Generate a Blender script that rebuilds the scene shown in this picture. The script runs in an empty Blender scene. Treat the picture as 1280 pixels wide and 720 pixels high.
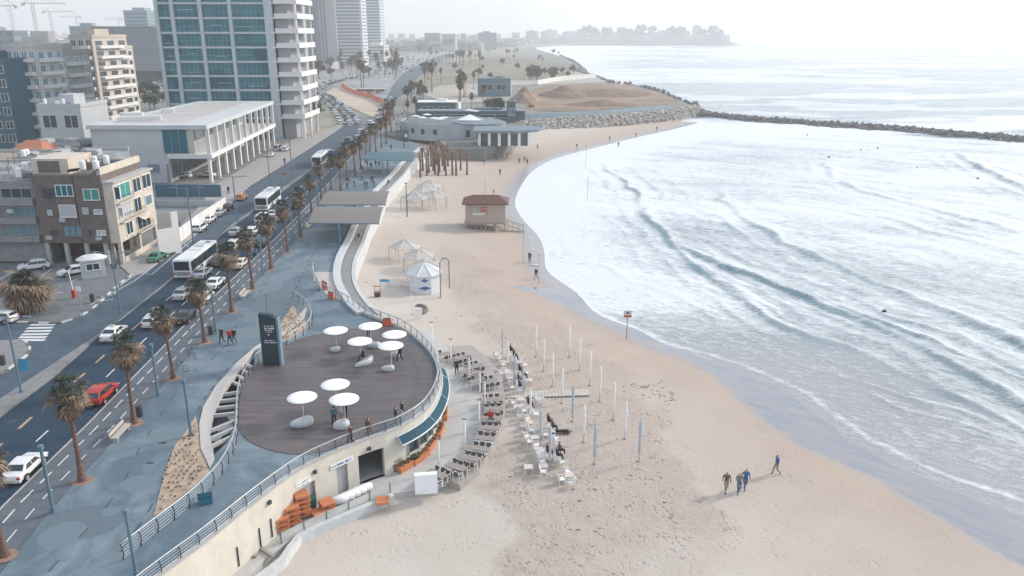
import bpy, math, random
import numpy as np
from mathutils import Vector, Matrix
from mathutils.geometry import tessellate_polygon
random.seed(7); np.random.seed(7)
sc = bpy.context.scene
COL = sc.collection
R = math.radians
F = 995.6; PITCH = math.radians(17.7); H = 31.0
CP, SP = math.cos(PITCH), math.sin(PITCH)

# ---------- survey helpers: a sight line met with a level plane gives a ground position ----------
def U(px, py, z=0.0):
    x = (px-640)/F; y = -(py-360)/F
    t = (z-H)/(-SP+y*CP)
    return (x*t, (CP+y*SP)*t)
def UL(pts, z=0.0): return [U(a, b, z) for a, b in pts]
def zat(Y, py):
    y = -(py-360)/F
    return H+(-SP+y*CP)*Y/(CP+y*SP)

# ---------- materials ----------
def lin(r, g, b):
    f = lambda c: (c/255/12.92) if c/255 <= .04045 else ((c/255+.055)/1.055)**2.4
    return (f(r), f(g), f(b))
MATS = {}
def mat(name, rgb, rough=.8, ns=None, amt=.15, bump=0, bs=None, metal=0, spec=.5, rgb2=None, stretch=None):
    if name in MATS: return MATS[name]
    m = bpy.data.materials.new(name); m.use_nodes = True
    nt = m.node_tree; N = nt.nodes; L = nt.links
    b = N['Principled BSDF']
    b.inputs['Roughness'].default_value = rough
    b.inputs['Metallic'].default_value = metal
    b.inputs['Specular IOR Level'].default_value = spec
    b.inputs['Base Color'].default_value = (*rgb, 1)
    if ns:
        tc = N.new('ShaderNodeTexCoord'); src = tc.outputs['Object']
        if stretch:
            mp = N.new('ShaderNodeMapping'); mp.inputs['Scale'].default_value = stretch
            L.new(src, mp.inputs['Vector']); src = mp.outputs['Vector']
        no = N.new('ShaderNodeTexNoise'); no.inputs['Scale'].default_value = ns; no.inputs['Detail'].default_value = 6
        no.inputs['Roughness'].default_value = .65
        L.new(src, no.inputs['Vector'])
        cr = N.new('ShaderNodeValToRGB')
        lo = rgb2 or tuple(c*(1-amt) for c in rgb); hi = rgb if rgb2 else tuple(min(.95, c*(1+amt)) for c in rgb)
        cr.color_ramp.elements[0].position = .35; cr.color_ramp.elements[1].position = .65
        cr.color_ramp.elements[0].color = (*lo, 1); cr.color_ramp.elements[1].color = (*hi, 1)
        L.new(no.outputs['Fac'], cr.inputs['Fac']); L.new(cr.outputs['Color'], b.inputs['Base Color'])
        if bump:
            n2 = N.new('ShaderNodeTexNoise'); n2.inputs['Scale'].default_value = bs or ns*4; n2.inputs['Detail'].default_value = 4
            L.new(src, n2.inputs['Vector'])
            bp = N.new('ShaderNodeBump'); bp.inputs['Strength'].default_value = bump; bp.inputs['Distance'].default_value = .1
            L.new(n2.outputs['Fac'], bp.inputs['Height']); L.new(bp.outputs['Normal'], b.inputs['Normal'])
    MATS[name] = m
    return m
def node(m, t): return m.node_tree.nodes.new(t)

# ---------- mesh builder ----------
class MB:
    def __init__(s): s.v = []; s.f = []; s.m = []; s.cur = 0
    def mi(s, i): s.cur = i; return s
    def add(s, vs, fs):
        o = len(s.v); s.v += [tuple(p) for p in vs]
        s.f += [tuple(i+o for i in f) for f in fs]; s.m += [s.cur]*len(fs); return s
    def box(s, c, d, rz=0, rx=0, taper=1):
        M = Matrix.Rotation(rz, 3, 'Z') @ Matrix.Rotation(rx, 3, 'X')
        vs = []
        for z in (-.5, .5):
            k = taper if z > 0 else 1
            for x, y in ((-.5, -.5), (.5, -.5), (.5, .5), (-.5, .5)):
                vs.append(Vector(c)+M @ Vector((x*d[0]*k, y*d[1]*k, z*d[2])))
        return s.add(vs, [(3, 2, 1, 0), (4, 5, 6, 7), (0, 1, 5, 4), (1, 2, 6, 5), (2, 3, 7, 6), (3, 0, 4, 7)])
    def tube(s, pts, r, n=6, caps=True):
        pts = [Vector(p) for p in pts]; rs = r if isinstance(r, (list, tuple)) else [r]*len(pts)
        vs = []
        for i, p in enumerate(pts):
            d = (pts[min(i+1, len(pts)-1)]-pts[max(i-1, 0)]).normalized()
            a = Vector((0, 0, 1)) if abs(d.z) < .9 else Vector((1, 0, 0))
            u = d.cross(a).normalized(); w = d.cross(u)
            for k in range(n):
                t = 2*math.pi*k/n; vs.append(p+(u*math.cos(t)+w*math.sin(t))*rs[i])
        fs = [(i*n+k, i*n+(k+1) % n, (i+1)*n+(k+1) % n, (i+1)*n+k) for i in range(len(pts)-1) for k in range(n)]
        if caps: fs += [tuple(range(n-1, -1, -1)), tuple(range((len(pts)-1)*n, len(pts)*n))]
        return s.add(vs, fs)
    def lathe(s, c, prof, n=16, sx=1, sy=1, rz=0):
        vs = []
        for r, z in prof:
            for k in range(n):
                t = 2*math.pi*k/n; x = r*math.cos(t)*sx; y = r*math.sin(t)*sy
                vs.append((c[0]+x*math.cos(rz)-y*math.sin(rz), c[1]+x*math.sin(rz)+y*math.cos(rz), c[2]+z))
        m = len(prof)
        fs = [(i*n+k, i*n+(k+1) % n, (i+1)*n+(k+1) % n, (i+1)*n+k) for i in range(m-1) for k in range(n)]
        fs += [tuple(range(n-1, -1, -1)), tuple(range((m-1)*n, m*n))]
        return s.add(vs, fs)
    def poly(s, pts, z): # flat sheet from an outline
        tri = tessellate_polygon([[Vector((*p, 0)) for p in pts]])
        out = []
        for t in tri:
            a, b, c = (pts[i] for i in t)
            cr = (b[0]-a[0])*(c[1]-a[1])-(b[1]-a[1])*(c[0]-a[0])
            out.append(t if cr > 0 else t[::-1])
        return s.add([(*p, z) for p in pts], out)
    def prism(s, pts, z0, z1, holes=()):
        loops = [list(pts)]+[list(h) for h in holes]
        flat = [p for l in loops for p in l]
        tri = tessellate_polygon([[Vector((*p, 0)) for p in l] for l in loops])
        top = []; n = len(flat)
        for t in tri:
            a, b, c = (flat[i] for i in t)
            cr = (b[0]-a[0])*(c[1]-a[1])-(b[1]-a[1])*(c[0]-a[0])
            top.append(tuple(t) if cr > 0 else tuple(t[::-1]))
        fs = [tuple(i+n for i in t) for t in top]+[t[::-1] for t in top]
        o = 0
        for li, l in enumerate(loops):
            m = len(l); A = sum(l[i][0]*l[(i+1) % m][1]-l[(i+1) % m][0]*l[i][1] for i in range(m))
            ccw = (A > 0) == (li == 0)
            for i in range(m):
                a, b = o+i, o+(i+1) % m
                fs.append((a, b, b+n, a+n) if ccw else (b, a, a+n, b+n))
            o += m
        return s.add([(*p, z0) for p in flat]+[(*p, z1) for p in flat], fs)
    def build(s, name, mats, parent=None, smooth=False):
        me = bpy.data.meshes.new(name); me.from_pydata(s.v, [], s.f)
        if not isinstance(mats, (list, tuple)): mats = [mats]
        for m in mats: me.materials.append(m)
        if len(mats) > 1: me.polygons.foreach_set('material_index', s.m)
        if smooth: me.polygons.foreach_set('use_smooth', [True]*len(s.f))
        me.update()
        o = bpy.data.objects.new(name, me); COL.objects.link(o)
        if parent: o.parent = parent
        return o

def tag(o, label, cat, group=None):
    o['label'] = label; o['category'] = cat
    if group: o['group'] = group
    return o
def struct(o, kind='structure'): o['kind'] = kind; return o
def thing(name, label, cat, loc=(0, 0, 0), rz=0, group=None):
    o = bpy.data.objects.new(name, None); COL.objects.link(o); o.empty_display_size = .2
    o.location = loc; o.rotation_euler = (0, 0, rz); return tag(o, label, cat, group)
def dup(root, loc, rz=0, label=None, group=None, scale=None):
    r = root.copy(); COL.objects.link(r); r.location = loc; r.rotation_euler = (0, 0, rz)
    if scale: r.scale = (scale,)*3 if isinstance(scale, (int, float)) else scale
    if label: r['label'] = label
    if group: r['group'] = group
    for ch in list(root.children):
        c = ch.copy(); COL.objects.link(c); c.parent = r
        for g in ch.children:
            d = g.copy(); COL.objects.link(d); d.parent = c
    return r
class Kit:  # builds a thing once, later calls copy it
    def __init__(s, maker): s.maker = maker; s.first = None
    def put(s, loc, rz=0, label=None, group=None, scale=None):
        if s.first is None:
            s.first = s.maker(); o = s.first
            s.proto = o
            o.location = loc; o.rotation_euler = (0, 0, rz)
            if scale: o.scale = (scale,)*3 if isinstance(scale, (int, float)) else scale
            if label: o['label'] = label
            if group: o['group'] = group
            return o
        sc_ = scale or 1
        o = dup(s.proto, loc, rz, label, group, sc_)
        return o

def smooth_line(pts, step=1.0):
    P = [np.array(p, float) for p in pts]; P = [2*P[0]-P[1]]+P+[2*P[-1]-P[-2]]
    out = []
    for i in range(1, len(P)-2):
        a, b, c, d = P[i-1], P[i], P[i+1], P[i+2]
        n = max(1, int(np.linalg.norm(c-b)/step))
        for k in range(n):
            t = k/n
            out.append(tuple(.5*((2*b)+(c-a)*t+(2*a-5*b+4*c-d)*t*t+(3*b-a-3*c+d)*t**3)))
    out.append(tuple(P[-2])); return out
def offset_line(l, d): # positive = to the right of travel
    out = []
    for i, p in enumerate(l):
        a = np.array(l[max(i-1, 0)]); b = np.array(l[min(i+1, len(l)-1)])
        t = (b-a)/max(1e-6, np.linalg.norm(b-a)); out.append((p[0]+t[1]*d, p[1]-t[0]*d))
    return out
def resample(l, step):
    l = np.array(l, float); seg = np.linalg.norm(np.diff(l, axis=0), axis=1); s = np.concatenate([[0], np.cumsum(seg)])
    n = max(1, round(s[-1]/step)); q = np.linspace(0, s[-1], n+1)
    return [tuple(np.interp(t, s, l[:, k]) for k in range(l.shape[1])) for t in q]
def dist_line(X, Y, line):
    """distance of points to a polyline, and signed side (left of travel positive)"""
    best = np.full(X.shape, 1e9); side = np.zeros(X.shape); al = np.zeros(X.shape); acc = 0
    for (ax, ay), (bx, by) in zip(line[:-1], line[1:]):
        dx, dy = bx-ax, by-ay; L2 = dx*dx+dy*dy
        if L2 < 1e-9: continue
        t = np.clip(((X-ax)*dx+(Y-ay)*dy)/L2, 0, 1)
        d = np.hypot(X-ax-t*dx, Y-ay-t*dy); m = d < best
        sg = np.sign(dx*(Y-ay)-dy*(X-ax)); L = math.sqrt(L2)
        best = np.where(m, d, best); side = np.where(m, sg, side); al = np.where(m, acc+t*L, al); acc += L
    return best, side, al
def sstep(a, b, x): t = np.clip((x-a)/(b-a), 0, 1); return t*t*(3-2*t)
def grid_obj(name, X, Y, Z, mats, attrs=None, keep=None):
    ny, nx = X.shape
    me = bpy.data.meshes.new(name); nv = nx*ny
    me.vertices.add(nv); co = np.stack([X, Y, Z], -1).reshape(-1).astype(np.float32); me.vertices.foreach_set('co', co)
    i = np.arange(nv).reshape(ny, nx)
    q = np.stack([i[:-1, :-1], i[:-1, 1:], i[1:, 1:], i[1:, :-1]], -1).reshape(-1, 4)
    if keep is not None: q = q[keep.reshape(-1)]
    nf = len(q); me.loops.add(nf*4); me.loops.foreach_set('vertex_index', q.reshape(-1).astype(np.int32))
    me.polygons.add(nf); me.polygons.foreach_set('loop_start', np.arange(0, nf*4, 4, dtype=np.int32))
    me.polygons.foreach_set('use_smooth', np.ones(nf, bool))
    me.update(calc_edges=True); me.validate()
    for k, a in (attrs or {}).items():
        at = me.attributes.new(k, 'FLOAT', 'POINT'); at.data.foreach_set('value', a.reshape(-1).astype(np.float32))
    me.materials.append(mats); o = bpy.data.objects.new(name, me); COL.objects.link(o); return o
def fbm(X, Y, sc_, seed=0, octv=4):
    rng = np.random.RandomState(seed); out = np.zeros(X.shape); amp = 1; tot = 0
    for o in range(octv):
        T = rng.rand(256, 256); x = X/sc_*2**o+rng.rand()*99; y = Y/sc_*2**o+rng.rand()*99
        xi = np.floor(x).astype(int); yi = np.floor(y).astype(int); fx = x-xi; fy = y-yi
        fx = fx*fx*(3-2*fx); fy = fy*fy*(3-2*fy); g = lambda a, b: T[a % 256, b % 256]
        v = (g(xi, yi)*(1-fx)+g(xi+1, yi)*fx)*(1-fy)+(g(xi, yi+1)*(1-fx)+g(xi+1, yi+1)*fx)*fy
        out += v*amp; tot += amp; amp *= .5
    return out/tot
# ================= camera, world, light =================
cam = bpy.data.cameras.new('camera'); co = bpy.data.objects.new('camera', cam); COL.objects.link(co)
co.location = (0, 0, H); co.rotation_euler = (R(90)-PITCH, 0, 0)
cam.sensor_width = 36; cam.lens = 36*F/1280; cam.clip_end = 60000; cam.clip_start = .5; sc.camera = co
W_ = bpy.data.worlds.new('World'); sc.world = W_; W_.use_nodes = True
nt = W_.node_tree; N = nt.nodes; L = nt.links
bg = N['Background']; sky = N.new('ShaderNodeTexSky'); sky.sky_type = 'NISHITA'; sky.sun_disc = False
SUN_EL, SUN_AZ = 27.0, 62.0     # azimuth measured from +Y towards +X
sky.sun_elevation = R(SUN_EL); sky.sun_rotation = R(SUN_AZ); sky.altitude = 0; sky.air_density = 1.3; sky.dust_density = 2.0; sky.ozone_density = 1.5
mx = N.new('ShaderNodeMix'); mx.data_type = 'RGBA'; mx.inputs[0].default_value = .5
L.new(sky.outputs[0], mx.inputs[6]); mx.inputs[7].default_value = (8.3, 9.0, 9.9, 1)   # thin bright overcast veil
L.new(mx.outputs[2], bg.inputs['Color']); bg.inputs['Strength'].default_value = .1
sl = bpy.data.lights.new('sun', 'SUN'); sl.energy = 2.2; sl.angle = R(9); sl.color = (1, .91, .82)
so = bpy.data.objects.new('sun', sl); COL.objects.link(so)
d = Vector((math.sin(R(SUN_AZ))*math.cos(R(SUN_EL)), math.cos(R(SUN_AZ))*math.cos(R(SUN_EL)), math.sin(R(SUN_EL))))
so.rotation_euler = d.to_track_quat('Z', 'Y').to_euler(); so.location = (60, 40, 120)
vs = sc.view_settings; vs.view_transform = 'Standard'; vs.look = 'None'; vs.gamma = 1; vs.exposure = .66
sc.cycles.max_bounces = 6; sc.cycles.volume_bounces = 1; sc.cycles.transparent_max_bounces = 12
sc.cycles.use_denoising = True
try: sc.cycles.denoiser = 'OPENIMAGEDENOISE'
except Exception: pass

# haze
hm = bpy.data.materials.new('haze_air'); hm.use_nodes = True; n_ = hm.node_tree.nodes; n_.remove(n_['Principled BSDF'])
pv = n_.new('ShaderNodeVolumePrincipled'); pv.inputs['Density'].default_value = .00036; pv.inputs['Color'].default_value = (.95, .975, 1, 1)
pv.inputs['Anisotropy'].default_value = .2
hm.node_tree.links.new(pv.outputs[0], n_['Material Output'].inputs['Volume'])
mb = MB(); mb.box((0, 9000, 77), (30000, 24000, 186)); struct(mb.build('haze', hm), 'stuff')

# ================= key lines (world metres) =================
SEA = -5.0
# foam edge of the sea, from the near right corner round the bay to the breakwater
WL = UL([(1700, 800), (1500, 705), (1350, 648), (1280, 626), (1221, 607), (1171, 590), (1132, 572), (1110, 559), (1086, 549), (1057, 526), (1034, 513), (1010, 492),
         (985, 481), (952, 466), (925, 455), (895, 446), (862, 437), (830, 428), (797, 411), (765, 400), (742, 388), (722, 366), (700, 351), (684, 336), (681, 312), (672, 293), (655, 275), (645, 256),
         (650, 236), (666, 214), (690, 200), (720, 191), (760, 181), (800, 171), (845, 161), (878, 152)], SEA)
WL = smooth_line(WL, 2.0)
# edge of the wet sand
WET = smooth_line(UL([(1700, 890), (1450, 770), (1280, 705), (1230, 676), (1188, 650), (1148, 626), (1106, 599), (1057, 578), (1017, 560), (968, 530), (932, 500), (905, 474), (862, 450), (828, 434), (795, 416), (762, 404)], SEA), 2.0)
# seawall edge of the promenade
E1 = smooth_line(UL([(40, 860), (120, 790), (208, 720), (264, 678), (320, 632), (377, 590), (419, 569), (460, 552), (497, 540), (530, 520), (546, 498), (552, 475), (549, 455), (540, 440), (525, 425), (505, 411), (480, 401), (457, 392)]), 1.0)
E2 = smooth_line(UL([(457, 392), (445, 382), (434, 367), (427, 352), (426, 336), (430, 320), (439, 302), (448, 281), (460, 262), (472, 240), (487, 225), (505, 205), (522, 190), (530, 184)]), 1.5)
E3 = UL([(560, 186), (605, 185), (640, 176), (652, 160), (658, 151), (700, 148), (740, 145), (790, 142), (840, 137), (868, 133), (850, 125), (818, 113), (790, 106), (757, 103), (745, 96), (722, 90), (726, 84), (716, 77), (700, 70), (672, 62)])
E3 += [(60, 2300), (200, 2750), (560, 3000), (900, 3400)]
EDGE = E1+E2[1:]+E3
def edge_x(y): return float(np.interp(y, [p[1] for p in E1[:1]+E2[1:]], [p[0] for p in E1[:1]+E2[1:]]))

def plateau(X, Y):
    t = sstep(76, 100, Y-0.35*X)
    p = -3.6+t*2.7+.65*sstep(185, 225, Y)
    return p
def beach_h(X, Y):
    d, s, _ = dist_line(X, Y, WL)
    inland = np.where(s > 0, d, -d)
    pl = plateau(X, Y)
    slope = np.where(Y > 110, .075, np.interp(Y, [40, 75, 110], [.022, .04, .075]))
    up = SEA+np.maximum(inland, 0)*slope
    k = .6; h = -np.logaddexp(-up/k, -pl/k)*k
    return np.where(inland > 0, np.maximum(h, SEA-.0) , SEA+np.maximum(inland, -60)*.03), inland
def GH(x, y):
    a, _ = beach_h(np.array([[x]]), np.array([[y]])); return float(a[0, 0])
def inside(x, y, poly):
    c = False; n = len(poly)
    for i in range(n):
        x1, y1 = poly[i]; x2, y2 = poly[i-1]
        if (y1 > y) != (y2 > y) and x < (x2-x1)*(y-y1)/(y2-y1)+x1: c = not c
    return c
LAND = EDGE+[(900, 30000), (-9000, 30000), (-9000, -60), (EDGE[0][0], -60)]
def G(px, py):
    """point of the ground seen along a sight line"""
    x, y = U(px, py, 0)
    if inside(x, y, LAND): return (x, y, 0.0)
    zlo, zhi = SEA, 0.0
    for _ in range(24):
        zm = (zlo+zhi)/2; x, y = U(px, py, zm)
        if GH(x, y) > zm: zlo = zm
        else: zhi = zm
    x, y = U(px, py, zlo); return (x, y, zlo)

# ================= beach =================
xs = np.arange(-34, 130, .6); ys = np.arange(8, 345, .6); X, Y = np.meshgrid(xs, ys)
h, inl = beach_h(X, Y)
rough = fbm(X, Y, 3.0, 3)*.10+fbm(X, Y, 14, 4)*.25-.17
dry = sstep(3, 12, inl)
# slope the sand up into a low bank by the cafe service yard
h = h+rough*dry
dw, sw, _ = dist_line(X, Y, WET)
wet = sstep(-1.5, -.3, np.where(sw > 0, -dw, dw))
wet = np.where(Y > 112, 0, wet)
wet = np.maximum(wet, sstep(5, 1.5, inl)*(Y > 75)*.8)
d_damp = np.minimum(np.where(sw > 0, dw, 0), inl)
damp = sstep(30, 4, np.where(inl < 0, 0, np.minimum(inl, 40)))
# trampled zone: the band between smooth raked sand and damp sand
TRP = [G(*p)[:2] for p in ((548, 300), (600, 318), (655, 372), (700, 410), (770, 458), (830, 515), (860, 580), (890, 640), (905, 740), (900, 860), (600, 860), (618, 720), (612, 650), (600, 604), (632, 570), (640, 500), (634, 450), (610, 420), (575, 395), (560, 360), (552, 330))]
dp, _, _ = dist_line(X, Y, TRP+[TRP[0]])
ins = np.zeros(X.shape, bool); n = len(TRP)
for i in range(n):
    x1, y1 = TRP[i]; x2, y2 = TRP[i-1]
    if y1 != y2: ins ^= ((y1 > Y) != (y2 > Y)) & (X < (x2-x1)*(Y-y1)/(y2-y1)+x1)
sd = np.where(ins, dp, -dp)+(fbm(X, Y, 6, 9, 4)-.5)*7
tr = sstep(-.8, 1.2, sd)*(.45+.55*sstep(.3, .6, fbm(X, Y, 11, 19, 3)))+.12+.2*sstep(.45, .6, fbm(X, Y, 17, 23, 3))
sand = bpy.data.materials.new('beach_sand'); sand.use_nodes = True
N = sand.node_tree.nodes; L = sand.node_tree.links; b = N['Principled BSDF']
tc = N.new('ShaderNodeTexCoord')
def at(n): a = N.new('ShaderNodeAttribute'); a.attribute_name = n; return a.outputs['Fac']
def rgbmix(fac, a, b_):
    m = N.new('ShaderNodeMix'); m.data_type = 'RGBA'
    if hasattr(fac, 'links'): L.new(fac, m.inputs[0])
    else: m.inputs[0].default_value = fac
    for s_, i in ((a, 6), (b_, 7)):
        if hasattr(s_, 'links'): L.new(s_, m.inputs[i])
        else: m.inputs[i].default_value = (*s_, 1)
    return m.outputs[2]
def noise(scale, detail=5, rough_=.6, stretch=None, rot=0, dist=0):
    n = N.new('ShaderNodeTexNoise'); n.inputs['Scale'].default_value = scale; n.inputs['Detail'].default_value = detail; n.inputs['Roughness'].default_value = rough_
    n.inputs['Distortion'].default_value = dist
    src = tc.outputs['Object']
    if stretch or rot:
        m0 = N.new('ShaderNodeMapping'); m0.inputs['Rotation'].default_value = (0, 0, rot); L.new(src, m0.inputs['Vector'])
        m1 = N.new('ShaderNodeMapping'); m1.inputs['Scale'].default_value = stretch or (1, 1, 1); L.new(m0.outputs[0], m1.inputs['Vector']); src = m1.outputs[0]
    L.new(src, n.inputs['Vector']); return n.outputs['Fac']
def mrange(v, a, b_, c=0, d_=1):
    m = N.new('ShaderNodeMapRange'); L.new(v, m.inputs[0]); m.inputs[1].default_value = a; m.inputs[2].default_value = b_; m.inputs[3].default_value = c; m.inputs[4].default_value = d_; return m.outputs[0]
def math2(op, a, b_):
    m = N.new('ShaderNodeMath'); m.operation = op
    for i, v in enumerate((a, b_)):
        if hasattr(v, 'links'): L.new(v, m.inputs[i])
        else: m.inputs[i].default_value = v
    return m.outputs[0]
base = rgbmix(mrange(noise(.12), .35, .65), (.49, .44, .39), (.55, .50, .45))
vo = N.new('ShaderNodeTexVoronoi'); vo.inputs['Scale'].default_value = 1.15; L.new(tc.outputs['Object'], vo.inputs['Vector'])
v2 = N.new('ShaderNodeTexVoronoi'); v2.inputs['Scale'].default_value = 2.6; L.new(tc.outputs['Object'], v2.inputs['Vector'])
clump = mrange(noise(.45, 5, .7), .44, .62)
pit = math2('MULTIPLY', math2('MAXIMUM', mrange(vo.outputs['Distance'], .30, .12), mrange(v2.outputs['Distance'], .34, .12)), clump)
tramp = rgbmix(math2('MULTIPLY', pit, .8), rgbmix(mrange(noise(.8, 6, .75), .35, .7), (.41, .35, .30), (.48, .42, .37)), (.30, .25, .215))
c_ = rgbmix(math2('MULTIPLY', at('tramp'), .85), base, tramp)
c_ = rgbmix(math2('MULTIPLY', at('damp'), .95), c_, rgbmix(mrange(noise(.25), .3, .7), (.39, .315, .26), (.435, .355, .295)))
wet_sky = rgbmix(mrange(noise(.22, 5, .6, (1, 5, 1), .75), .38, .66), (.23, .25, .30), (.33, .305, .295))  # wet sand tone, with the blue sky reflection painted into the colour
c_ = rgbmix(at('wet'), c_, wet_sky)
L.new(c_, b.inputs['Base Color'])
L.new(mrange(at('wet'), 0, 1, .9, .10), b.inputs['Roughness'])
bp = N.new('ShaderNodeBump'); bp.inputs['Distance'].default_value = .12
L.new(math2('MULTIPLY', math2('SUBTRACT', noise(1.7, 6, .75), math2('MULTIPLY', pit, .8)), math2('ADD', math2('MULTIPLY', at('tramp'), 1.1), .12)), bp.inputs['Height'])
L.new(mrange(at('wet'), 0, 1, .9, .03), bp.inputs['Strength']); L.new(bp.outputs[0], b.inputs['Normal'])
bo = grid_obj('beach', X, Y, h, sand, {'wet': wet, 'damp': damp, 'tramp': tr}); struct(bo)

_h, _x0, _y0 = h, xs[0], ys[0]
def GH(x, y):
    fx = min(max((x-_x0)/.6, 0), _h.shape[1]-1.001); fy = min(max((y-_y0)/.6, 0), _h.shape[0]-1.001); i, j = int(fx), int(fy); fx -= i; fy -= j
    return float((_h[j, i]*(1-fx)+_h[j, i+1]*fx)*(1-fy)+(_h[j+1, i]*(1-fx)+_h[j+1, i+1]*fx)*fy)

# ================= sea =================
rows = [18.0]
while rows[-1] < 26000: rows.append(rows[-1]*(1.004 if rows[-1] < 250 else 1.0125))
rows = np.array(rows); us = np.linspace(-.35, 1.25, 560)
UU, YY = np.meshgrid(us, rows); XX = UU*np.maximum(YY, 60)+0*YY
d, s, _ = dist_line(XX[(YY < 700).all(axis=1)], YY[(YY < 700).all(axis=1)], WL)
off = np.full(XX.shape, 400.0); k = d.shape[0]; off[:k] = np.where(s > 0, -d, d)   # distance out from the foam edge
Z = np.full(XX.shape, SEA); foam = np.zeros(XX.shape); teal = np.zeros(XX.shape)
def z6(l): return UL([(640+a/2, 160+b_/2) for a, b_ in l], SEA)
crest = [ # (line, height, width in front, width behind, foam, teal)
 (z6([(205, 80), (260, 112), (300, 145), (320, 185), (350, 230), (420, 290), (520, 345), (640, 385), (760, 430), (850, 480), (1000, 540), (1120, 600), (1280, 690), (1500, 800)]), .75, 2.6, 6, .8, 1.0),
 (z6([(300, 190), (360, 245), (400, 280), (450, 340), (520, 390), (600, 440), (700, 500), (850, 560), (1000, 620), (1150, 690), (1400, 820)]), .42, 2.2, 4, .7, .85),
 (z6([(520, 150), (540, 185), (600, 235), (700, 290), (850, 365), (950, 405), (1050, 450), (1150, 490), (1280, 550), (1500, 650)]), .85, 3.2, 8, .9, .8),
 (z6([(790, 80), (810, 120), (880, 160), (1000, 190), (1100, 215), (1280, 268)]), .6, 3.5, 8, .8, .5),
 (z6([(880, 200), (1000, 245), (1150, 290), (1280, 320), (1500, 390)]), .7, 3.5, 8, .8, .55),
 (z6([(1110, 60), (1180, 100), (1280, 150), (1450, 220)]), .9, 4, 9, .8, .8),
 (z6([(700, 392), (800, 440), (900, 490), (1040, 535), (1180, 590), (1350, 660)]), .35, 1.6, 3.4, 1.1, .7),
 (z6([(190, 335), (250, 352), (300, 385), (420, 425), (560, 500)]), .16, 1, 2, .6, .35),
 (z6([(460, 340), (560, 410), (640, 450), (760, 510)]), .2, 1.2, 2.5, .5, .6),
 (UL([(1060, 488), (1102, 500), (1142, 513), (1188, 528), (1230, 541), (1280, 559), (1400, 600)], SEA), .2, 1.0, 2.2, 1.1, .35),
 (UL([(1090, 541), (1135, 552), (1175, 566), (1221, 579), (1280, 595), (1400, 632)], SEA), .12, .8, 2.0, 1.0, .2),
 (UL([(985, 452), (1050, 474), (1120, 493), (1195, 515), (1280, 548)], SEA), .2, 1.1, 2.4, 1.1, .4),
]
near = (YY < 420).all(axis=1); kn = int(near.sum()); Xn, Yn = XX[:kn], YY[:kn]
wob = (fbm(Xn, Yn, 9, 21, 3)-.5)*3.2
for ln, hh, wf, wb, fo, te in crest:
    ln = smooth_line(ln, 2.5)
    dd, ss, al = dist_line(Xn, Yn, ln)
    L_ = sum(math.dist(a, b_) for a, b_ in zip(ln[:-1], ln[1:]))
    vary = fbm(Xn, Yn, 14, int(hh*100), 3)
    fade = sstep(0, .15*L_, al)*sstep(L_, .93*L_, al)*np.clip(.2+1.6*(vary-.15), 0, 1.3)*(dd < 34)
    # a train of ridges: the main breaker and weaker lines before and behind it
    for k, (o_, g) in enumerate(((0, 1), (-4.5*hh**.5-1, .35), (5.5*hh**.5+1, .30), (-9*hh**.5-2, .2), (11*hh**.5+2, .2))):
        q = dd*ss-o_+wob*(.35+hh)+(fbm(Xn, Yn, 5, 60+k, 3)-.5)*1.6
        w_f, w_b = wf*.40, wb*.5
        Z[:kn] += g*hh*fade*.85*np.where(q > 0, np.exp(-(q/w_b)**2), np.exp(-(q/w_f)**2))
        teal[:kn] += .85*g*te*fade*np.exp(-((q+w_f*.8)/(w_f*.75))**2)
        foam[:kn] += .55*g*fo*fade*np.exp(-((q-w_f*.25)/(w_f*.38))**2)
# swell and chop outside
ang = R(28); A = XX*math.cos(ang)+YY*math.sin(ang)
sw_ = fbm(A/3.2, (-XX*math.sin(ang)+YY*math.cos(ang)), 9, 31, 4)-.5
sw2 = fbm(XX/3.5, YY, 26, 35, 3)-.5
outer = sstep(352, 376, YY+.44*XX)*sstep(.05, .2, UU)
A2 = XX*math.cos(R(-38))+YY*math.sin(R(-38)); B2 = -XX*math.sin(R(-38))+YY*math.cos(R(-38))
chop = fbm(A2/3.0, B2, 2.6, 51, 3)-.5; chop2 = fbm(A2/4.5, B2, 7, 53, 3)-.5
Z += sw_*(.3+.5*outer)*sstep(1, 14, off)+sw2*1.1*outer+(chop*.32+chop2*.6)*sstep(4, 26, off)*sstep(700, 300, YY)
foam += chop2*.38*sstep(4, 26, off)
Z = np.where(off < 14, SEA+.012+(Z-SEA)*sstep(-1, 14, off), Z)
bay = 1-outer
mid = fbm(XX/2.2, YY, 20, 41, 4); mid2 = fbm(XX/3.5, YY, 75, 44, 4)
foam += bay*(.84+.6*(mid-.5)+.25*(mid2-.5))+outer*(-.02+.75*sstep(.45, .68, mid)+.75*sstep(.46, .62, mid2))
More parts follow.
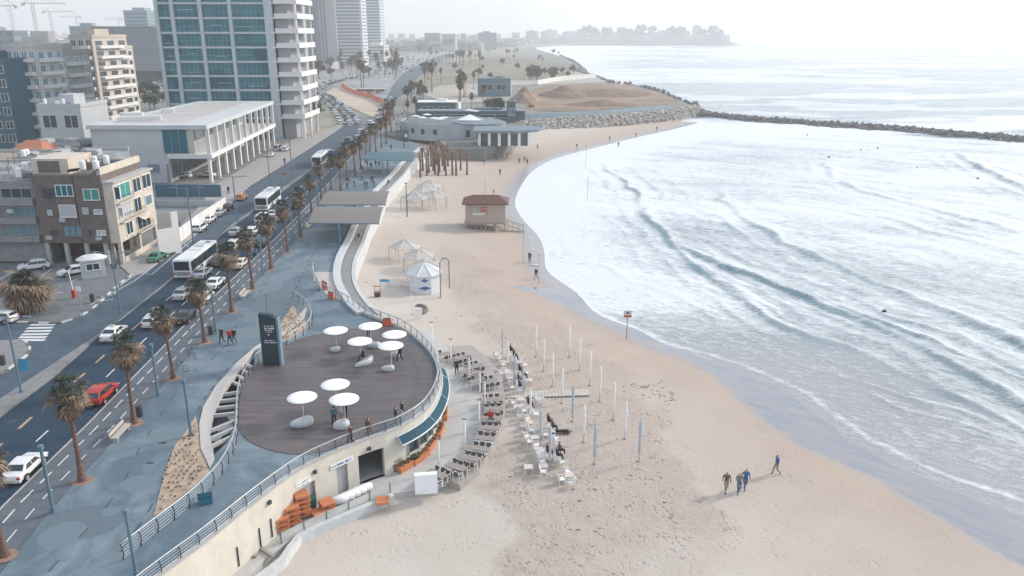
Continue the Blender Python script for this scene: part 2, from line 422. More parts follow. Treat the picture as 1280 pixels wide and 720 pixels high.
# shoreward zone in front: thinner foam over shallow water
thin = sstep(34, 4, off)*sstep(118, 82, YY)
foam -= .62*thin; 
foam += .5*np.exp(-(off/.4)**2)
foam += .35*sstep(70, 130, YY)*sstep(30, 4, off)*bay
foam += .25*sstep(600, 1200, YY)*sstep(.25, .0, UU)
tband = np.exp(-((YY-(150+XX*-.62))/26)**2)*(XX < 130)*bay
foam -= .24*tband+teal*.60; 
sea = bpy.data.materials.new('sea_water'); sea.use_nodes = True
N = sea.node_tree.nodes; L = sea.node_tree.links; b = N['Principled BSDF']; tc = N.new('ShaderNodeTexCoord')
fine = noise(.55, 8, .72, (1, 2.2, 1), .55, .6); big = noise(.07, 5, .6, (1, 2.6, 1), .5)
lace = N.new('ShaderNodeTexVoronoi'); lace.feature = 'DISTANCE_TO_EDGE'; lace.inputs['Scale'].default_value = .55
mpv = N.new('ShaderNodeMapping'); mpv.inputs['Rotation'].default_value = (0, 0, .5); mpv.inputs['Scale'].default_value = (.7, 1.5, 1)
dn = N.new('ShaderNodeTexNoise'); dn.inputs['Scale'].default_value = .8; dn.inputs['Detail'].default_value = 5
L.new(tc.outputs['Object'], dn.inputs['Vector']); va = N.new('ShaderNodeVectorMath'); va.operation = 'MULTIPLY_ADD'; L.new(dn.outputs['Color'], va.inputs[0]); va.inputs[1].default_value = (2.4, 2.4, 0); L.new(tc.outputs['Object'], va.inputs[2])
L.new(va.outputs[0], mpv.inputs['Vector']); L.new(mpv.outputs[0], lace.inputs['Vector'])
lc = mrange(lace.outputs['Distance'], 0, .2, .12, -.03)
fine2 = noise(1.9, 6, .7, (1, 1.8, 1), .55, .8)
t1 = math2('ADD', at('foam'), math2('MULTIPLY', math2('SUBTRACT', fine, .5), 1.6)); t1 = math2('ADD', t1, math2('MULTIPLY', math2('SUBTRACT', fine2, .5), .7))
t1 = math2('ADD', t1, math2('MULTIPLY', math2('SUBTRACT', big, .5), .8)); t1 = math2('ADD', t1, lc)
fm = mrange(t1, .22, .84)
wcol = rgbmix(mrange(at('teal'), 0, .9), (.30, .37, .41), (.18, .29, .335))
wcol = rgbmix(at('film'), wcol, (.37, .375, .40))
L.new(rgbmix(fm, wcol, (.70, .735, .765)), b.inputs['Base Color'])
L.new(mrange(fm, 0, .8, .13, .75), b.inputs['Roughness'])
b.inputs['IOR'].default_value = 1.33
bp = N.new('ShaderNodeBump'); bp.inputs['Distance'].default_value = .3; bp.inputs['Strength'].default_value = .8
L.new(math2('ADD', fine, math2('MULTIPLY', fm, .5)), bp.inputs['Height']); L.new(bp.outputs[0], b.inputs['Normal'])
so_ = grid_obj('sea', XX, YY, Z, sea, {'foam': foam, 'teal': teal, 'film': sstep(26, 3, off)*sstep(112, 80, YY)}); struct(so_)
mb = MB(); mb.poly([(-9000, -3000), (14000, -3000), (14000, 20900), (-9000, 20900)], SEA-3.5); struct(mb.build('sea_bed', mat('sea_bed', (.4, .37, .33))))
# ================= city ground, roads, promenade =================
ZR = -.10
ROADR = UL([(-200, 857), (-60, 703), (8, 628), (105, 535), (170, 468), (250, 387), (330, 312), (380, 262), (415, 225), (440, 195), (465, 165), (478, 150), (492, 132), (508, 110), (528, 92), (556, 76), (590, 64)], ZR)
ROADL = UL([(-200, 686), (-60, 573), (0, 522), (70, 470), (123, 422), (204, 357), (287, 286), (366, 230), (395, 206), (430, 180), (455, 162), (470, 148), (478, 128), (488, 108), (502, 92), (530, 76), (566, 64)], ZR)
ys_ = [p[1] for p in ROADR]; xs_ = [p[0] for p in ROADR]
yl_ = [p[1] for p in ROADL]; xl_ = [p[0] for p in ROADL]
def xr(y): return float(np.interp(y, ys_, xs_))
def xl(y): return float(np.interp(y, yl_, xl_))
def head(y): # heading of the road as a rotation about z (0 = +Y)
    return math.atan2(-(xr(y+6)-xr(y-6)), 12)
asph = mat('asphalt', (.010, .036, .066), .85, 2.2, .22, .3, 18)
asph_l = mat('asphalt_worn', (.058, .088, .12), .88, .9, .2, .3, 18)
ground = mat('city_ground', (.19, .19, .18), .9, .05, .25)
pave = bpy.data.materials.new('promenade_paving'); pave.use_nodes = True
N = pave.node_tree.nodes; L = pave.node_tree.links; b = N['Principled BSDF']; tc = N.new('ShaderNodeTexCoord')
br = N.new('ShaderNodeTexBrick'); br.inputs['Scale'].default_value = 1.2; br.inputs['Mortar Size'].default_value = .012
br.inputs['Color1'].default_value = (.95, .95, .95, 1); br.inputs['Color2'].default_value = (1.03, 1.03, 1.03, 1); br.inputs['Mortar'].default_value = (.78, .78, .78, 1)
L.new(tc.outputs['Object'], br.inputs['Vector'])
c1 = rgbmix(mrange(noise(.11, 5, .6, None, 0, 1.5), .42, .58), (.10, .15, .19), (.19, .245, .285))
c1 = rgbmix(mrange(noise(.9, 5, .7), .45, .9), c1, (.08, .115, .14))
mm = N.new('ShaderNodeMix'); mm.data_type = 'RGBA'; mm.blend_type = 'MULTIPLY'; mm.inputs[0].default_value = 1
L.new(c1, mm.inputs[6]); L.new(br.outputs['Color'], mm.inputs[7]); L.new(mm.outputs[2], b.inputs['Base Color']); b.inputs['Roughness'].default_value = .7
white = mat('road_paint', (.62, .63, .62), .7, 6, .12)
yellow = mat('yellow_paint', (.42, .30, .17), .7, 6, .12)
conc = mat('concrete_kerb', (.40, .40, .39), .85, 2, .1)
sidew = mat('pavement_slabs', (.215, .215, .215), .85, 1.2, .15, .2, 10)
bikem = mat('bike_path', (.10, .118, .14), .85, 1.5, .15)

# the base sheet under the streets (stops at the promenade's landward side), out to the horizon
YP = 262.0
pw = [(xr(y)+3.6, y) for y in np.arange(-30, YP, 4)]
city = pw+[(edge_x(YP-2)-.0, YP-2)]+[p for p in E3]+[(900, 26000), (-9000, 26000), (-9000, -30)]
mb = MB(); mb.prism(city, -7, ZR-.006); struct(mb.build('city_ground', ground))
# crescent light well beside the deck and planters
hole = UL([(318, 437), (300, 462), (280, 488), (267, 515), (262, 540), (266, 570), (284, 553), (293, 532), (294, 505), (301, 481), (318, 455)])
prom = [p for p in pw]+[(p[0], p[1]) for p in reversed(E2) if p[1] < YP-2]+[p for p in reversed(offset_line(E1, -.2)) if p[1] > -30][1:]
prom = [p for p in prom]+[(E1[0][0], -30)]
mb = MB(); mb.prism(prom, -.45, 0, [hole]); struct(mb.build('promenade', pave))
# skirts: steps down to the sand along E2
def ribbon(l, off0, off1, z, name, m, kind=True, z1=None):
    a = offset_line(l, off0); c = offset_line(l, off1); mb = MB()
    if z1 is None:
        mb.add([(*p, z) for p in a]+[(*p, z) for p in c], [(i, i+1, len(a)+i+1, len(a)+i) for i in range(len(a)-1)])
    else:
        n = len(a); mb.add([(*p, z) for p in a]+[(*p, z) for p in c]+[(*p, z1) for p in a]+[(*p, z1) for p in c],
               [f for i in range(n-1) for f in ((n*2+i, n*2+i+1, n*3+i+1, n*3+i), (i, i+1, n*2+i+1, n*2+i), (n+i+1, n+i, n*3+i, n*3+i+1))]+[(0, n, 3*n, 2*n), (n-1, 3*n-1+0, 4*n-1, 2*n-1)])
    return mb.build(name, m)
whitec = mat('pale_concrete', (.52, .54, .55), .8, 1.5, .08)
dgrey = mat('step_grey', (.24, .245, .25), .85, 2, .12)  # darker grey for the lower step
Es = E2
struct(ribbon(Es, -1.0, 0.0, -.1, 'seat_wall', whitec, z1=.32))
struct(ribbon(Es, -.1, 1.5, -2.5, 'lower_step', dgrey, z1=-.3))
struct(ribbon(Es, 1.45, 2.0, -3.0, 'beach_kerb', whitec, z1=-.22))

def band(xa, xb, y0, y1, z, name, m, step=4):
    mb = MB(); ys2 = list(np.arange(y0, y1, step))+[y1]; n = len(ys2)
    mb.add([(xa(y), y, z) for y in ys2]+[(xb(y), y, z) for y in ys2], [(i, n+i, n+i+1, i+1) for i in range(n-1)])
    return struct(mb.build(name, m))
band(xl, xr, -20, 1300, ZR, 'road', asph)
band(lambda y: xr(y)+.02, lambda y: xr(y)+3.55, -20, YP, ZR+.05, 'bike_path', bikem)
band(lambda y: xr(y)-.02, lambda y: xr(y)+.16, -20, 420, ZR+.08, 'kerb', conc)
# median strip between the carriageways
MEDL = UL([(-60, 549), (0, 500), (47, 469), (150, 401), (215, 350), (290, 281), (366, 226)], ZR)
med = UL([(-60, 573), (0, 522), (70, 470), (123, 422), (204, 357), (287, 286), (366, 230)], ZR)
mb = MB(); mb.prism([(p[0]-.02, p[1]) for p in med]+MEDL[::-1], ZR-.004, ZR+.13); struct(mb.build('median_pavement', sidew))
KL = UL([(-60, 507), (0, 468), (16, 457), (34, 443), (37, 433), (26, 424), (-30, 426), (-30, 404), (67, 404), (87, 400), (107, 391), (125, 377), (146, 357), (180, 340), (240, 297), (280, 262), (312, 232), (362, 201), (395, 180), (425, 160), (440, 150)], ZR)
mb = MB(); mb.poly([(p[0]+.03, p[1]) for p in MEDL]+UL([(395, 206), (430, 180), (455, 162), (440, 150)], ZR)+KL[::-1], ZR); struct(mb.build('side_road', asph_l))
# pavement on the city side
def sheet(px, z, name, m): mb = MB(); mb.poly(UL(px, z), z); return struct(mb.build(name, m))
def slab(px, z0, z1, name, m): mb = MB(); mb.prism(UL(px, z1), z0, z1); return struct(mb.build(name, m))
slab([(-60, 507), (0, 468), (16, 457), (34, 443), (37, 433), (26, 424), (-60, 428)], ZR-.004, ZR+.12, 'corner_pavement', sidew)
sheet([(-90, 404), (37, 404), (67, 404), (87, 400), (107, 391), (125, 377), (146, 357), (165, 345), (158, 331), (-90, 331)], ZR+.003, 'parking_lot', mat('lot_asphalt', (.15, .165, .175), .9, 1.0, .18, .2, 10))
slab([(150, 332), (165, 345), (180, 340), (240, 297), (280, 262), (312, 232), (362, 201), (395, 180), (425, 160), (432, 150), (400, 158), (345, 185), (270, 230), (245, 262), (205, 300)], ZR-.004, ZR+.12, 'city_pavement', mat('plaza_slabs', (.33, .31, .30), .85, .5, .12))
sheet([(130, 262), (245, 262), (268, 232), (200, 228), (110, 228)], ZR+.004, 'yard', mat('dark_yard', (.11, .14, .17), .9, .3, .2))
# painted markings
mk = MB()
def stroke(mb, p, q, w, z):
    a = Vector((*p, 0)); c = Vector((*q, 0)); t = (c-a).normalized(); n = Vector((-t.y, t.x, 0))*w/2
    mb.add([(a-n).to_tuple()[:2]+(z,), (c-n).to_tuple()[:2]+(z,), (c+n).to_tuple()[:2]+(z,), (a+n).to_tuple()[:2]+(z,)], [(0, 1, 2, 3)])
zm = ZR+.006
for y in np.arange(36, 330, 4.2): # lane dashes
    f = lambda k, yy: (xl(yy)+(xr(yy)-xl(yy))*k, yy)
    if y < 400: stroke(mk, f(.655, y), f(.655, y+1.9), .13, zm)
mk2 = MB()
for y in np.arange(50, 84, 4.6): stroke(mk2, f(.33, y), f(.33, y+2.1), .26, zm)
for y in np.arange(84, 330, 4.2): stroke(mk, f(.33, y), f(.33, y+1.9), .13, zm)
zb = ZR+.056
for y in np.arange(36, 150, 2.45):
    stroke(mk, (xr(y)+1.05, y), (xr(y+1.6)+1.05, y+1.6), .12, zb)
    stroke(mk, (xr(y+.4)+2.35, y+.4), (xr(y+1.7)+2.35, y+1.7), .10, zb)
for a, c in (((20, 425), (56, 425)), ((24, 421.5), (58, 421.5)), ((27, 418), (61, 417.5)), ((31, 414), (64, 413.5)), ((34, 410), (66, 409.5)), ((38, 406), (69, 405.5))):
    stroke(mk, U(*a, zm), U(*c, zm), .55, zm)
for a, c in (((113, 381), (168, 351)), ((168, 351), (240, 297)), ((150, 357), (182, 333)), ((119, 372), (140, 369)), ((120, 377), (142, 374)), ((143, 368), (150, 352)), ((166, 341), (190, 343)), ((190, 343), (240, 300)),
             ((205, 317), (212, 310)), ((212, 309), (221, 314)), ((221, 314), (224, 302)), ((224, 302), (236, 308)), ((0, 349), (20, 338)), ((52, 345), (65, 336)), ((64, 348), (78, 340)), ((20, 360), (60, 348)), ((64, 367), (79, 365)), ((90, 352), (108, 343))):
    stroke(mk, U(*a, zm), U(*c, zm), .13, zm+.002)
for i in range(4): # zebra far on
    a = 398+i*3.2; stroke(mk, U(a, 191-i*.3, zm), U(a+5, 187-i*.3, zm), .45, zm)
struct(mk.build('white_markings', white)); struct(mk2.build('yellow_markings', yellow))
# alternating kerb stones on the corner
kb = MB(); kw = MB()
for seg in (UL([(-20, 402), (37, 402.5), (67, 404), (87, 400), (107, 391), (125, 377), (146, 357), (165, 343)], ZR+.1), UL([(0, 468), (16, 457), (34, 443), (37, 433), (30, 425)], ZR+.1), UL([(300, 243), (312, 231), (362, 200), (395, 179), (428, 157)], ZR+.1)):
    l = resample(smooth_line(seg, .8), 1.3)
    for i in range(len(l)-1):
        m_ = Vector(((l[i][0]+l[i+1][0])/2, (l[i][1]+l[i+1][1])/2, ZR+.08)); an = math.atan2(l[i+1][1]-l[i][1], l[i+1][0]-l[i][0])
        (kw if i % 2 else kb).box(m_, (1.28, .24, .16), an)
struct(kb.build('kerb_stones_dark', mat('kerb_dark', (.13, .12, .12), .8, 3, .1))); struct(kw.build('kerb_stones_pale', whitec))
# pale discs and dark oval patches in the promenade paving
pd = MB()
for px, py, r in ((78, 668, 1.45), (139, 639, .6), (159, 562, 1.35), (170, 604, 1.1), (330, 360, 2.2), (390, 330, 2.3), (215, 545, 1.6), (320, 395, 1.6), (310, 415, 1.7)):
    x, y = U(px, py); pd.poly([(x+r*math.cos(t), y+r*1.0*math.sin(t)) for t in np.linspace(0, 2*math.pi, 28)[:-1]], .005)
struct(pd.build('paving_discs', mat('disc_paving', (.14, .19, .222), .7, 3, .08)))
pd = MB()
for px, py, rx, ry in ((104, 652, 2.7, 2.0), (350, 375, 3.2, 5.5)):
    x, y = U(px, py); pd.poly([(x+rx*math.cos(t), y+ry*math.sin(t)) for t in np.linspace(0, 2*math.pi, 36)[:-1]], .0025)
struct(pd.build('paving_ovals', mat('oval_paving', (.11, .15, .18), .7, 3, .1)))
# sandy corner between railing and seat wall
slab([(392, 340), (426, 340), (427, 352), (434, 366), (445, 381), (455, 389), (430, 378), (402, 364), (395, 350)], -.1, .012, 'sandy_ramp', mat('ramp_sand', (.47, .44, .41), .9, 1, .08))
# planters with sand by the light well
plsand = mat('planter_sand', (.42, .32, .24), .95, 1.2, .25, .5, 8)
slab([(232, 540), (219, 556), (206, 590), (192, 645), (207, 636), (236, 612), (262, 590), (252, 562), (248, 532), (244, 520)], -.2, .03, 'sand_bed', plsand)
slab([(352, 428), (378, 415), (384, 408), (378, 394), (366, 382), (352, 402), (344, 420)], -.2, .03, 'sand_bed', plsand)
# light walkway crescent around the light well
slab([(385, 380), (366, 404), (345, 420), (320, 432), (297, 452), (270, 482), (254, 508), (249, 530), (251, 560), (262, 584), (268, 572), (262, 540), (267, 515), (280, 488), (300, 462), (318, 437), (340, 428), (362, 412), (380, 398)], -.2, .1, 'curved_walkway', mat('walkway_concrete', (.50, .47, .44), .8, 2, .07))
# deck
deckm = bpy.data.materials.new('timber_deck'); deckm.use_nodes = True
N = deckm.node_tree.nodes; L = deckm.node_tree.links; b = N['Principled BSDF']; tc = N.new('ShaderNodeTexCoord')
br = N.new('ShaderNodeTexBrick'); br.inputs['Scale'].default_value = 1; br.inputs['Brick Width'].default_value = 3.6; br.inputs['Row Height'].default_value = .22; br.inputs['Mortar Size'].default_value = .012
br.inputs['Color1'].default_value = (.10, .09, .09, 1); br.inputs['Color2'].default_value = (.155, .133, .127, 1); br.inputs['Mortar'].default_value = (.035, .033, .04, 1)
L.new(tc.outputs['Object'], br.inputs['Vector'])
c1 = rgbmix(mrange(noise(.35, 5, .7, (1, 5, 1)), .35, .7), (.80, .86, .95), (1.12, 1.0, .95))
mm = N.new('ShaderNodeMix'); mm.data_type = 'RGBA'; mm.blend_type = 'MULTIPLY'; mm.inputs[0].default_value = 1
L.new(c1, mm.inputs[6]); L.new(br.outputs['Color'], mm.inputs[7]); L.new(mm.outputs[2], b.inputs['Base Color']); b.inputs['Roughness'].default_value = .55
DK = [(299, 495), (301, 483), (312, 462), (330, 446), (345, 437), (362, 428), (385, 420), (405, 416), (430, 413), (455, 407), (480, 407), (500, 417), (516, 428), (530, 440), (540, 455), (544, 470), (542, 484), (532, 500), (514, 516), (490, 530), (460, 543), (436, 553), (410, 562), (385, 568), (360, 567), (330, 560), (310, 550), (299, 537), (296, 515)]
mb = MB(); mb.prism(smooth_line(UL(DK+[DK[0]], .05), 1)[:-1], -.2, .05); struct(mb.build('timber_deck', deckm))
# lower terrace of the cafe (also its indoor floor), at beach level
ZT = -3.55
TER = E1[4:]  # along the wall
tp = UL([(300, 735), (330, 700), (372, 668), (470, 628), (487, 618), (520, 612), (560, 600), (596, 566), (604, 530), (600, 490), (585, 462), (565, 440), (540, 420), (500, 395)], ZT+.0)
terr = offset_line([p for p in E1 if p[1] > 20], 0)
terr = offset_line(E1, -6.0)
tpoly = [p for p in terr if p[1] > 24 and p[1] < 84]+tp[::-1]
mb = MB(); mb.prism(tpoly, -6, ZT); struct(mb.build('terrace_paving', mat('terrace_concrete', (.46, .455, .44), .8, .8, .07)))
slabpx = UL([(575, 606), (600, 585), (622, 545), (632, 510), (628, 470), (610, 448), (590, 432), (565, 432), (566, 441), (585, 463), (600, 490), (604, 530), (596, 566), (560, 601)], ZT)
mb = MB(); mb.prism(slabpx, -6, ZT+.03); struct(mb.build('dining_deck', mat('dining_deck', (.36, .33, .31), .85, 1.5, .12)))
# service ramp edge wall in front of the store rooms
# ================= far ground patches =================
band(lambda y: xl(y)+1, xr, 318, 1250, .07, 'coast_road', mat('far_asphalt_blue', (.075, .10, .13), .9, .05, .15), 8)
def far(px, name, m, z=.03): return sheet(px, z, name, m)
site = mat('brown_earth', (.30, .215, .145), .95, .05, .3, rgb2=(.17, .115, .075))
far([(672, 110), (700, 105), (757, 104), (790, 107), (818, 114), (848, 126), (830, 131), (790, 134), (740, 138), (690, 139), (660, 137), (655, 125)], 'building_site_earth', site, .06)
far([(640, 107), (757, 103), (770, 100), (745, 96), (722, 90), (650, 92), (560, 100), (530, 118), (560, 130), (640, 125)], 'sandy_ground', mat('pale_dirt', (.36, .33, .28), .95, .02, .12))
far([(518, 92), (560, 84), (640, 82), (720, 88), (700, 98), (640, 100), (560, 106), (520, 108)], 'park_lawn', mat('dry_lawn', (.15, .14, .095), .95, .05, .3, rgb2=(.27, .235, .18)), .05)
far([(548, 80), (600, 72), (660, 73), (712, 80), (700, 85), (640, 80), (590, 83)], 'green_lawn', mat('green_lawn', (.125, .13, .075), .95, .06, .4, rgb2=(.20, .175, .13)), .05)
far([(405, 116), (422, 108), (440, 109), (460, 118), (485, 128), (484, 143), (476, 150), (458, 143), (432, 131), (414, 124)], 'island_sand', mat('island_sand', (.45, .37, .29), .95, .05, .12), .04)
far([(372, 128), (400, 126), (430, 140), (436, 152), (405, 163), (376, 172), (368, 150)], 'dry_verge', mat('dry_verge', (.30, .27, .22), .95, .05, .2), .03)
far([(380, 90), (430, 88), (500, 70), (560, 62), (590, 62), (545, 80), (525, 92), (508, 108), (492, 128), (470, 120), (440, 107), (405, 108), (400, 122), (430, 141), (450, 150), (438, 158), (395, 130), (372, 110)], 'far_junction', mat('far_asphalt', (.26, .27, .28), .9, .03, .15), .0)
far([(600, 60), (540, 72), (548, 80), (600, 72), (660, 70), (690, 66)], 'far_park', mat('far_park', (.22, .22, .17), .95, .02, .3), .03)

# small dry plants in rows in the sand beds, and drain covers, seams and stains on the paving
rq = random.Random(6); mb = MB(); beds = [UL([(232, 542), (219, 558), (206, 592), (194, 643), (207, 634), (234, 611), (258, 588), (250, 562), (246, 532)]), UL([(354, 426), (376, 413), (381, 405), (376, 394), (366, 384), (354, 403)])]
for bd in beds:
    x0_, x1_ = min(p[0] for p in bd), max(p[0] for p in bd); y0_, y1_ = min(p[1] for p in bd), max(p[1] for p in bd)
    for y in np.arange(y0_, y1_, .55):
        for x in np.arange(x0_, x1_, .42):
            xx, yy = x+rq.uniform(-.1, .1), y+rq.uniform(-.1, .1)
            if inside(xx, yy, bd) and rq.random() < .8:
                for _ in range(5):
                    a = rq.uniform(0, 6.28); r_ = rq.uniform(.05, .16); mb.add([(xx, yy, .03), (xx+r_*math.cos(a)-.04, yy+r_*math.sin(a), .10), (xx+r_*.9*math.cos(a+.3), yy+r_*math.sin(a+.3), .22)], [(0, 1, 2)])
struct(mb.build('bed_plants', mat('dry_plants', (.075, .055, .04), .9, 4, .4)), 'stuff')
mb = MB()
for i in range(12):
    x, y = rq.uniform(-31.5, -24), rq.uniform(40, 125); w = rq.uniform(.2, .34)
    if not inside(x, y, hole): mb.add([(x-w, y-w*.6, .009), (x+w, y-w*.6, .009), (x+w, y+w*.6, .009), (x-w, y+w*.6, .009)], [(0, 1, 2, 3)])
for i in range(16):
    y = rq.uniform(45, 150); x = xl(y)+(xr(y)-xl(y))*rq.uniform(-.9, 1); mb.lathe((x, y, ZR+.001), [(.32, 0), (.32, .008)], 12)
struct(mb.build('drain_covers', mat('drain_iron', (.05, .06, .065), .7)))
mb = MB()
pt_ = smooth_line(UL([(150, 690), (185, 640), (215, 585), (232, 545), (255, 500), (290, 455), (330, 425), (350, 400), (375, 350), (400, 300)]), 1)
for p, q_ in zip(pt_[:-1:2], pt_[1::2]): stroke(mb, p, q_, .14, .008)
pt_ = smooth_line(UL([(60, 715), (110, 660), (150, 610), (175, 560), (200, 520), (235, 470), (275, 440), (300, 400), (335, 350)]), 1)
for p, q_ in zip(pt_[:-1:3], pt_[1::3]): stroke(mb, p, q_, .12, .008)
struct(mb.build('drain_channel', mat('drain_slot', (.05, .08, .10), .8)))
# ================= common materials =================
M_white = mat('white_paint', (.78, .78, .77), .5, 8, .04)
M_dark = mat('dark_metal', (.035, .04, .045), .45)
M_steel = mat('galvanised_steel', (.36, .38, .40), .45, 5, .1, metal=.4)
M_blk = mat('black_rubber', (.02, .02, .022), .8)
M_glass = mat('dark_glass', (.02, .045, .06), .08, spec=.7)
M_lamp = mat('lamp_pole_grey', (.11, .19, .24), .5, 4, .1)
M_rail = mat('rail_pale_metal', (.42, .44, .45), .4, 4, .08, metal=.3)
M_render = mat('cream_render', (.60, .57, .50), .85, .8, .08, .15, 12)
M_orange = mat('orange_wood', (.55, .20, .09), .7, 4, .2)
M_red = mat('red_paint', (.50, .045, .03), .4)
M_blue = mat('blue_awning', (.008, .06, .095), .6, 3, .1, spec=.15)
M_pink = mat('pale_laminate', (.62, .54, .50), .6)
M_tgrey = mat('grey_slats', (.31, .275, .25), .8, 9, .15)
M_fabric = mat('folded_canvas', (.80, .80, .80), .85, 5, .06, .3, 12)
M_fabric2 = mat('blue_grey_canvas', (.40, .48, .56), .85, 5, .08, .3, 12)
M_leaf = mat('planter_leaves', (.10, .11, .05), .8, 6, .4)

def railing(name, line, label, hgt=1.15, z=0, post=1.5, group=None, lean=.12):
    t = thing(name, label, 'railing', (line[0][0], line[0][1], z), 0, group)
    o = Vector((line[0][0], line[0][1], 0)); l = resample(line, .6)
    mb = MB(); mb.tube([Vector((*p, hgt))-o for p in l], .055, 6); mb.build('top_rail', M_rail, t, True)
    mb = MB()
    for k in (.12, .3, .48, .66, .84, 1.0): mb.tube([Vector((*p, hgt*k))-o for p in l], .012, 4)
    mb.build('mesh_infill', M_steel, t)
    ps = resample(line, post)
    nr = offset_line(ps, lean)
    for p, q in zip(ps, nr):
        mb = MB(); a = Vector((*p, 0))-o; b_ = Vector((*q, 0))-o
        mb.tube([a, a+(b_-a)*.9+Vector((0, 0, hgt*.4)), a+(b_-a)*.9+Vector((0, 0, hgt*.7)), a+Vector((0, 0, hgt))], [.05, .04, .035, .035], 5); mb.build('post', M_dark, t)
    return t
R1 = offset_line([p for p in E1 if p[1] > 26], -.3)+UL([(430, 378), (400, 364), (393, 350), (392, 338)])
railing('curved_railing', R1, 'long curved pale railing along the sea side edge of the timber deck and promenade')
railing('curved_railing', smooth_line(UL([(154, 700), (188, 673), (214, 653), (240, 632), (266, 607), (284, 582), (295, 554), (297, 530), (298, 505), (303, 484), (316, 462), (330, 448)]), 1), 'curved pale railing between the light well and the timber deck, street side')
railing('curved_railing', smooth_line(UL([(358, 432), (372, 424), (386, 414), (390, 403), (386, 390), (376, 380), (366, 374)]), 1), 'short curved railing around the small sand bed behind the dark sign tower')

# ================= cafe under the deck =================
cafe = thing('beach_cafe', 'cream rendered cafe and store rooms built under the curved edge of the deck', 'building', (-13, 65, ZT))
CO = Vector((-13, 65, ZT))
def wall_along(name, line, th, z0, z1, openings, m, parent, org):
    """thick wall following a line with rectangular openings (s0,s1,za,zb)"""
    l = np.array(line, float); seg = np.linalg.norm(np.diff(l, axis=0), axis=1); s = np.concatenate([[0], np.cumsum(seg)])
    cuts = sorted(set([0, s[-1]]+[v for o in openings for v in o[:2]]+list(np.arange(0, s[-1], 1.5))))
    inn = offset_line([tuple(p) for p in l], -th); inn = np.array(inn)
    P = lambda q, A: (np.interp(q, s, A[:, 0]), np.interp(q, s, A[:, 1]))
    mb = MB()
    for a, b_ in zip(cuts[:-1], cuts[1:]):
        if b_-a < 1e-4: continue
        mid = (a+b_)/2; spans = [(z0, z1)]
        for o in openings:
            if o[0] <= mid <= o[1]: spans = [(z0, o[2]), (o[3], z1)]
        for za, zb_ in spans:
            if zb_-za < .02: continue
            q = [P(a, l), P(b_, l), P(b_, inn), P(a, inn)]
            vs = [Vector((x, y, z))-org for z in (za, zb_) for x, y in q]
            mb.add(vs, [(0, 1, 5, 4), (2, 3, 7, 6), (4, 5, 6, 7), (1, 0, 3, 2), (1, 2, 6, 5), (3, 0, 4, 7)])
    return mb.build(name, m, parent)
EW = [p for p in E1 if p[1] > 22]
lw = np.array(EW); sw__ = np.concatenate([[0], np.cumsum(np.linalg.norm(np.diff(lw, axis=0), axis=1))])
def s_of(px, py, z):
    x, y = U(px, py, z); i = np.argmin(np.hypot(lw[:, 0]-x, lw[:, 1]-y)); return float(sw__[i])
def at_s(s): return (float(np.interp(s, sw__, lw[:, 0])), float(np.interp(s, sw__, lw[:, 1])))
def nrm(s):
    a, b_ = Vector(at_s(s-.3)), Vector(at_s(s+.3)); t = (b_-a).normalized(); return Vector((t.y, -t.x)), math.atan2(t.y, t.x)
sO0, sO1 = s_of(450, 606, ZT), s_of(487, 590, ZT)
sD0, sD1 = s_of(418, 620, ZT), s_of(434, 612, ZT)
sE0, sE1 = s_of(374, 648, ZT), s_of(391, 638, ZT)
sW0, sW1 = s_of(497, 578, ZT), s_of(556, 480, ZT)
ops = [(sE0, sE1, ZT, ZT+2.3), (sD0, sD1, ZT, ZT+2.4), (sO0, sO1, ZT, ZT+2.6), (sW0, sW1, ZT+.95, ZT+2.9)]
wall_along('wall', EW, .35, ZT-.6, .22, ops, M_render, cafe, CO)
wall_along('back_wall', offset_line(EW, -5.6), .2, ZT, -.5, [], mat('room_wall', (.42, .41, .40), .9), cafe, CO)
wall_along('coping', offset_line(EW, .04), .45, .22, .30, [], conc, cafe, CO)
for k, (a, b_) in enumerate(((sE0, sE1), (sD0, sD1))):
    x, y = at_s((a+b_)/2); n, an = nrm((a+b_)/2)
    mb = MB(); mb.box((x-n.x*.2+13, y-n.y*.2-65, 1.15), (b_-a-.1, .06, 2.28), an); dr = mb.build('door', mat('grey_door', (.34, .36, .37), .6), cafe)
    mb = MB(); mb.box((x-n.x*.12+13+.35*math.cos(an), y-n.y*.12-65+.35*math.sin(an), 1.1), (.12, .06, .04), an); mb.build('handle', M_dark, dr)
for px, py, z in ((330.5, 628, -.45), (394, 591, -.55), (461, 563, -.6)):
    s = s_of(px, py, z); x, y = at_s(s); n, an = nrm(s); mb = MB(); mb.box((x+n.x*.1+13, y+n.y*.1-65, z-ZT), (.28, .2, .26), an); mb.build('wall_lamp', M_dark, cafe)
for px, py in ((278, 690), (319, 662), (343, 650)): # dark down pipes
    s = s_of(px, py, ZT+1.5); x, y = at_s(s); n, an = nrm(s); mb = MB(); mb.box((x+n.x*.05+13, y+n.y*.05-65, 1.0), (.07, .08, 1.5), an); mb.build('drain_pipe', M_dark, cafe)
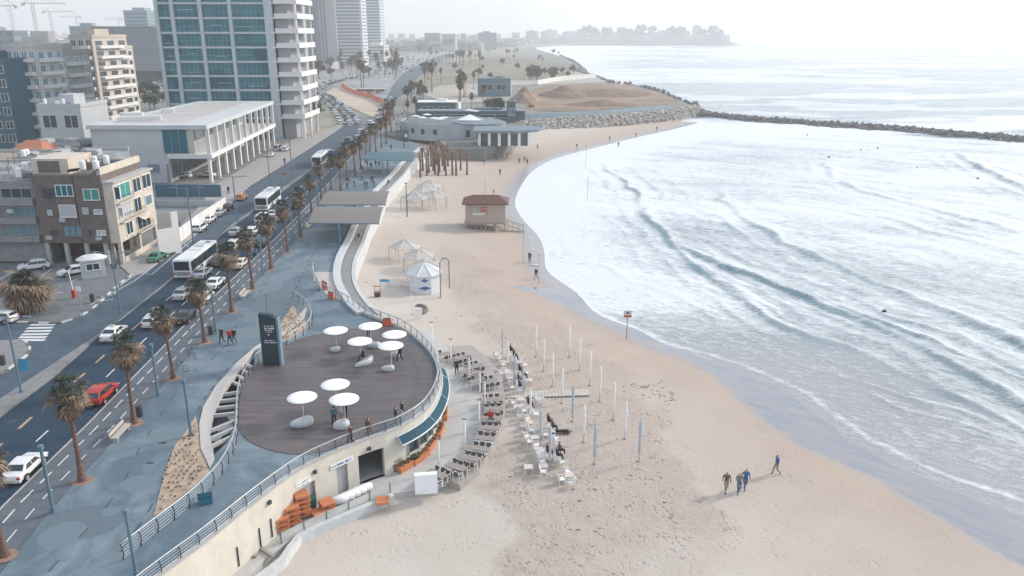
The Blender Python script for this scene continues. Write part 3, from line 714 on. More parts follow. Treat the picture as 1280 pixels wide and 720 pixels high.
# fascia signs with small lettering blocks
def wall_sign(s0, w, z, hgt, lines, label, col, fg):
    x, y = at_s(s0); n, an = nrm(s0)
    t = thing('wall_sign', label, 'sign', (x+n.x*.06, y+n.y*.06, z), an)
    mb = MB(); mb.box((0, 0, 0), (w, .05, hgt)); mb.build('panel', col, t)
    mb = MB(); rr = random.Random(4)
    for li in range(lines):
        xx = -w*.44; zc = hgt*(.5-(li+.5)/lines)
        while xx < w*.4:
            ww = rr.uniform(.05, .11); mb.box((xx+ww/2, -.035, zc), (ww, .02, hgt*.4/lines)); xx += ww+.05+(.1 if rr.random() < .2 else 0)
    mb.build('lettering', fg, t)
wall_sign((sE0+sE1)/2, 1.5, ZT+2.62, .5, 2, 'white notice board with two lines of writing above the orange tables', M_white, mat('grey_ink', (.2, .25, .3), .6))
wall_sign((sD0+sD1)/2, 2.1, ZT+2.7, .42, 1, 'white sign with a row of blue letters over the grey store door', M_white, mat('blue_ink', (.05, .16, .32), .6))
# window band, awning
win = wall_along('window', offset_line(EW, -.14), .05, ZT+.95, ZT+2.9, [(0, sW0, ZT+.9, ZT+3), (sW1, sw__[-1], ZT+.9, ZT+3)], M_glass, cafe, CO)
mb = MB()
for s in np.arange(sW0, sW1+.1, 1.35):
    x, y = at_s(s); n, an = nrm(s); mb.box((x+13+n.x*.0, y-65+n.y*.0, 1.93), (.09, .2, 1.94), an)
mb.build('frame', M_steel, win)
aw = thing('cafe_awning', 'dark blue glazed awning with white edge wrapping the seaward side of the deck', 'awning', (-13, 65, ZT))
l0 = [at_s(s) for s in np.arange(sW0-1.2, min(sw__[-1], s_of(549, 452, 0)), 1.1)]
o1 = offset_line(l0, .08); o2 = offset_line(l0, .7); n = len(l0); mb = MB()
vs = [Vector((*p, -.38))-CO for p in o1]+[Vector((*p, -.95))-CO for p in o2]+[Vector((*p, -.44))-CO for p in o1]+[Vector((*p, -1.01))-CO for p in o2]
mb.add(vs, [f for i in range(n-1) for f in ((i, n+i, n+i+1, i+1), (2*n+i, 2*n+i+1, 3*n+i+1, 3*n+i))]); mb.build('canopy', M_blue, aw)
mb = MB(); mb.tube([Vector((*p, -.96))-CO for p in o2], .07, 5); mb.tube([Vector((*p, -.36))-CO for p in o1], .05, 5)
for i in range(0, n, 4): mb.tube([vs[i]+Vector((0, 0, .03)), vs[n+i]+Vector((0, 0, .03))], .035, 4)
mb.build('edge_trim', mat('pale_trim', (.55, .62, .66), .5), aw)
# beams over the light well
lwt = thing('light_well_beams', 'pale concrete beams like ladder rungs across the crescent opening beside the deck', 'beam frame', (-23, 58, 0))
ci = smooth_line(UL([(266, 566), (263, 540), (267, 515), (280, 488), (300, 462), (316, 440)]), .5); cj = smooth_line(UL([(284, 555), (293, 532), (294, 505), (301, 481), (312, 462), (318, 450)]), .5)
ri, rj = resample(ci, 1.4), resample(cj, 1.4); m_ = min(len(ri), len(rj)); ri = resample(ci, 1e9) if 0 else ri
for k in range(1, 12):
    a = ri[int(k*(len(ri)-1)/12)]; c = rj[int(k*(len(rj)-1)/12)]
    v = Vector(c)-Vector(a); mid = (Vector(a)+Vector(c))/2
    mb = MB(); mb.box((mid.x+23, mid.y-58, -.16), (v.length+.3, .22, .28), math.atan2(v.y, v.x)); mb.build('beam', mat('beam_concrete', (.5, .5, .49), .8), lwt)
mb = MB(); mb.box((-25.5, 62, -1.9), (10, 26, .1)); struct(mb.build('light_well_floor', mat('well_floor', (.16, .17, .18), .9, 1, .2)))
for k, (x, y, c, lb) in enumerate(((-24.9, 57.6, (.7, .7, .7), 'white bundle lying on the light well floor nearest the street'), (-24.9, 59.4, (.6, .12, .1), 'red and white crate down in the light well'), (-24.6, 61.4, (.1, .3, .22), 'green box down in the light well'), (-24.3, 63.4, (.72, .72, .72), 'white bundle in the light well nearest the sign tower'))):
    t = thing('storage_crate', lb, 'crate', (x, y, -1.85), .2*k); mb = MB()
    mb.box((0, 0, .3), (1.1, .8, .6), taper=1.1); mb.build('crate_body', mat('crate%d' % k, c, .6), t)
    mb = MB(); mb.box((0, 0, .66), (1.3, 1.0, .08)); mb.build('lid', mat('crate_lid', (.6, .62, .62), .6), t)

# ================= dark sign tower =================
x, y = U(341, 456)
pt = thing('sign_tower', 'tall dark blue sign tower with small white lettering at the street side of the deck', 'sign tower', (x, y, .05), R(-4))
M_navy = mat('navy_panel', (.012, .035, .05), .5, 3, .1)
mb = MB(); mb.prism([(-.85, -.3), (.8, -.3), (.8, .3), (-.85, .3)], 0, 4.95); mb.add([(-.85, -.3, 4.951), (.4, -.3, 4.951), (.4, .3, 4.951), (-.85, .3, 4.951), (-.85, -.3, 5.35), (.4, -.3, 5.2), (.4, .3, 5.2), (-.85, .3, 5.35)], [(4, 5, 6, 7), (0, 1, 5, 4), (1, 2, 6, 5), (2, 3, 7, 6), (3, 0, 4, 7)]); mb.build('panel', M_navy, pt)
mb = MB(); mb.box((.93, .02, 2.45), (.22, .62, 4.9)); mb.build('side_panel', mat('blue_grey_panel', (.16, .25, .31), .5), pt)
mb = MB(); rr = random.Random(2)
for z, w, hgt, x0 in ((4.12, .9, .09, -.38), (3.88, .9, .17, -.38), (3.68, .85, .07, -.36), (3.5, .6, .06, -.22), (2.62, 1.0, .09, -.42), (2.42, 1.2, .11, -.5)):
    xx = x0
    while xx < x0+w: ww = rr.uniform(.05, .11); mb.box((xx+ww/2, -.309, z), (ww, .012, hgt*rr.uniform(.8, 1))); xx += ww+.03+(.09 if rr.random() < .18 else 0)
mb.lathe((.0, -.31, 3.22), [(.001, -.09), (.09, -.02), (.09, .03), (.001, .08)], 8)
mb.build('lettering', mat('white_letters', (.75, .77, .78), .5), pt)

# ================= deck sunshades and pebble seats =================
def shade():
    t = thing('sunshade', '', 'sunshade'); 
    mb = MB(); mb.tube([(0, 0, 0), (0, 0, .99)], [.026, .02], 8); mb.lathe((0, 0, 0), [(.16, 0), (.16, .03), (.04, .04)], 10); mb.build('pole', M_white, t)
    mb = MB(); mb.lathe((0, 0, 0), [(.02, 1.008), (.6, 1.005), (1.235, .996), (1.24, .993), (1.2, .990), (.6, .993), (.02, .994)], 36); mb.build('disc', mat('shade_white', (.88, .88, .88), .6), t, True)
    return t
sk = Kit(shade)
for bx, by, ty, lb in ((421, 435, 413.5, 'round white sunshade farthest left in the far cluster on the deck'), (464, 429, 408, 'round white sunshade at the back of the deck, touching the railing'),
        (494, 441, 418.5, 'round white sunshade farthest right on the deck, near the curved railing'), (451, 446, 427, 'round white sunshade in the middle of the far cluster'),
        (489.5, 458, 432.5, 'round white sunshade over the small pebble seat, nearest of the far cluster'), (421, 507, 481, 'round white sunshade at the back of the near trio'),
        (380, 524, 497, 'round white sunshade at the left of the near trio'), (432, 527, 499.5, 'round white sunshade at the right of the near trio, people standing beneath')):
    x, y = U(bx, by, .05); z = zat(y, ty); sk.put((x, y, .05), 0, lb, 'round white sunshades on the deck', (1, 1, z))
for o in COL.objects:
    if o.name.startswith('sunshade'): o.scale = (1, 1, o.scale[2])
def pebble(label, px, py, L_, W_w, hh, rz, bend=0):
    x, y = U(px, py, .05); mb = MB(); n = 22; vs = []; fs = []
    for j, (k, z) in enumerate(((.80, 0), (.97, .12), (1.0, .45), (.93, .75), (.75, .95), (.40, .93), (.12, .86))):
        for i in range(n):
            a = 2*math.pi*i/n; ux = math.cos(a)*L_/2*k; uy = math.sin(a)*W_w/2*k*(1+.18*math.cos(a))+bend*(ux/L_*2)**2
            vs.append((ux, uy, z*hh*(1+.12*math.cos(a+.6))))
    fs = [(j*n+i, j*n+(i+1) % n, (j+1)*n+(i+1) % n, (j+1)*n+i) for j in range(6) for i in range(n)]+[tuple(range(6*n, 7*n))]
    mb.add(vs, fs); o = mb.build('pebble_seat', mat('pebble_grp', (.48, .50, .52), .35, 2, .08), None, True); o.location = (x, y, .05); o.rotation_euler = (0, 0, rz)
    tag(o, label, 'seat', 'pebble shaped seats on the deck')
pebble('small grey pebble seat under the farthest left sunshade', 419, 439, 1.15, .8, .5, .1)
pebble('grey pebble seat behind the middle of the far sunshades', 468, 434, 1.4, 1.0, .55, 0)
pebble('grey pebble seat next to the person in black', 494, 446, .9, .9, .6, .5)
pebble('long curved grey pebble seat in the centre of the deck', 458, 455, 2.7, .75, .55, 1.05, .35)
pebble('low grey pebble seat at the foot of the nearest far sunshade', 485, 463, 1.3, .8, .5, .1)
pebble('large hollowed pebble seat under the left near sunshade', 378, 532, 2.0, 1.15, .65, .55, .15)
pebble('round pebble seat beside the standing group', 427, 535, 1.4, 1.2, .7, .3)

# ================= furniture on the lower terrace =================
rnd = random.Random(11)
def chair_mesh(seatm, frame, name):
    mb = MB()
    mb.mi(1).box((0, 0, .44), (.46, .44, .04)); mb.mi(1).box((0, -.235, .68), (.44, .04, .42), 0, .14)
    mb.mi(0)
    for sx in (-1, 1):
        mb.tube([(sx*.24, .2, 0), (sx*.22, .2, .64)], .024, 5); mb.tube([(sx*.24, -.24, 0), (sx*.22, -.2, .44), (sx*.22, -.27, .9)], .024, 5); mb.tube([(sx*.235, .2, .64), (sx*.235, -.23, .66)], .026, 5)
    mb.tube([(-.22, -.27, .9), (.22, -.27, .9)], .024, 5)
    return mb.build(name, [frame, seatm])
def table_kit(w, d, top, frame):
    def mk_():
        t = thing('dining_table', '', 'table'); mb = MB()
        n = 7
        for i in range(n): mb.box((0, -d/2+(i+.5)*d/n, .74), (w, d/n-.015, .04))
        mb.build('table_top', top, t)
        for sx in (-1, 1):
            for sy in (-1, 1): mb = MB(); mb.box((sx*(w/2-.06), sy*(d/2-.06), .36), (.06, .06, .72)); mb.build('leg', frame, t)
        return t
    return Kit(mk_)
tk = table_kit(1.85, .8, M_tgrey, M_white)
tch = chair_mesh(mat('dark_seat', (.11, .085, .075), .8), M_white, 'terrace_chair'); COL.objects.unlink(tch)
tabs = [(546, 597), (570, 588), (587, 577), (599, 565), (606, 552), (611, 539), (615, 527), (617, 515), (616, 503), (611, 480), (597, 480), (592, 470), (583, 467), (593, 461), (577, 450), (560, 445)]
ordn = ['nearest the white block', 'second from the white block', 'third from the white block', 'fourth from the white block', 'fifth from the white block', 'just behind the seated person in red', 'at which the person in red sits', 'one back from the person in red', 'nearest the timber walkway', 'just beyond the timber walkway', 'inside the umbrella row beyond the walkway', 'second inside the far umbrella row', 'beside the person in black', 'outer side of the far end', 'near the far end of the terrace', 'at the very far end of the terrace']
for i, (px, py) in enumerate(tabs):
    x, y = U(px, py, ZT+.4); rz = math.atan2(y-66, x+15); rz = max(-.75, min(.5, rz*.75)); z0 = ZT+.03
    tk.put((x, y, z0), rz, 'grey slatted dining table with white legs, '+ordn[i], 'dining tables on the curved terrace')
    for sd in (-1, 1):
        for k in (-1, 0, 1):
            if i > 9 and rnd.random() < .3: continue
            c = tch.copy(); COL.objects.link(c); dx, dy = k*.58, sd*(.52+rnd.uniform(0, .15))
            c.location = (x+dx*math.cos(rz)-dy*math.sin(rz), y+dx*math.sin(rz)+dy*math.cos(rz), z0); c.rotation_euler = (0, 0, rz+(0 if sd < 0 else math.pi)+rnd.uniform(-.1, .1))
            tag(c, 'white framed terrace chair with dark seat pushed up to a grey slatted table', 'chair', 'chairs around the dining tables on the curved terrace')
# closed umbrellas
def closed_umb(cm, hgt=3.0, arms=False, base=False):
    def mk_():
        t = thing('closed_umbrella', '', 'umbrella'); mb = MB(); mb.tube([(0, 0, 0), (0, 0, hgt)], .03, 6); mb.build('pole', M_white if not base else M_steel, t)
        mb = MB(); mb.lathe((0, 0, 0), [(.04, hgt*.20), (.10, hgt*.24), (.085, hgt*.5), (.105, hgt*.72), (.08, hgt*.9), (.02, hgt*1.0)], 9); mb.build('folded_canvas', cm, t, True)
        if arms:
            mb = MB()
            for a in range(6): mb.tube([(0, 0, hgt-.05), (.22*math.cos(a), .22*math.sin(a), hgt+.04)], .03, 4)
            mb.build('rib_tips', M_dark, t)
        if base: mb = MB(); mb.lathe((0, 0, 0), [(.13, 0), (.13, .08), (.05, .14)], 10); mb.build('base', mat('umbrella_base', (.36, .33, .30), .8), t)
        return t
    return Kit(mk_)
ku = closed_umb(M_fabric, 3.0, True)
for bx, by, lb in ((564, 456, 'at the far end of the terrace'), (587, 479, 'beside the person in black'), (600, 497, 'tall pair by the walkway, street side'), (606, 511, 'tall pair by the walkway, sea side'),
    (599, 537, 'opposite the person in red'), (581, 563, 'in the middle of the near terrace'), (549, 589, 'nearest the cafe planters'), (540, 436, 'alone between the deck and the sand kiosk')):
    x, y = U(bx, by, ZT+.03); ku.put((x, y, ZT+.03 if by > 440 else -3.3), rnd.random(), 'closed white terrace umbrella '+lb, 'closed terrace umbrellas')
ka = closed_umb(M_fabric, 3.1, False, True); kb_ = closed_umb(M_fabric2, 3.2, False, True)
UM = [(628, 442, 409, 1), (670, 446.5, 405, 0), (679.5, 464, 422, 0), (690.5, 483, 440, 0), (702.5, 504, 457, 0), (711.5, 447, 404, 0), (724, 463, 420, 0), (737, 482, 436, 0), (749.5, 502, 454, 0), (766.5, 525, 474, 0),
      (781, 549, 499, 0), (798.5, 577, 523, 1), (715.5, 527, 480, 1), (729.5, 553, 502, 0), (743, 580, 528, 1), (635, 460, 425, 0), (643, 484, 442, 1), (653.5, 500, 460, 1), (663, 526, 483, 0), (675.5, 556, 509, 1), (687, 587, 531, 1)]
ws_ = ['at the far end of the white chair rows', 'farthest left in the first free row', 'second in the first free row', 'third in the first free row', 'fourth in the first free row, by the walkway end', 'farthest in the seaward row', 'second in the seaward row', 'third in the seaward row', 'fourth in the seaward row', 'fifth in the seaward row', 'sixth in the seaward row', 'nearest in the seaward row', 'just past the end of the timber walkway', 'between the two blue grey ones below the walkway', 'nearest of the inner free row', 'thick white one among the far chairs', 'blue grey one beside the seated group in dark clothes', 'next to the walkway among the chairs', 'white one on the near side of the walkway', 'between the two near chair rows', 'nearest one among the white chairs']
for (bx, by, ty, k), lb in zip(UM, ws_):
    x, y, z = G(bx, by); (kb_ if k else ka).put((x, y, z-.03), rnd.random()*3, ('blue grey' if k else 'white')+' closed beach umbrella, '+lb, 'closed beach umbrellas in the sand', (zat(y, ty)-z)/3.15)
# white plastic chairs & small tables on the sand
def plastic_chair(n_):
    t = thing('plastic_chair', '', 'chair'); mb = MB(); mb.box((0, 0, .42), (.52, .5, .05)); mb.build('seat', M_white, t)
    mb = MB(); mb.box((0, -.27, .66), (.5, .05, .46), 0, .2); mb.box((-.28, 0, .62), (.05, .5, .04)); mb.box((.28, 0, .62), (.05, .5, .04)); mb.build('backrest', M_white, t)
    for sx in (-1, 1):
        for sy in (-1, 1): mb = MB(); mb.tube([(sx*.27, sy*.26, 0), (sx*.25, sy*.23, .6 if sy > 0 else .42)], .03, 5); mb.build('leg', M_white, t)
    return t
pk = Kit(lambda: plastic_chair(0))
Z2 = lambda a, b_: (560+a/4.5, 380+b_/4.5)
Z3 = lambda a, b_: (560+a/4.5, 500+b_/4.5)
ch = [Z2(270, 300), Z2(285, 325), Z2(308, 358), Z2(293, 410), Z2(325, 395), Z2(340, 425), Z2(350, 455), Z2(358, 488), Z3(360, 35), Z3(377, 58), Z3(402, 108), Z3(425, 80), Z3(445, 125), Z3(425, 168), Z3(470, 190), Z3(440, 225), Z3(452, 255), Z3(495, 275), Z3(522, 338), Z3(528, 368), Z3(535, 425), Z3(637, 370), Z3(668, 425), Z3(637, 468), Z3(694, 492), Z3(495, 98), Z3(547, 215), Z3(600, 240), Z3(622, 272), Z2(415, 330), Z2(430, 360), Z2(440, 405), Z2(500, 545), Z2(520, 570), Z2(395, 560), Z3(505, 318)]
for i, (px, py) in enumerate(ch):
    x, y, z = G(px, py); pk.put((x, y, z), R(rnd.choice([-70, -80, 100, -60])+rnd.uniform(-15, 15)), 'white plastic armchair in the long double row standing on the sand', 'white plastic chairs on the sand')
def low_table(): 
    t = thing('low_table', '', 'table'); mb = MB(); mb.box((0, 0, .5), (.75, .75, .05)); mb.build('table_top', M_pink, t)
    for sx in (-1, 1):
        for sy in (-1, 1): mb = MB(); mb.box((sx*.32, sy*.32, .24), (.06, .06, .47)); mb.build('leg', M_white, t)
    return t
lk = Kit(low_table)
for i, (px, py) in enumerate([Z2(290, 312), Z2(315, 345), Z2(335, 405), Z2(350, 440), Z2(410, 560), Z2(512, 560), Z3(410, 60), Z3(455, 150), Z3(487, 235), Z3(510, 305), Z3(535, 395), Z3(640, 330), Z3(680, 450), Z2(405, 350), Z2(455, 450)]):
    x, y, z = G(px, py); lk.put((x, y, z), rnd.uniform(-.3, .3), 'small square pale topped table between the white chairs on the sand', 'small tables among the white chairs')
o = lk.put(G(*Z3(452, 405)), .1, 'lone brown topped square table on the sand away from the chair rows', 'small tables among the white chairs')
# timber walkway over the sand
pts = [(626, 500), (736, 497), (733, 488), (624, 490)]
wk = thing('timber_walkway', 'flat pale timber walkway crossing the sand between the chair rows', 'walkway', G(680, 494))
a, b_ = Vector(G(625, 495)), Vector(G(736, 492)); a.z = b_.z = max(G(625+k*11, 495)[2] for k in range(11))-.02; o_ = Vector(G(680, 494)); n = 26; v = (b_-a)/n; an = math.atan2(v.y, v.x); mb = MB()
for i in range(n): mb.box(a+v*(i+.5)-o_+Vector((0, 0, .12)), (v.length-.03, 1.45, .06), an)
mb.build('planks', mat('pale_planks', (.50, .46, .41), .85, 3, .12), wk)
mb = MB()
for q in (-.5, .5): mb.box((a+b_)/2-o_+Vector((-math.sin(an)*q, math.cos(an)*q, .03)), ((b_-a).length, .1, .12), an, 0)
mb.build('bearers', M_tgrey, wk)

# ================= service yard things =================
def orange_table(): 
    t = thing('orange_table', '', 'table'); mb = MB()
    for i in range(6): mb.box((0, -.42+i*.168, .40), (1.0, .15, .04))
    mb.box((0, .5, .33), (1.0, .04, .16)); mb.box((0, -.5, .33), (1.0, .04, .16)); mb.box((.5, 0, .33), (.04, 1.0, .16)); mb.box((-.5, 0, .33), (.04, 1.0, .16)); mb.build('table_top', M_orange, t)
    for sx in (-1, 1):
        for sy in (-1, 1): mb = MB(); mb.box((sx*.44, sy*.43, .19), (.09, .09, .38)); mb.build('leg', M_orange, t)
    return t
ok_ = Kit(orange_table)
for px, py, n, nm in ((352, 663, 3, 'nearest the camera'), (366, 655, 4, 'between the other two'), (379, 646, 5, 'beside the green bin'), (398, 645, 1, 'single'), (410, 638, 2, 'by the white rolls')):
    x, y = U(px, py, ZT)
    for k in range(n):
        pos = 'bottom of' if k == 0 else ('topmost of' if k == n-1 else '%s up in' % ['', 'second', 'third', 'fourth', 'fifth', 'sixth'][k])
        lb = 'low orange table, %s the stack %s' % (pos, nm) if n > 1 else 'low orange slatted table standing alone between the stacks and the white rolls'
        ok_.put((x+rnd.uniform(-.04, .04), y+rnd.uniform(-.04, .04), ZT+k*.40), .55+rnd.uniform(-.06, .06), lb, 'orange tables stacked in the cafe yard')
x, y, z = G(479, 637); ok_.put((x, y, max(z, ZT)), .2, 'low orange table left alone outside the glass fence on the sand', 'orange tables stacked in the cafe yard')
for i in range(5):
    px, py = 424+i*7.6, 630-i*3.6; x, y = U(px, py, ZT); mb = MB()
    mb.tube([(-.75, 0, .35), (-.7, 0, .36), (0, .02, .38), (.7, 0, .35), (.76, 0, .35)], [.12, .33, .36, .32, .1], 12)
    o = mb.build('wrapped_cushion', mat('white_plastic_wrap', (.72, .74, .78), .35, 6, .08, .5, 9), None, True); o.location = (x, y, ZT); o.rotation_euler = (0, 0, .45+i*.05)
    tag(o, 'white plastic wrapped cushion roll, %s from the orange tables' % ['first', 'second', 'third', 'fourth', 'fifth'][i], 'cushion roll', 'wrapped cushion rolls in the cafe yard')
x, y = U(388, 637, ZT); t = thing('green_bin', 'dark green bin with a lid standing behind the orange tables', 'bin', (x, y, ZT), .4); mb = MB(); mb.box((0, 0, .5), (.7, .6, 1.0), taper=1.15); mb.build('bin_body', mat('dark_green', (.02, .12, .10), .5), t); mb = MB(); mb.box((0, 0, 1.04), (.86, .76, .07)); mb.build('lid', mat('dark_green', (.02, .12, .10), .5), t)
glf = smooth_line(UL([(352, 680), (380, 666), (412, 651), (450, 634), (488, 617)], ZT), 1)
t = thing('glass_fence', 'low clear glass fence with grey posts along the sand side of the cafe yard', 'fence', (*glf[0], ZT)); o_ = Vector((*glf[0], 0)); ps = resample(glf, 2.0)
gm = mat('clear_panel', (.62, .64, .62), .15)
gm.node_tree.nodes['Principled BSDF'].inputs['Alpha'].default_value = .45
for i, p in enumerate(ps):
    mb = MB(); mb.box(Vector((*p, .5))-o_, (.08, .08, 1.0)); mb.build('post', M_lamp, t)
    if i < len(ps)-1:
        q = ps[i+1]; v = Vector(q)-Vector(p); mb = MB(); mb.box(Vector(((p[0]+q[0])/2, (p[1]+q[1])/2, .5))-o_, (v.length-.12, .025, .8), math.atan2(v.y, v.x)); mb.build('glass_panel', gm, t)
bw = UL([(300, 738), (352, 700), (372, 672), (430, 645), (490, 620)], ZT); l = smooth_line(bw, 1)
tag(ribbon(l, -.1, .35, ZT-.8, 'low_wall', whitec, z1=ZT+.25), 'low pale concrete kerb wall between the cafe yard and the raked sand', 'wall')
x, y = U(533, 617, ZT); t = thing('white_block', 'big white padded block standing upright at the start of the terrace', 'screen', (x, y, ZT), R(8)); mb = MB(); mb.box((0, 0, .95), (1.75, .45, 1.7)); mb.build('padded_panel', mat('padded_white', (.86, .87, .9), .6, 2, .03), t)
for sx in (-1, 1): mb = MB(); mb.box((sx*.6, 0, .05), (.12, .8, .1)); mb.build('foot', M_steel, t)
for i, (px, py) in enumerate(((510, 585), (526, 575), (539, 560), (550, 542), (556, 520))):
    x, y = U(px, py, ZT); s = s_of(px, py, ZT); n_, an = nrm(s)
    t = thing('planter_box', 'orange planter box, %s from the store room opening under the cafe window' % ['first', 'second', 'third', 'fourth', 'fifth'][i], 'planter', (x, y, ZT), an, 'orange planters under the cafe window')
    mb = MB(); mb.box((0, 0, .28), (2.1, .5, .55), taper=1.05); mb.build('box', M_orange, t)
    mb = MB()
    for k in range(90):
        c = Vector((rnd.uniform(-1, 1), rnd.uniform(-.2, .2), .56+rnd.uniform(0, .32))); d_ = Vector((rnd.uniform(-1, 1), rnd.uniform(-1, 1), rnd.uniform(-.5, 1))).normalized()*.13; e = d_.cross(Vector((rnd.random(), 1, rnd.random()))).normalized()*.06
        mb.add([c-d_, c+e, c+d_, c-e], [(0, 1, 2, 3)])
    mb.build('plants', M_leaf, t)
x, y = U(498, 588, ZT); t = thing('plant_pot', 'square brown pot at the corner of the store room opening', 'pot', (x, y, ZT)); mb = MB(); mb.box((0, 0, .35), (.6, .6, .7), taper=1.15); mb.build('pot', mat('brown_pot', (.2, .12, .09), .8, 8, .3), t)
mb = MB()
for k in range(40):
    c = Vector((rnd.uniform(-.3, .3), rnd.uniform(-.3, .3), .7+rnd.uniform(0, .3))); mb.add([c, c+Vector((.1, .03, .05)), c+Vector((.05, .1, .12))], [(0, 1, 2)])
mb.build('plants', M_leaf, t)
x, y = U(331, 690, ZT)
t = thing('scrap_timber', 'dark timber beam lying on the ground at the end of the cafe yard', 'timber', (x, y, ZT), -.7); mb = MB(); mb.box((0, 0, .1), (2.2, .22, .18)); mb.build('beam', M_tgrey, t); mb = MB(); mb.box((-.3, -.9, .08), (.9, .3, .14), .6); mb.build('block', M_tgrey, t)
# ================= palms =================
M_trunk = mat('palm_trunk', (.16, .095, .075), .95, 5, .35, .8, 14)
M_dead = mat('dead_frond', (.27, .195, .13), .9, 3, .35)
M_deadd = mat('old_frond', (.11, .075, .05), .9, 3, .35)
M_green = mat('green_frond', (.035, .045, .028), .75, 3, .35)
def frond(mb, base, az, el, L_, droop, fan, rr):
    d = Vector((math.cos(az)*math.cos(el), math.sin(az)*math.cos(el), math.sin(el)))
    side = Vector((-math.sin(az), math.cos(az), 0)); p = base.copy(); pts = [p.copy()]
    for i in range(3): d = (d+Vector((0, 0, -droop))).normalized(); p = p+d*L_*.2; pts.append(p.copy())
    mb.tube(pts, [.035, .025, .02, .02], 3, False)
    up = side.cross(d).normalized(); tip = pts[-1]
    for k in range(fan):
        a = (k/(fan-1)-.5)*2.5+rr.uniform(-.1, .1); l = L_*.5*(1-.25*abs(a)/1.25)*rr.uniform(.8, 1.15)
        dd = (d*math.cos(a)+side*math.sin(a)+up*rr.uniform(-.22, .22)).normalized()
        mid = tip+dd*l*.55+Vector((0, 0, -droop*.12)); end = tip+dd*l+Vector((0, 0, -l*(.25+droop*.6)))
        w = (dd.cross(up)).normalized()*.055
        mb.add([tip, mid-w, end, mid+w], [(0, 1, 2, 3)])
def palm_kit(seed, hgt, lean, big=1):
    def mk_():
        rr = random.Random(seed); t = thing('palm_tree', '', 'palm tree'); top = Vector((lean[0], lean[1], hgt))
        mb = MB(); pts = []; rs = []
        for i in range(13):
            k = i/12; pts.append((lean[0]*k*k, lean[1]*k*k, hgt*k)); rs.append((.30-.14*min(1, k*5)-.03*k)*(1+.05*(i % 2)))
        rs[0] = .36; mb.tube(pts, rs, 9)
        for i in range(46):
            k = rr.uniform(.06, .97); a = rr.uniform(0, 6.28); c = Vector((lean[0]*k*k, lean[1]*k*k, hgt*k)); r0 = .17
            o = Vector((math.cos(a), math.sin(a), 0)); mb.add([c+o*r0+Vector((-o.y*.05, o.x*.05, 0)), c+o*(r0+.09)+Vector((0, 0, .16)), c+o*r0+Vector((o.y*.05, -o.x*.05, 0))], [(0, 1, 2)])
        mb.build('trunk', M_trunk, t)
        mb = MB()
        for i in range(int(100*big)):
            k = rr.random(); mb.mi(1 if rr.random() < .5 else 0)
            frond(mb, top+Vector((0, 0, -.15-.9*k)), rr.uniform(0, 6.28), R(rr.uniform(-60, 48)-28*k), rr.uniform(1.15, 1.95)*(1-.25*k)*big**.5, rr.uniform(.08, .24), 9, rr)
        mb.build('dead_skirt', [M_dead, M_deadd], t)
        mb = MB()
        for i in range(int(34*big)): frond(mb, top+Vector((0, 0, -.1)), rr.uniform(0, 6.28), R(rr.uniform(5, 80)), rr.uniform(1.0, 1.5), .14, 9, rr)
        mb.build('crown', M_green, t)
        return t
    return Kit(mk_)
PK = [palm_kit(3, 7.1, (-.35, .1)), palm_kit(5, 6.9, (.15, .2)), palm_kit(8, 7.3, (-.2, -.1))]
PALMS = [(-4, 700), (103, 601), (168, 529), (217, 473), (256, 428), (290, 390), (316, 361), (339, 336), (359.5, 314.5), (375.5, 296), (389.5, 267), (402, 249), (414, 237), (426, 238), (434, 224), (444, 220), (451, 211), (458, 204), (463, 192), (470, 190), (477, 184), (483, 180), (484, 170), (489, 165), (487, 156), (492, 150)]
posw = ['cut off by the left edge at the bottom', 'with its brown crown in front of the red car', 'second in full view, crown over the yellow lane dashes', 'beside the two bicycles', 'third beyond the bicycles', 'beside the white bench', 'left of the crown row, bare dark trunk', 'nearest the two lamp posts', 'beside the far bench', 'in front of the nearest slatted canopy', 'at the corner of the slatted canopy']
for i, (px, py) in enumerate(PALMS):
    x, y = U(px, py)
    if i == 0: x, y = -31.6, 42.2
    k = PK[i % 3]
    lb = ('street palm with shaggy brown skirt, '+posw[i]) if i < len(posw) else 'distant street palm with shaggy brown skirt in the dense far part of the promenade row'
    top = [0, 478, 428, 388, 350, 310, 290, 268, 255, 238, 220, 205, 195][i] if 0 < i < 13 else None
    s = 1.0
    if top: s = (zat(y, top))/7.5
    elif i: s = 1.0
    k.put((x, y, 0), random.uniform(0, 6), lb, 'palms in a row along the promenade', s)
    ring = MB(); ring.lathe((0, 0, 0), [(.75, .0), (.75, .012), (.3, .05)], 14)
    if i < 12: o = ring.build('tree_pit_soil', mat('pit_soil', (.26, .17, .13), .95, 6, .3)); o.location = (x, y, .002); struct(o)
# big palm in the car park
bigp = palm_kit(21, 3.2, (.1, 0), 2.6); x, y = U(36, 390, ZR); bigp.put((x, y, ZR), 0, 'short thick shaggy palm standing in the car park corner at the left edge', scale=(1.35, 1.35, 1.2))
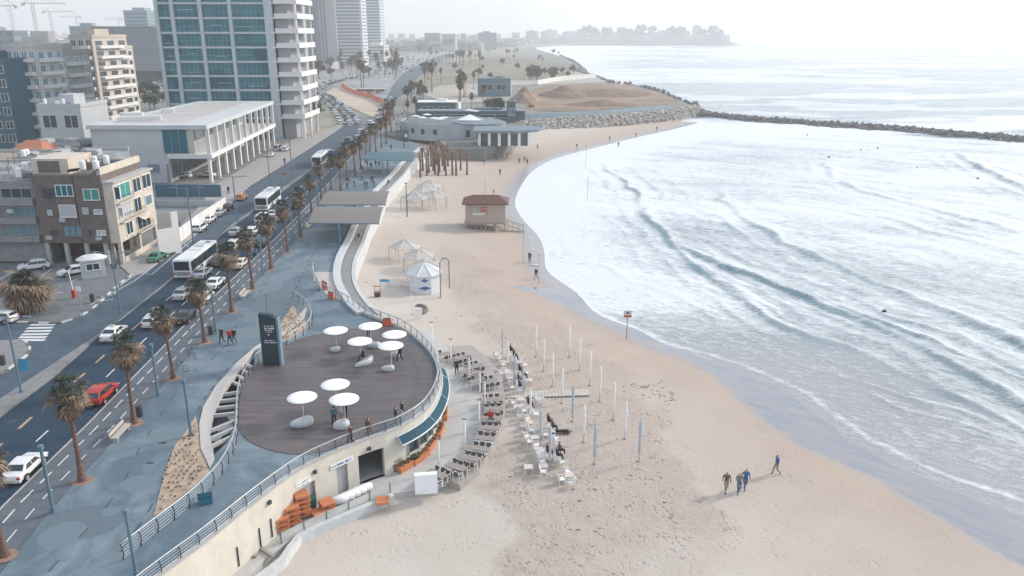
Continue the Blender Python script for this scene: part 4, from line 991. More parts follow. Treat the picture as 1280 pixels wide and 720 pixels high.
# tied up transplanted palms on the sand
def tied(seed):
    def mk_():
        rr = random.Random(seed); t = thing('tied_palm', '', 'palm tree'); mb = MB()
        mb.tube([(0, 0, -.3), (0, 0, 1), (.05, 0, 3), (.0, 0, 5.2)], [.3, .24, .2, .22], 8); mb.build('trunk', M_trunk, t)
        mb = MB()
        for i in range(90):
            a = rr.uniform(0, 6.28); z = rr.uniform(4.2, 6.1); r_ = .42*math.sin(min(1, (z-3.9)/1.5)*2.4)+.12; c = Vector((math.cos(a)*r_, math.sin(a)*r_, z))
            mb.add([c, c+Vector((rr.uniform(-.1, .1), rr.uniform(-.1, .1), -.55)), c+Vector((rr.uniform(-.15, .15), rr.uniform(-.15, .15), -.2))], [(0, 1, 2)])
        mb.build('tied_crown', M_dead, t); return t
    return Kit(mk_)
tks = [tied(1), tied(2)]
for i, (px, py) in enumerate([(525.6, 222), (528.5, 213.5), (533.5, 219.4), (536, 216), (541.9, 213.5), (544, 218), (547.9, 219.5), (549.6, 215.6), (555.4, 213.8), (557.5, 219.4), (565.6, 218.5), (570.3, 219.5), (575.9, 212.5), (583.8, 218.5), (539, 208), (553, 207), (546, 206), (560, 208)]):
    x, y, z = G(px, py); tks[i % 2].put((x, y, z), i, 'thick brown palm trunk with tied up crown in the clump planted on the sand', 'tied palms clumped on the sand', random.uniform(.98, 1.2))

# ================= people =================
def skin_person(pose):
    J = {}
    def P(n, *c): J[n] = Vector(c)
    P('pel', 0, 0, .95); P('belly', 0, .01, 1.12); P('chest', 0, 0, 1.34); P('neck', 0, .0, 1.50); P('head', 0, .02, 1.60); P('crown', 0, .01, 1.70)
    E_ = [('pel', 'belly'), ('belly', 'chest'), ('chest', 'neck'), ('neck', 'head'), ('head', 'crown')]
    P('nose', 0, .125, 1.605); E_.append(('head', 'nose'))
    rad = dict(pel=.15, belly=.135, chest=.16, neck=.06, head=.095, crown=.07, nose=.018)
    legs = {'walk': {1: ((.10, .0, .88), (.10, .20, .50), (.10, .24, .09), (.10, .40, .04)), -1: ((-.10, 0, .88), (-.10, .02, .48), (-.10, -.30, .16), (-.10, -.20, .03))},
            'stand': {s: ((s*.10, 0, .88), (s*.11, .01, .48), (s*.12, -.01, .08), (s*.13, .15, .035)) for s in (1, -1)},
            'sit': {s: ((s*.10, .02, .90), (s*.12, .42, .92), (s*.12, .44, .52), (s*.12, .58, .48)) for s in (1, -1)},
            'lie': {s: ((s*.10, 0, .88), (s*.12, .03, .48), (s*.12, .0, .1), (s*.13, .12, .05)) for s in (1, -1)}}[pose if pose != 'walk2' else 'walk']
    arm = {'walk': {1: ((.19, 0, 1.42), (.25, -.12, 1.16), (.26, -.06, .93)), -1: ((-.19, 0, 1.42), (-.25, .06, 1.15), (-.24, .24, .98))},
           'walk2': {1: ((.19, 0, 1.42), (.25, .05, 1.16), (.22, .28, 1.10)), -1: ((-.19, 0, 1.42), (-.26, -.04, 1.15), (-.27, .0, .90))},
           'stand': {1: ((.19, 0, 1.42), (.25, -.02, 1.15), (.25, .05, .90)), -1: ((-.19, 0, 1.42), (-.25, .02, 1.15), (-.2, .22, 1.08))},
           'sit': {s: ((s*.19, 0, 1.42), (s*.25, .08, 1.18), (s*.16, .30, 1.06)) for s in (1, -1)}, 'lie': {s: ((s*.19, 0, 1.42), (s*.28, .02, 1.16), (s*.3, .05, .92)) for s in (1, -1)}}[pose]
    for s in (1, -1):
        q = str(s)
        for n, c, r_ in zip(('hip', 'knee', 'ank', 'toe'), legs[s], (.105, .07, .05, .045)): P(n+q, *c); rad[n+q] = r_
        E_ += [('pel', 'hip'+q), ('hip'+q, 'knee'+q), ('knee'+q, 'ank'+q), ('ank'+q, 'toe'+q)]
        for n, c, r_ in zip(('sho', 'elb', 'wri'), arm[s], (.07, .05, .034)): P(n+q, *c); rad[n+q] = r_
        E_ += [('chest', 'sho'+q), ('sho'+q, 'elb'+q), ('elb'+q, 'wri'+q)]
        d = (J['wri'+q]-J['elb'+q]).normalized(); lat = Vector((0, 1, 0)) if abs(d.z) > .7 else Vector((s, 0, 0))
        P('palm'+q, *(J['wri'+q]+d*.06)); rad['palm'+q] = .033; E_.append(('wri'+q, 'palm'+q))
        for f in range(4):
            b0 = J['palm'+q]+d*.045+lat*(f-1.5)*.02; P('fa%d%s' % (f, q), *b0); P('fb%d%s' % (f, q), *(b0+d*(.045-.006*abs(f-1.3))+Vector((-s*.012, 0, 0))))
            rad['fa%d%s' % (f, q)] = .010; rad['fb%d%s' % (f, q)] = .008; E_ += [('palm'+q, 'fa%d%s' % (f, q)), ('fa%d%s' % (f, q), 'fb%d%s' % (f, q))]
        P('th'+q, *(J['palm'+q]+lat*.045+d*.02)); rad['th'+q] = .011; E_.append(('palm'+q, 'th'+q))
    names = list(J); me = bpy.data.meshes.new('b'); me.from_pydata([J[n] for n in names], [(names.index(a), names.index(b_)) for a, b_ in E_], [])
    o = bpy.data.objects.new('b', me); COL.objects.link(o); md = o.modifiers.new('s', 'SKIN')
    for i, n in enumerate(names): me.skin_vertices[0].data[i].radius = (rad[n],)*2
    me.skin_vertices[0].data[0].use_root = True
    ss = o.modifiers.new('u', 'SUBSURF'); ss.levels = 1; ss.render_levels = 1
    dg = bpy.context.evaluated_depsgraph_get(); m2 = bpy.data.meshes.new_from_object(o.evaluated_get(dg)); bpy.data.objects.remove(o)
    reg = []
    for p in m2.polygons:
        c = p.center; best = min(E_, key=lambda e: seg_d(c, J[e[0]], J[e[1]])); n = best[1]
        if n in ('head', 'crown', 'nose'): r_ = 3 if (c.z > 1.66 or (c.y < .0 and c.z > 1.55)) else 2
        elif n.startswith(('palm', 'fa', 'fb', 'th')): r_ = 2
        elif n == 'neck': r_ = 0 if c.z < 1.46 else 2
        elif n.startswith(('hip', 'knee', 'ank')): r_ = 1
        elif n.startswith('toe'): r_ = 4
        elif c.z < .98 and n == 'belly': r_ = 1
        else: r_ = 0
        reg.append(r_)
    for k in range(5): m2.materials.append(None)
    m2.polygons.foreach_set('material_index', reg); m2.polygons.foreach_set('use_smooth', [True]*len(reg))
    return m2
def seg_d(c, a, b_):
    v = b_-a; t = max(0, min(1, (c-a).dot(v)/v.length_squared)); return (c-a-v*t).length
POSE = {}; PCACHE = {}
CL = dict(black=(.015, .015, .018), navy=(.02, .035, .08), blue=(.03, .12, .30), red=(.45, .03, .025), teal=(.02, .13, .15), brown=(.12, .06, .045), grey=(.18, .19, .20), white=(.6, .6, .6), denim=(.07, .13, .22), khaki=(.30, .24, .18), pale=(.42, .42, .45), orange=(.5, .16, .05), pink=(.5, .25, .25))
skinm = mat('skin', (.42, .24, .17), .6); hairm = mat('hair', (.025, .018, .014), .7); shoem = mat('shoes', (.03, .03, .03), .6)
def person(x, y, z, rz, top, bottom, pose, label, group=None, s=1.05, lie=False):
    if pose not in POSE: POSE[pose] = skin_person(pose)
    key = (pose, top, bottom)
    if key not in PCACHE:
        m = POSE[pose].copy(); m.name = 'person'
        for i, mm_ in enumerate((mat('cloth_'+top, CL[top], .85), mat('cloth_'+bottom, CL[bottom], .85), skinm, hairm, shoem)): m.materials[i] = mm_
        PCACHE[key] = m
    o = bpy.data.objects.new('person', PCACHE[key]); COL.objects.link(o)
    o.location = (x, y, z-(.47*s if pose == 'sit' else 0)); o.rotation_euler = (R(-90) if lie else 0, 0, rz); o.scale = (s,)*3
    return tag(o, label, 'person', group)
def man(px, py, face, top, bottom, pose, label, group=None, s=1.05, z=None):
    if z is None: x, y, z = G(px, py)
    else: x, y = U(px, py, z)
    return person(x, y, z, R(face), top, bottom, pose, label, group, s)
man(278, 429, 160, 'black', 'black', 'walk', 'person in black coat walking on the promenade, leftmost of three')
man(288, 431, 170, 'red', 'navy', 'walk2', 'person in red jacket walking in the middle of three on the promenade')
man(293.5, 430, 175, 'black', 'denim', 'walk', 'person in black jacket walking right of the one in red on the promenade')
D = .05
man(418, 532, 20, 'teal', 'black', 'stand', 'person in long teal coat standing under the right near sunshade', z=D)
man(427, 527, -90, 'pale', 'grey', 'stand', 'person in pale top standing behind the teal coat under the sunshade', z=D)
man(433.5, 524, 100, 'black', 'black', 'stand', 'person all in black standing right of the teal coat under the sunshade', z=D)
man(500, 451, 140, 'black', 'black', 'walk2', 'person in black leaning near the pebble seat by the far railing', z=D)
man(495, 532, -60, 'navy', 'denim', 'stand', 'person in navy looking over the curved railing, nearer of the couple', z=D)
man(503, 525, -60, 'black', 'pale', 'stand', 'person in black top looking over the curved railing, farther of the couple', z=D)
man(439, 556, 140, 'brown', 'black', 'walk', 'person in brown jacket walking by the railing at the near side of the deck', z=D)
man(461, 547, -40, 'brown', 'brown', 'walk2', 'person in dark brown walking just ahead of the brown jacket by the railing', z=D)
man(455, 450, 100, 'black', 'black', 'sit', 'person in black sitting at the top of the long curved pebble seat', z=.5)
man(461, 421, 0, 'black', 'navy', 'stand', 'person in black standing beneath the sunshade by the back railing', z=D)
man(571, 468, 190, 'black', 'black', 'stand', 'waiter in black standing between the far terrace tables', z=ZT+.03)
man(613, 527, 200, 'red', 'black', 'sit', 'person in bright red sitting at a terrace table', z=ZT+.48)
rows_ = [(642, 448, 'black', 'farthest seated person in black at the end of the white chairs', 'sit'), (638, 441, 'black', 'person in black seated behind the thick white umbrella', 'sit'), (649, 466, 'navy', 'person in navy seated beside the far blue grey umbrella', 'sit'), (648, 478, 'teal', 'person in teal seated among dark clothed group on the far chairs', 'sit'), (649, 486, 'navy', 'person in dark blue seated nearest the walkway, far side', 'sit'), (653, 472, 'brown', 'person in brown seated at the far double row, sea side', 'sit'),
    (660, 508, 'navy', 'person in navy seated just past the walkway behind a white umbrella', 'sit'), (685, 531, 'black', 'person in black seated at the middle of the near chair rows', 'sit'), (690, 538, 'brown', 'person in dark brown seated right of the middle umbrella', 'sit'), (684, 570, 'black', 'person in black seated left of the nearest umbrella', 'sit'), (696, 574, 'navy', 'person in navy seated right of the nearest umbrella', 'sit'), (699, 568, 'brown', 'person in brown seated at the pink table near the last umbrella', 'sit')]
for px, py, c, lb, po in rows_:
    x, y, z = G(px, py+6); c2 = pk.put((x, y, z), R(-80), 'white plastic armchair in the long double row standing on the sand', 'white plastic chairs on the sand')
    person(x, y, z+.47, R(-80), c, 'black', 'sit', lb)
x, y, z = G(703, 541); person(x-.9, y, z+.25, R(-95), 'black', 'black', 'lie', 'person in black lying back on a low lounger by the near chair rows', lie=True)
t = thing('low_lounger', 'low dark lounger on the sand with a person stretched out on it', 'lounger', (x-.2, y, z), R(-5)); mb = MB(); mb.box((0, 0, .14), (1.9, .6, .05)); mb.build('lounger_seat', M_tgrey, t)
for sx in (-.8, .8): mb = MB(); mb.box((sx, 0, .05), (.05, .6, .14)); mb.build('leg', M_dark, t)
man(907, 615, 178, 'brown', 'khaki', 'walk', 'person in brown shirt and khaki trousers walking on the sand, leftmost of three', s=1.1)
man(923, 616, 175, 'grey', 'denim', 'walk2', 'person in grey blue shirt walking on the sand in the middle of three', s=1.1)
man(931, 611, 180, 'blue', 'denim', 'walk', 'person in light blue walking on the sand, right of three', s=1.1)
man(970, 593, 100, 'blue', 'khaki', 'walk', 'person in blue jacket and shorts striding alone towards the three others', s=1.12)
man(662, 328, 0, 'black', 'black', 'stand', 'surfer in black standing beside a white surfboard near the water')
man(670, 349, 150, 'black', 'grey', 'walk', 'person in black walking just below the surfer with the white board')
x, y, z = G(664, 330); mb = MB(); mb.lathe((0, 0, .05), [(.02, -.03), (1.0, 0), (.02, .03)], 20, 1, .26); o = mb.build('surfboard', M_white, None, True); o.location = (x+.4, y-.8, z); tag(o, 'white surfboard lying on the sand by the surfer in black', 'surfboard')
FP = 'people strolling far along the promenade and beach'
prs = [(435, 306.5-7, 'black'), (450, 303, 'black'), (540, 0, 0)]
fa = [(545+0, 0)]
for px, py, c in [(460, 211, 'navy'), (464, 212, 'black'), (470, 209, 'black'), (474, 210, 'navy'), (452, 226, 'red'), (436, 232, 'black'), (443, 235, 'navy'), (456, 236, 'black'), (459, 236, 'teal'), (464, 230, 'navy'), (466, 228, 'black'), (468, 235, 'navy'), (453, 216, 'teal'), (495, 168, 'black'), (498, 169, 'navy'), (501, 168, 'black'), (496, 160, 'black'), (499, 160, 'navy'), (503, 146, 'black'), (506, 143, 'navy'), (504, 135, 'black'), (510, 130, 'grey'), (516, 118, 'black'), (519, 110, 'black'), (489, 188, 'black'), (505, 186, 'black'), (434, 238, 'black'), (407, 240, 'navy'),
        (605, 206, 'black'), (596.5, 194, 'black'), (619, 199, 'navy'), (621, 200, 'grey'), (634, 198, 'grey'), (649, 205, 'black'), (656, 203, 'black'), (659, 206, 'navy'), (625, 219, 'black'), (672, 187, 'grey'), (721, 186, 'black'), (773, 184, 'black'), (821, 163, 'black'), (795, 172, 'black'), (762, 176, 'grey')]:
    man(px, py, random.uniform(0, 360), c, random.choice(['black', 'denim', 'grey']), random.choice(['walk', 'walk2', 'stand']), 'small dark clothed figure strolling in the distance', FP, 1.05)
man(449, 300, 120, 'black', 'grey', 'sit', 'person in black sitting on the seat wall below the nearest canopy', z=.34)
man(486, 231, 120, 'navy', 'black', 'sit', 'person sitting on the seat wall beyond the slatted canopies', z=.34)
# surfers far out in the water
for px, py in ((943, 281), (904, 327), (1105, 391), (1036, 197), (1097, 186), (1076, 188), (1009, 169), (1016, 140), (938, 137), (1222, 224), (1146, 210), (900, 131)):
    x, y = U(px, py, SEA); person(x, y, SEA-1.15, random.uniform(0, 6), 'black', 'black', 'stand', 'tiny surfer in black wetsuit chest deep in the white water', 'surfers in the water')

# ================= vehicles =================
glassm = mat('car_glass', (.012, .022, .03), .06, spec=.8); tyre = M_blk; rimm = mat('wheel_rim', (.45, .46, .48), .35, metal=.6)
redl = mat('tail_lamp', (.45, .02, .02), .3); whl = mat('head_lamp', (.75, .77, .8), .15)
import bmesh
STY = { # profile: (y, z) from rear bottom over the roof to the front bottom; glass spans; half width
 'sedan': dict(L=4.55, w=.89, prof=[(-2.25, .28), (-2.27, .62), (-2.2, .93), (-1.62, 1.0), (-1.0, 1.38), (-.2, 1.45), (.35, 1.40), (1.15, .98), (2.0, .84), (2.25, .62), (2.27, .28)], belt=.95, rear=(3, 4), front=(6, 7)),
 'hatch': dict(L=4.2, w=.89, prof=[(-2.05, .28), (-2.1, .7), (-2.02, 1.0), (-1.72, 1.42), (-1.1, 1.52), (0, 1.53), (.35, 1.46), (1.2, 1.0), (1.9, .86), (2.1, .62), (2.1, .28)], belt=.98, rear=(2, 3), front=(6, 7)),
 'suv': dict(L=4.5, w=.93, prof=[(-2.15, .34), (-2.27, .72), (-2.2, 1.02), (-1.7, 1.46), (-1.05, 1.6), (-.1, 1.62), (.35, 1.52), (1.25, 1.06), (2.0, .92), (2.27, .66), (2.2, .34)], belt=1.04, rear=(2, 3), front=(6, 7)),
 'van': dict(L=5.0, w=.98, prof=[(-2.5, .34), (-2.52, .9), (-2.48, 1.2), (-2.4, 1.95), (-1.9, 2.08), (1.1, 2.08), (1.3, 2.0), (1.95, 1.22), (2.45, 1.05), (2.55, .7), (2.55, .34)], belt=1.15, rear=(2, 3), front=(6, 7))}
def car_parts(style):
    S = STY[style]; pr = S['prof']; w = S['w']; zt = max(z for y, z in pr); bt = S['belt']
    W = lambda z, y=0: (w*(.955+.045*min(1, z/.6)) if z < bt else w*(1-.24*(z-bt)/(zt-bt)))*(1-.13*abs(2*y/S['L'])**3.5)
    mb = MB(); n = len(pr); vs = [(-W(z, y), y, z) for y, z in pr]+[(W(z, y), y, z) for y, z in pr]
    fs = [(i, n+i, n+i+1, i+1) for i in range(n-1)]+[tuple(range(n)), tuple(range(2*n-1, n-1, -1)), (n-1, 2*n-1, n, 0)]
    me = bpy.data.meshes.new('body'); me.from_pydata(vs, [], fs); bm = bmesh.new(); bm.from_mesh(me)
    bmesh.ops.recalc_face_normals(bm, faces=bm.faces); bmesh.ops.bevel(bm, geom=[e for e in bm.edges], offset=.085, segments=3, affect='EDGES', profile=.6)
    bm.to_mesh(me); bm.free(); me.polygons.foreach_set('use_smooth', [True]*len(me.polygons)); me.update()
    g = MB(); eps = .012
    ri, fi = S['rear'][0], S['front'][0]
    def quad(i, a, b_):
        (y0, z0), (y1, z1) = pr[i], pr[i+1]; nx = Vector((0, -(z1-z0), (y1-y0))).normalized()*eps
        if nx.z < 0: nx = -nx
        q = []
        for t_, sgn in ((a, -1), (a, 1), (b_, 1), (b_, -1)):
            y = y0+(y1-y0)*t_; z = z0+(z1-z0)*t_; q.append(Vector((sgn*(W(z, y)-.12), y, z))+nx)
        return q
    wins = []
    for i, a, b_ in ((ri, .12, .93), (fi, .08, .95)): m_ = MB(); m_.add(quad(i, a, b_), [(0, 1, 2, 3)]); wins.append(('rear_window' if i == ri else 'windscreen', m_))
    ya = pr[ri+1][0]-.0; yb = pr[fi][0]; yr = pr[ri][0]; yf = pr[fi+1][0]
    zr = zt-.13
    for sgn in (-1, 1):
        m_ = MB(); z0 = bt+.04
        def sp(y, z): return (sgn*(W(z, y)+eps), y, z)
        yc = (ya+yb)/2
        for y0, y0t, y1, y1t in ((yr+(ya-yr)*.35+.1, ya+.12, yc-.04, yc-.04), (yc+.04, yc+.04, yf-.28, yb+.02)):
            m_.add([sp(y0, z0), sp(y1, z0), sp(y1t, zr), sp(y0t, zr)], [(0, 1, 2, 3)])
        wins.append(('side_window', m_))
    return me, wins, S
def wheel_mesh():
    mb = MB(); mb.mi(0)
    M = lambda r_, x: [(x, r_*math.cos(t), r_*math.sin(t)) for t in np.linspace(0, 2*math.pi, 19)[:-1]]
    a, b_, c, d_, = M(.32, -.1), M(.32, .1), M(.2, .102), M(.2, -.102); n = 18
    mb.add(a+b_+c+d_, [(i, (i+1) % n, n+(i+1) % n, n+i) for i in range(n)]+[(n+i, n+(i+1) % n, 2*n+(i+1) % n, 2*n+i) for i in range(n)]+[(3*n+i, 3*n+(i+1) % n, (i+1) % n, i) for i in range(n)])
    mb.mi(1); mb.add(c+d_, [tuple(range(n)), tuple(range(2*n-1, n-1, -1))]); return mb
wmb = wheel_mesh(); WM = wmb.build('wheel', [tyre, rimm], None, True); wheel_me = WM.data; bpy.data.objects.remove(WM)
BODY = {}; KITS = {}
PAINT = dict(white=(.70, .71, .72), silver=(.38, .41, .44), red=(.42, .03, .02), black=(.018, .02, .024), grey=(.13, .15, .17), blue=(.02, .08, .22), cream=(.60, .56, .48), green=(.05, .22, .14), orange=(.55, .27, .10), teal=(.03, .10, .12))
def make_car(style, paint):
    if style not in BODY: BODY[style] = car_parts(style)
    me, wins, S = BODY[style]; t = thing('parked_car' if 0 else 'car', '', 'car')
    bd = bpy.data.objects.new('body', me.copy()); COL.objects.link(bd); bd.parent = t; bd.data.materials.append(mat('paint_'+paint, PAINT[paint], .25, spec=.6))
    for n_, m_ in wins: m_.build(n_, glassm, t)
    L_ = S['L']; w = S['w']
    for sx in (-1, 1):
        m_ = MB()
        for sy in (-1, 1):
            c_ = [(sx*(w+.004), sy*L_*.30+.37*math.cos(a), .34+.37*math.sin(a)) for a in np.linspace(0, math.pi, 11)]+[(sx*(w-.05), sy*L_*.3, .3)]
            m_.add(c_, [tuple(range(12))])
        m_.box((0, 0, .3), (w*1.9, L_*.86, .2)); m_.build('wheel_arches', M_blk, t)
    for sy in (-1, 1):
        for sx in (-1, 1):
            o = bpy.data.objects.new('wheel', wheel_me); COL.objects.link(o); o.parent = t; o.location = (sx*(w-.07), sy*L_*.30, .32)
    for sx in (-1, 1):
        m_ = MB(); m_.box((sx*(w-.2), S['prof'][1][0]-.01, (S['prof'][1][1]+S['prof'][2][1])/2-.02), (.3, .06, .16)); m_.build('tail_lamp', redl, t)
        m_ = MB(); m_.box((sx*(w-.22), S['prof'][-2][0]-.06, S['prof'][-2][1]+.02), (.32, .1, .14)); m_.build('headlamp', whl, t)
        m_ = MB(); m_.box((sx*(w+.09), S['prof'][S['front'][0]+1][0]-.42, S['belt']+.05), (.18, .1, .13)); m_.build('wing_mirror', mat('paint_'+paint, PAINT[paint], .25), t)
    m_ = MB(); m_.box((0, S['prof'][1][0]-.03, .5), (.5, .02, .12)); m_.build('number_plate', mat('plate_yellow', (.6, .48, .08), .5), t)
    return t
def car(px, py, style, paint, label, rev=False, rz=None, z=ZR, s=.88, group=None, taxi=False):
    x, y = U(px, py, z); S = STY[style]; h_ = head(y) if rz is None else R(rz)
    if rev: h_ += math.pi
    # given pixel marks the rear (or nearest) bumper
    sgn = 1
    cx, cy = x-math.sin(head(y))*S['L']*.5*s*sgn, y+math.cos(head(y))*S['L']*.5*s
    if rz is not None: cx, cy = x, y
    k = (style, paint)
    if k not in KITS: KITS[k] = Kit(lambda: make_car(style, paint))
    o = KITS[k].put((cx, cy, z), h_, label, group, s)
    if taxi:
        m_ = MB(); m_.box((0, -.1, 1.55), (.5, .2, .16)); q = m_.build('roof_sign', mat('taxi_sign', (.65, .6, .4), .5), o)
    return o
car(14, 609, 'sedan', 'white', 'white coupe with dark sunroof at the left edge, nearest car on the road')
car(115, 511, 'suv', 'red', 'red car driving beside the palms, only red one on the road')
car(133, 430, 'sedan', 'white', 'white taxi sedan with roof sign beside the median, nearest of the queue', taxi=True)
car(185, 413, 'hatch', 'white', 'white hatchback with dark rear window in the middle lane beside the black car')
car(225, 408, 'sedan', 'black', 'black saloon car between the white hatchback and the palm')
car(222, 378, 'sedan', 'silver', 'silver taxi saloon behind the white cars, left lane', taxi=True)
car(249, 383, 'hatch', 'white', 'white hatchback half hidden by a palm crown in the right lane')
car(263, 364, 'sedan', 'white', 'white saloon ahead of the half hidden hatchback in the right lane')
car(247, 351, 'sedan', 'silver', 'pale silver saloon alongside the rear corner of the nearest bus')
car(271, 335, 'suv', 'grey', 'grey suv beside the nearest bus')
car(296, 338, 'sedan', 'cream', 'cream white saloon right of the grey suv under a palm')
car(306, 325, 'hatch', 'blue', 'dark blue hatchback ahead of the cream saloon')
car(289, 313, 'hatch', 'white', 'white hatchback ahead of the nearest bus, middle lane')
car(291, 297, 'sedan', 'silver', 'pale green grey saloon in the left lane ahead of the white hatchback')
car(312, 296, 'hatch', 'white', 'white hatchback right of the pale green grey saloon')
car(324, 310, 'suv', 'teal', 'dark teal suv beside a palm trunk in the right lane')
car(324, 283, 'van', 'white', 'white van behind the second bus')
car(338, 274, 'sedan', 'white', 'white saloon squeezed beside the second bus')
car(349, 278, 'sedan', 'silver', 'silver saloon in the right lane beside the white van')
car(370, 262, 'hatch', 'black', 'black hatchback half hidden by palms near the slatted canopies')
car(337, 197, 'sedan', 'white', 'white saloon waiting behind the small traffic island, left side road')
car(345, 190, 'van', 'silver', 'grey van parked beside the far kerb near the office tower')
car(355, 190, 'suv', 'white', 'white suv stopped right of the grey van far up the road')
car(434, 180, 'van', 'teal', 'dark green van far up the road ahead of the third bus')
car(430, 186, 'suv', 'teal', 'dark green suv directly behind the dark green van')
car(448, 172, 'sedan', 'black', 'black saloon beside the dark green van far up the road')
car(190, 330, 'sedan', 'green', 'green and white taxi parked below the cream apartment facade')
car(245, 292, 'suv', 'white', 'white suv parked nearest in the row along the white hoarding')
car(257, 281, 'sedan', 'white', 'white saloon with roof sign parked second along the white hoarding', taxi=True)
car(270, 272, 'sedan', 'silver', 'silver saloon parked third along the white hoarding')
car(281, 265, 'hatch', 'black', 'black hatchback parked at the far end of the white hoarding')
car(299, 252, 'hatch', 'orange', 'orange yellow taxi parked beyond the hoarding')
car(43, 337, 'suv', 'white', 'white suv parked in the lot below the apartment block', rz=-60+180)
car(93, 343, 'sedan', 'white', 'white saloon parked in the lot beside the white booth', rz=135)
car(2, 402, 'hatch', 'white', 'white car with red lamp cut off by the left edge of the picture', rz=80)
car(229, 222, 'sedan', 'white', 'white car parked behind the blue panel fence, left one', rz=80)
car(259, 221, 'sedan', 'white', 'white car parked behind the blue panel fence, right one', rz=80)
# buses
def make_bus():
    t = thing('bus', '', 'bus'); L_, w, hh = 12.0, 1.27, 3.05; mb = MB()
    me = bpy.data.meshes.new('body'); pr = [(-6, .35), (-6, 2.9), (-5.85, 3.05), (5.8, 3.05), (6, 2.8), (6.02, .35)]; n = 6
    me.from_pydata([(-w, y, z) for y, z in pr]+[(w, y, z) for y, z in pr], [], [(i, n+i, n+i+1, i+1) for i in range(5)]+[tuple(range(n)), tuple(range(2*n-1, n-1, -1)), (n-1, 2*n-1, n, 0)])
    bm = bmesh.new(); bm.from_mesh(me); bmesh.ops.recalc_face_normals(bm, faces=bm.faces); bmesh.ops.bevel(bm, geom=list(bm.edges), offset=.07, segments=2, affect='EDGES'); bm.to_mesh(me); bm.free()
    me.materials.append(mat('bus_white', (.72, .73, .74), .35)); o = bpy.data.objects.new('body', me); COL.objects.link(o); o.parent = t
    for sx in (-1, 1):
        m_ = MB()
        for y0, y1 in ((-5.6, -3.2), (-3.15, -.9), (-.85, 1.4), (1.45, 3.6), (3.65, 5.6)): m_.add([(sx*(w+.012), y0, 1.25), (sx*(w+.012), y1, 1.25), (sx*(w+.012), y1, 2.65), (sx*(w+.012), y0, 2.65)], [(0, 1, 2, 3)])
        m_.build('side_windows', glassm, t)
        m_ = MB(); m_.box((sx*(w+.004), -1.6, .78), (.02, 1.6, .75)); m_.build('side_stripe', mat('bus_navy', (.03, .08, .13), .4), t)
        for y in (-3.2, 3.3): q = bpy.data.objects.new('wheel', wheel_me); COL.objects.link(q); q.parent = t; q.location = (sx*(w-.08), y, .48); q.scale = (1.3, 1.5, 1.5)
        m_ = MB(); m_.box((sx*(w+.22), 6.0, 2.5), (.2, .14, .4)); m_.build('mirror', M_dark, t)
        m_ = MB(); m_.box((sx*1.05, -6.02, 1.0), (.18, .05, .45)); m_.build('tail_lamp', redl, t)
    m_ = MB(); m_.add([(-1.1, -6.014, 1.45), (1.1, -6.014, 1.45), (1.1, -6.014, 2.8), (-1.1, -6.014, 2.8)], [(0, 1, 2, 3)]); m_.build('rear_window', glassm, t)
    m_ = MB(); m_.add([(-1.15, 6.03, 1.1), (1.15, 6.03, 1.1), (1.12, 6.03, 2.7), (-1.12, 6.03, 2.7)], [(3, 2, 1, 0)]); m_.build('windscreen', glassm, t)
    m_ = MB(); m_.box((0, -6.02, .95), (1.7, .04, .6)); m_.build('engine_panel', mat('bus_grey', (.25, .28, .31), .5), t)
    m_ = MB(); m_.box((0, 2.6, 3.13), (1.5, 2.0, .2), taper=.93); m_.box((0, -.3, 3.09), (1.9, .06, .1)); m_.build('roof_unit', mat('bus_roof_grey', (.5, .52, .54), .5), t)
    m_ = MB(); m_.box((.4, 4.5, 3.1), (.7, .7, .12)); m_.build('roof_hatch', mat('bus_hatch', (.12, .13, .15), .5), t)
    return t
bk = Kit(make_bus)
for px, py, lb in ((229, 350, 'white bus with dark windows, nearest of the three in the left lane'), (327, 265, 'white bus with dark windows, second one, beside the white van'), (396, 210, 'white bus farthest up the road near the office tower')):
    x, y = U(px, py, ZR); h_ = head(y+5); s = .9; bk.put((x-math.sin(h_)*6*s, y+math.cos(h_)*6*s, ZR), h_, lb, 'white city buses', s)
# ================= lamps and small street things =================
def lamp_kit(hgt, double=False, r_=.09):
    def mk_():
        t = thing('street_lamp', '', 'street lamp'); mb = MB(); mb.tube([(0, 0, 0), (0, 0, .5), (0, 0, .52), (0, 0, hgt)], [r_*1.3, r_*1.3, r_, r_*.8], 8); mb.build('pole', M_lamp, t)
        for s in ((-1, 1) if double else (1,)):
            mb = MB()
            if double: mb.tube([(0, 0, hgt-.2), (s*1.7, 0, hgt)], .05, 5); mb.box((s*2.0, 0, hgt), (.8, .24, .1))
            else: mb.lathe((0, 0, hgt-.05), [(r_, 0), (r_*1.5, .02), (r_*1.5, .3), (.03, .36)], 8)
            mb.build('lamp_head', M_lamp, t)
        return t
    return Kit(mk_)
lk1 = lamp_kit(5.0, False, .135); lk2 = lamp_kit(8.2, True, .12)
for px, py, ty, lb in ((67, 641, 557, 'by the white coupe'), (198, 495, 430, 'between the two nearest full palms'), (171, 722, 637, 'cut off by the bottom edge of the picture'), (239, 545, 474, 'beside the sand bed and the light well'), (270, 415, 362, 'beside the palm near the litter bin'), (367, 306, 265, 'under the far palms before the slatted canopy'), (329, 344, 300, 'between the trunks near the white van'), (334, 392, 368, 'short one behind the sign tower'), (398, 260, 225, 'beside the corner of the slatted canopies')):
    x, y = U(px, py); lk1.put((x, y, 0), 0, 'slim grey promenade lamp post '+lb, 'slim lamp posts on the promenade', zat(y, ty)/5.25)
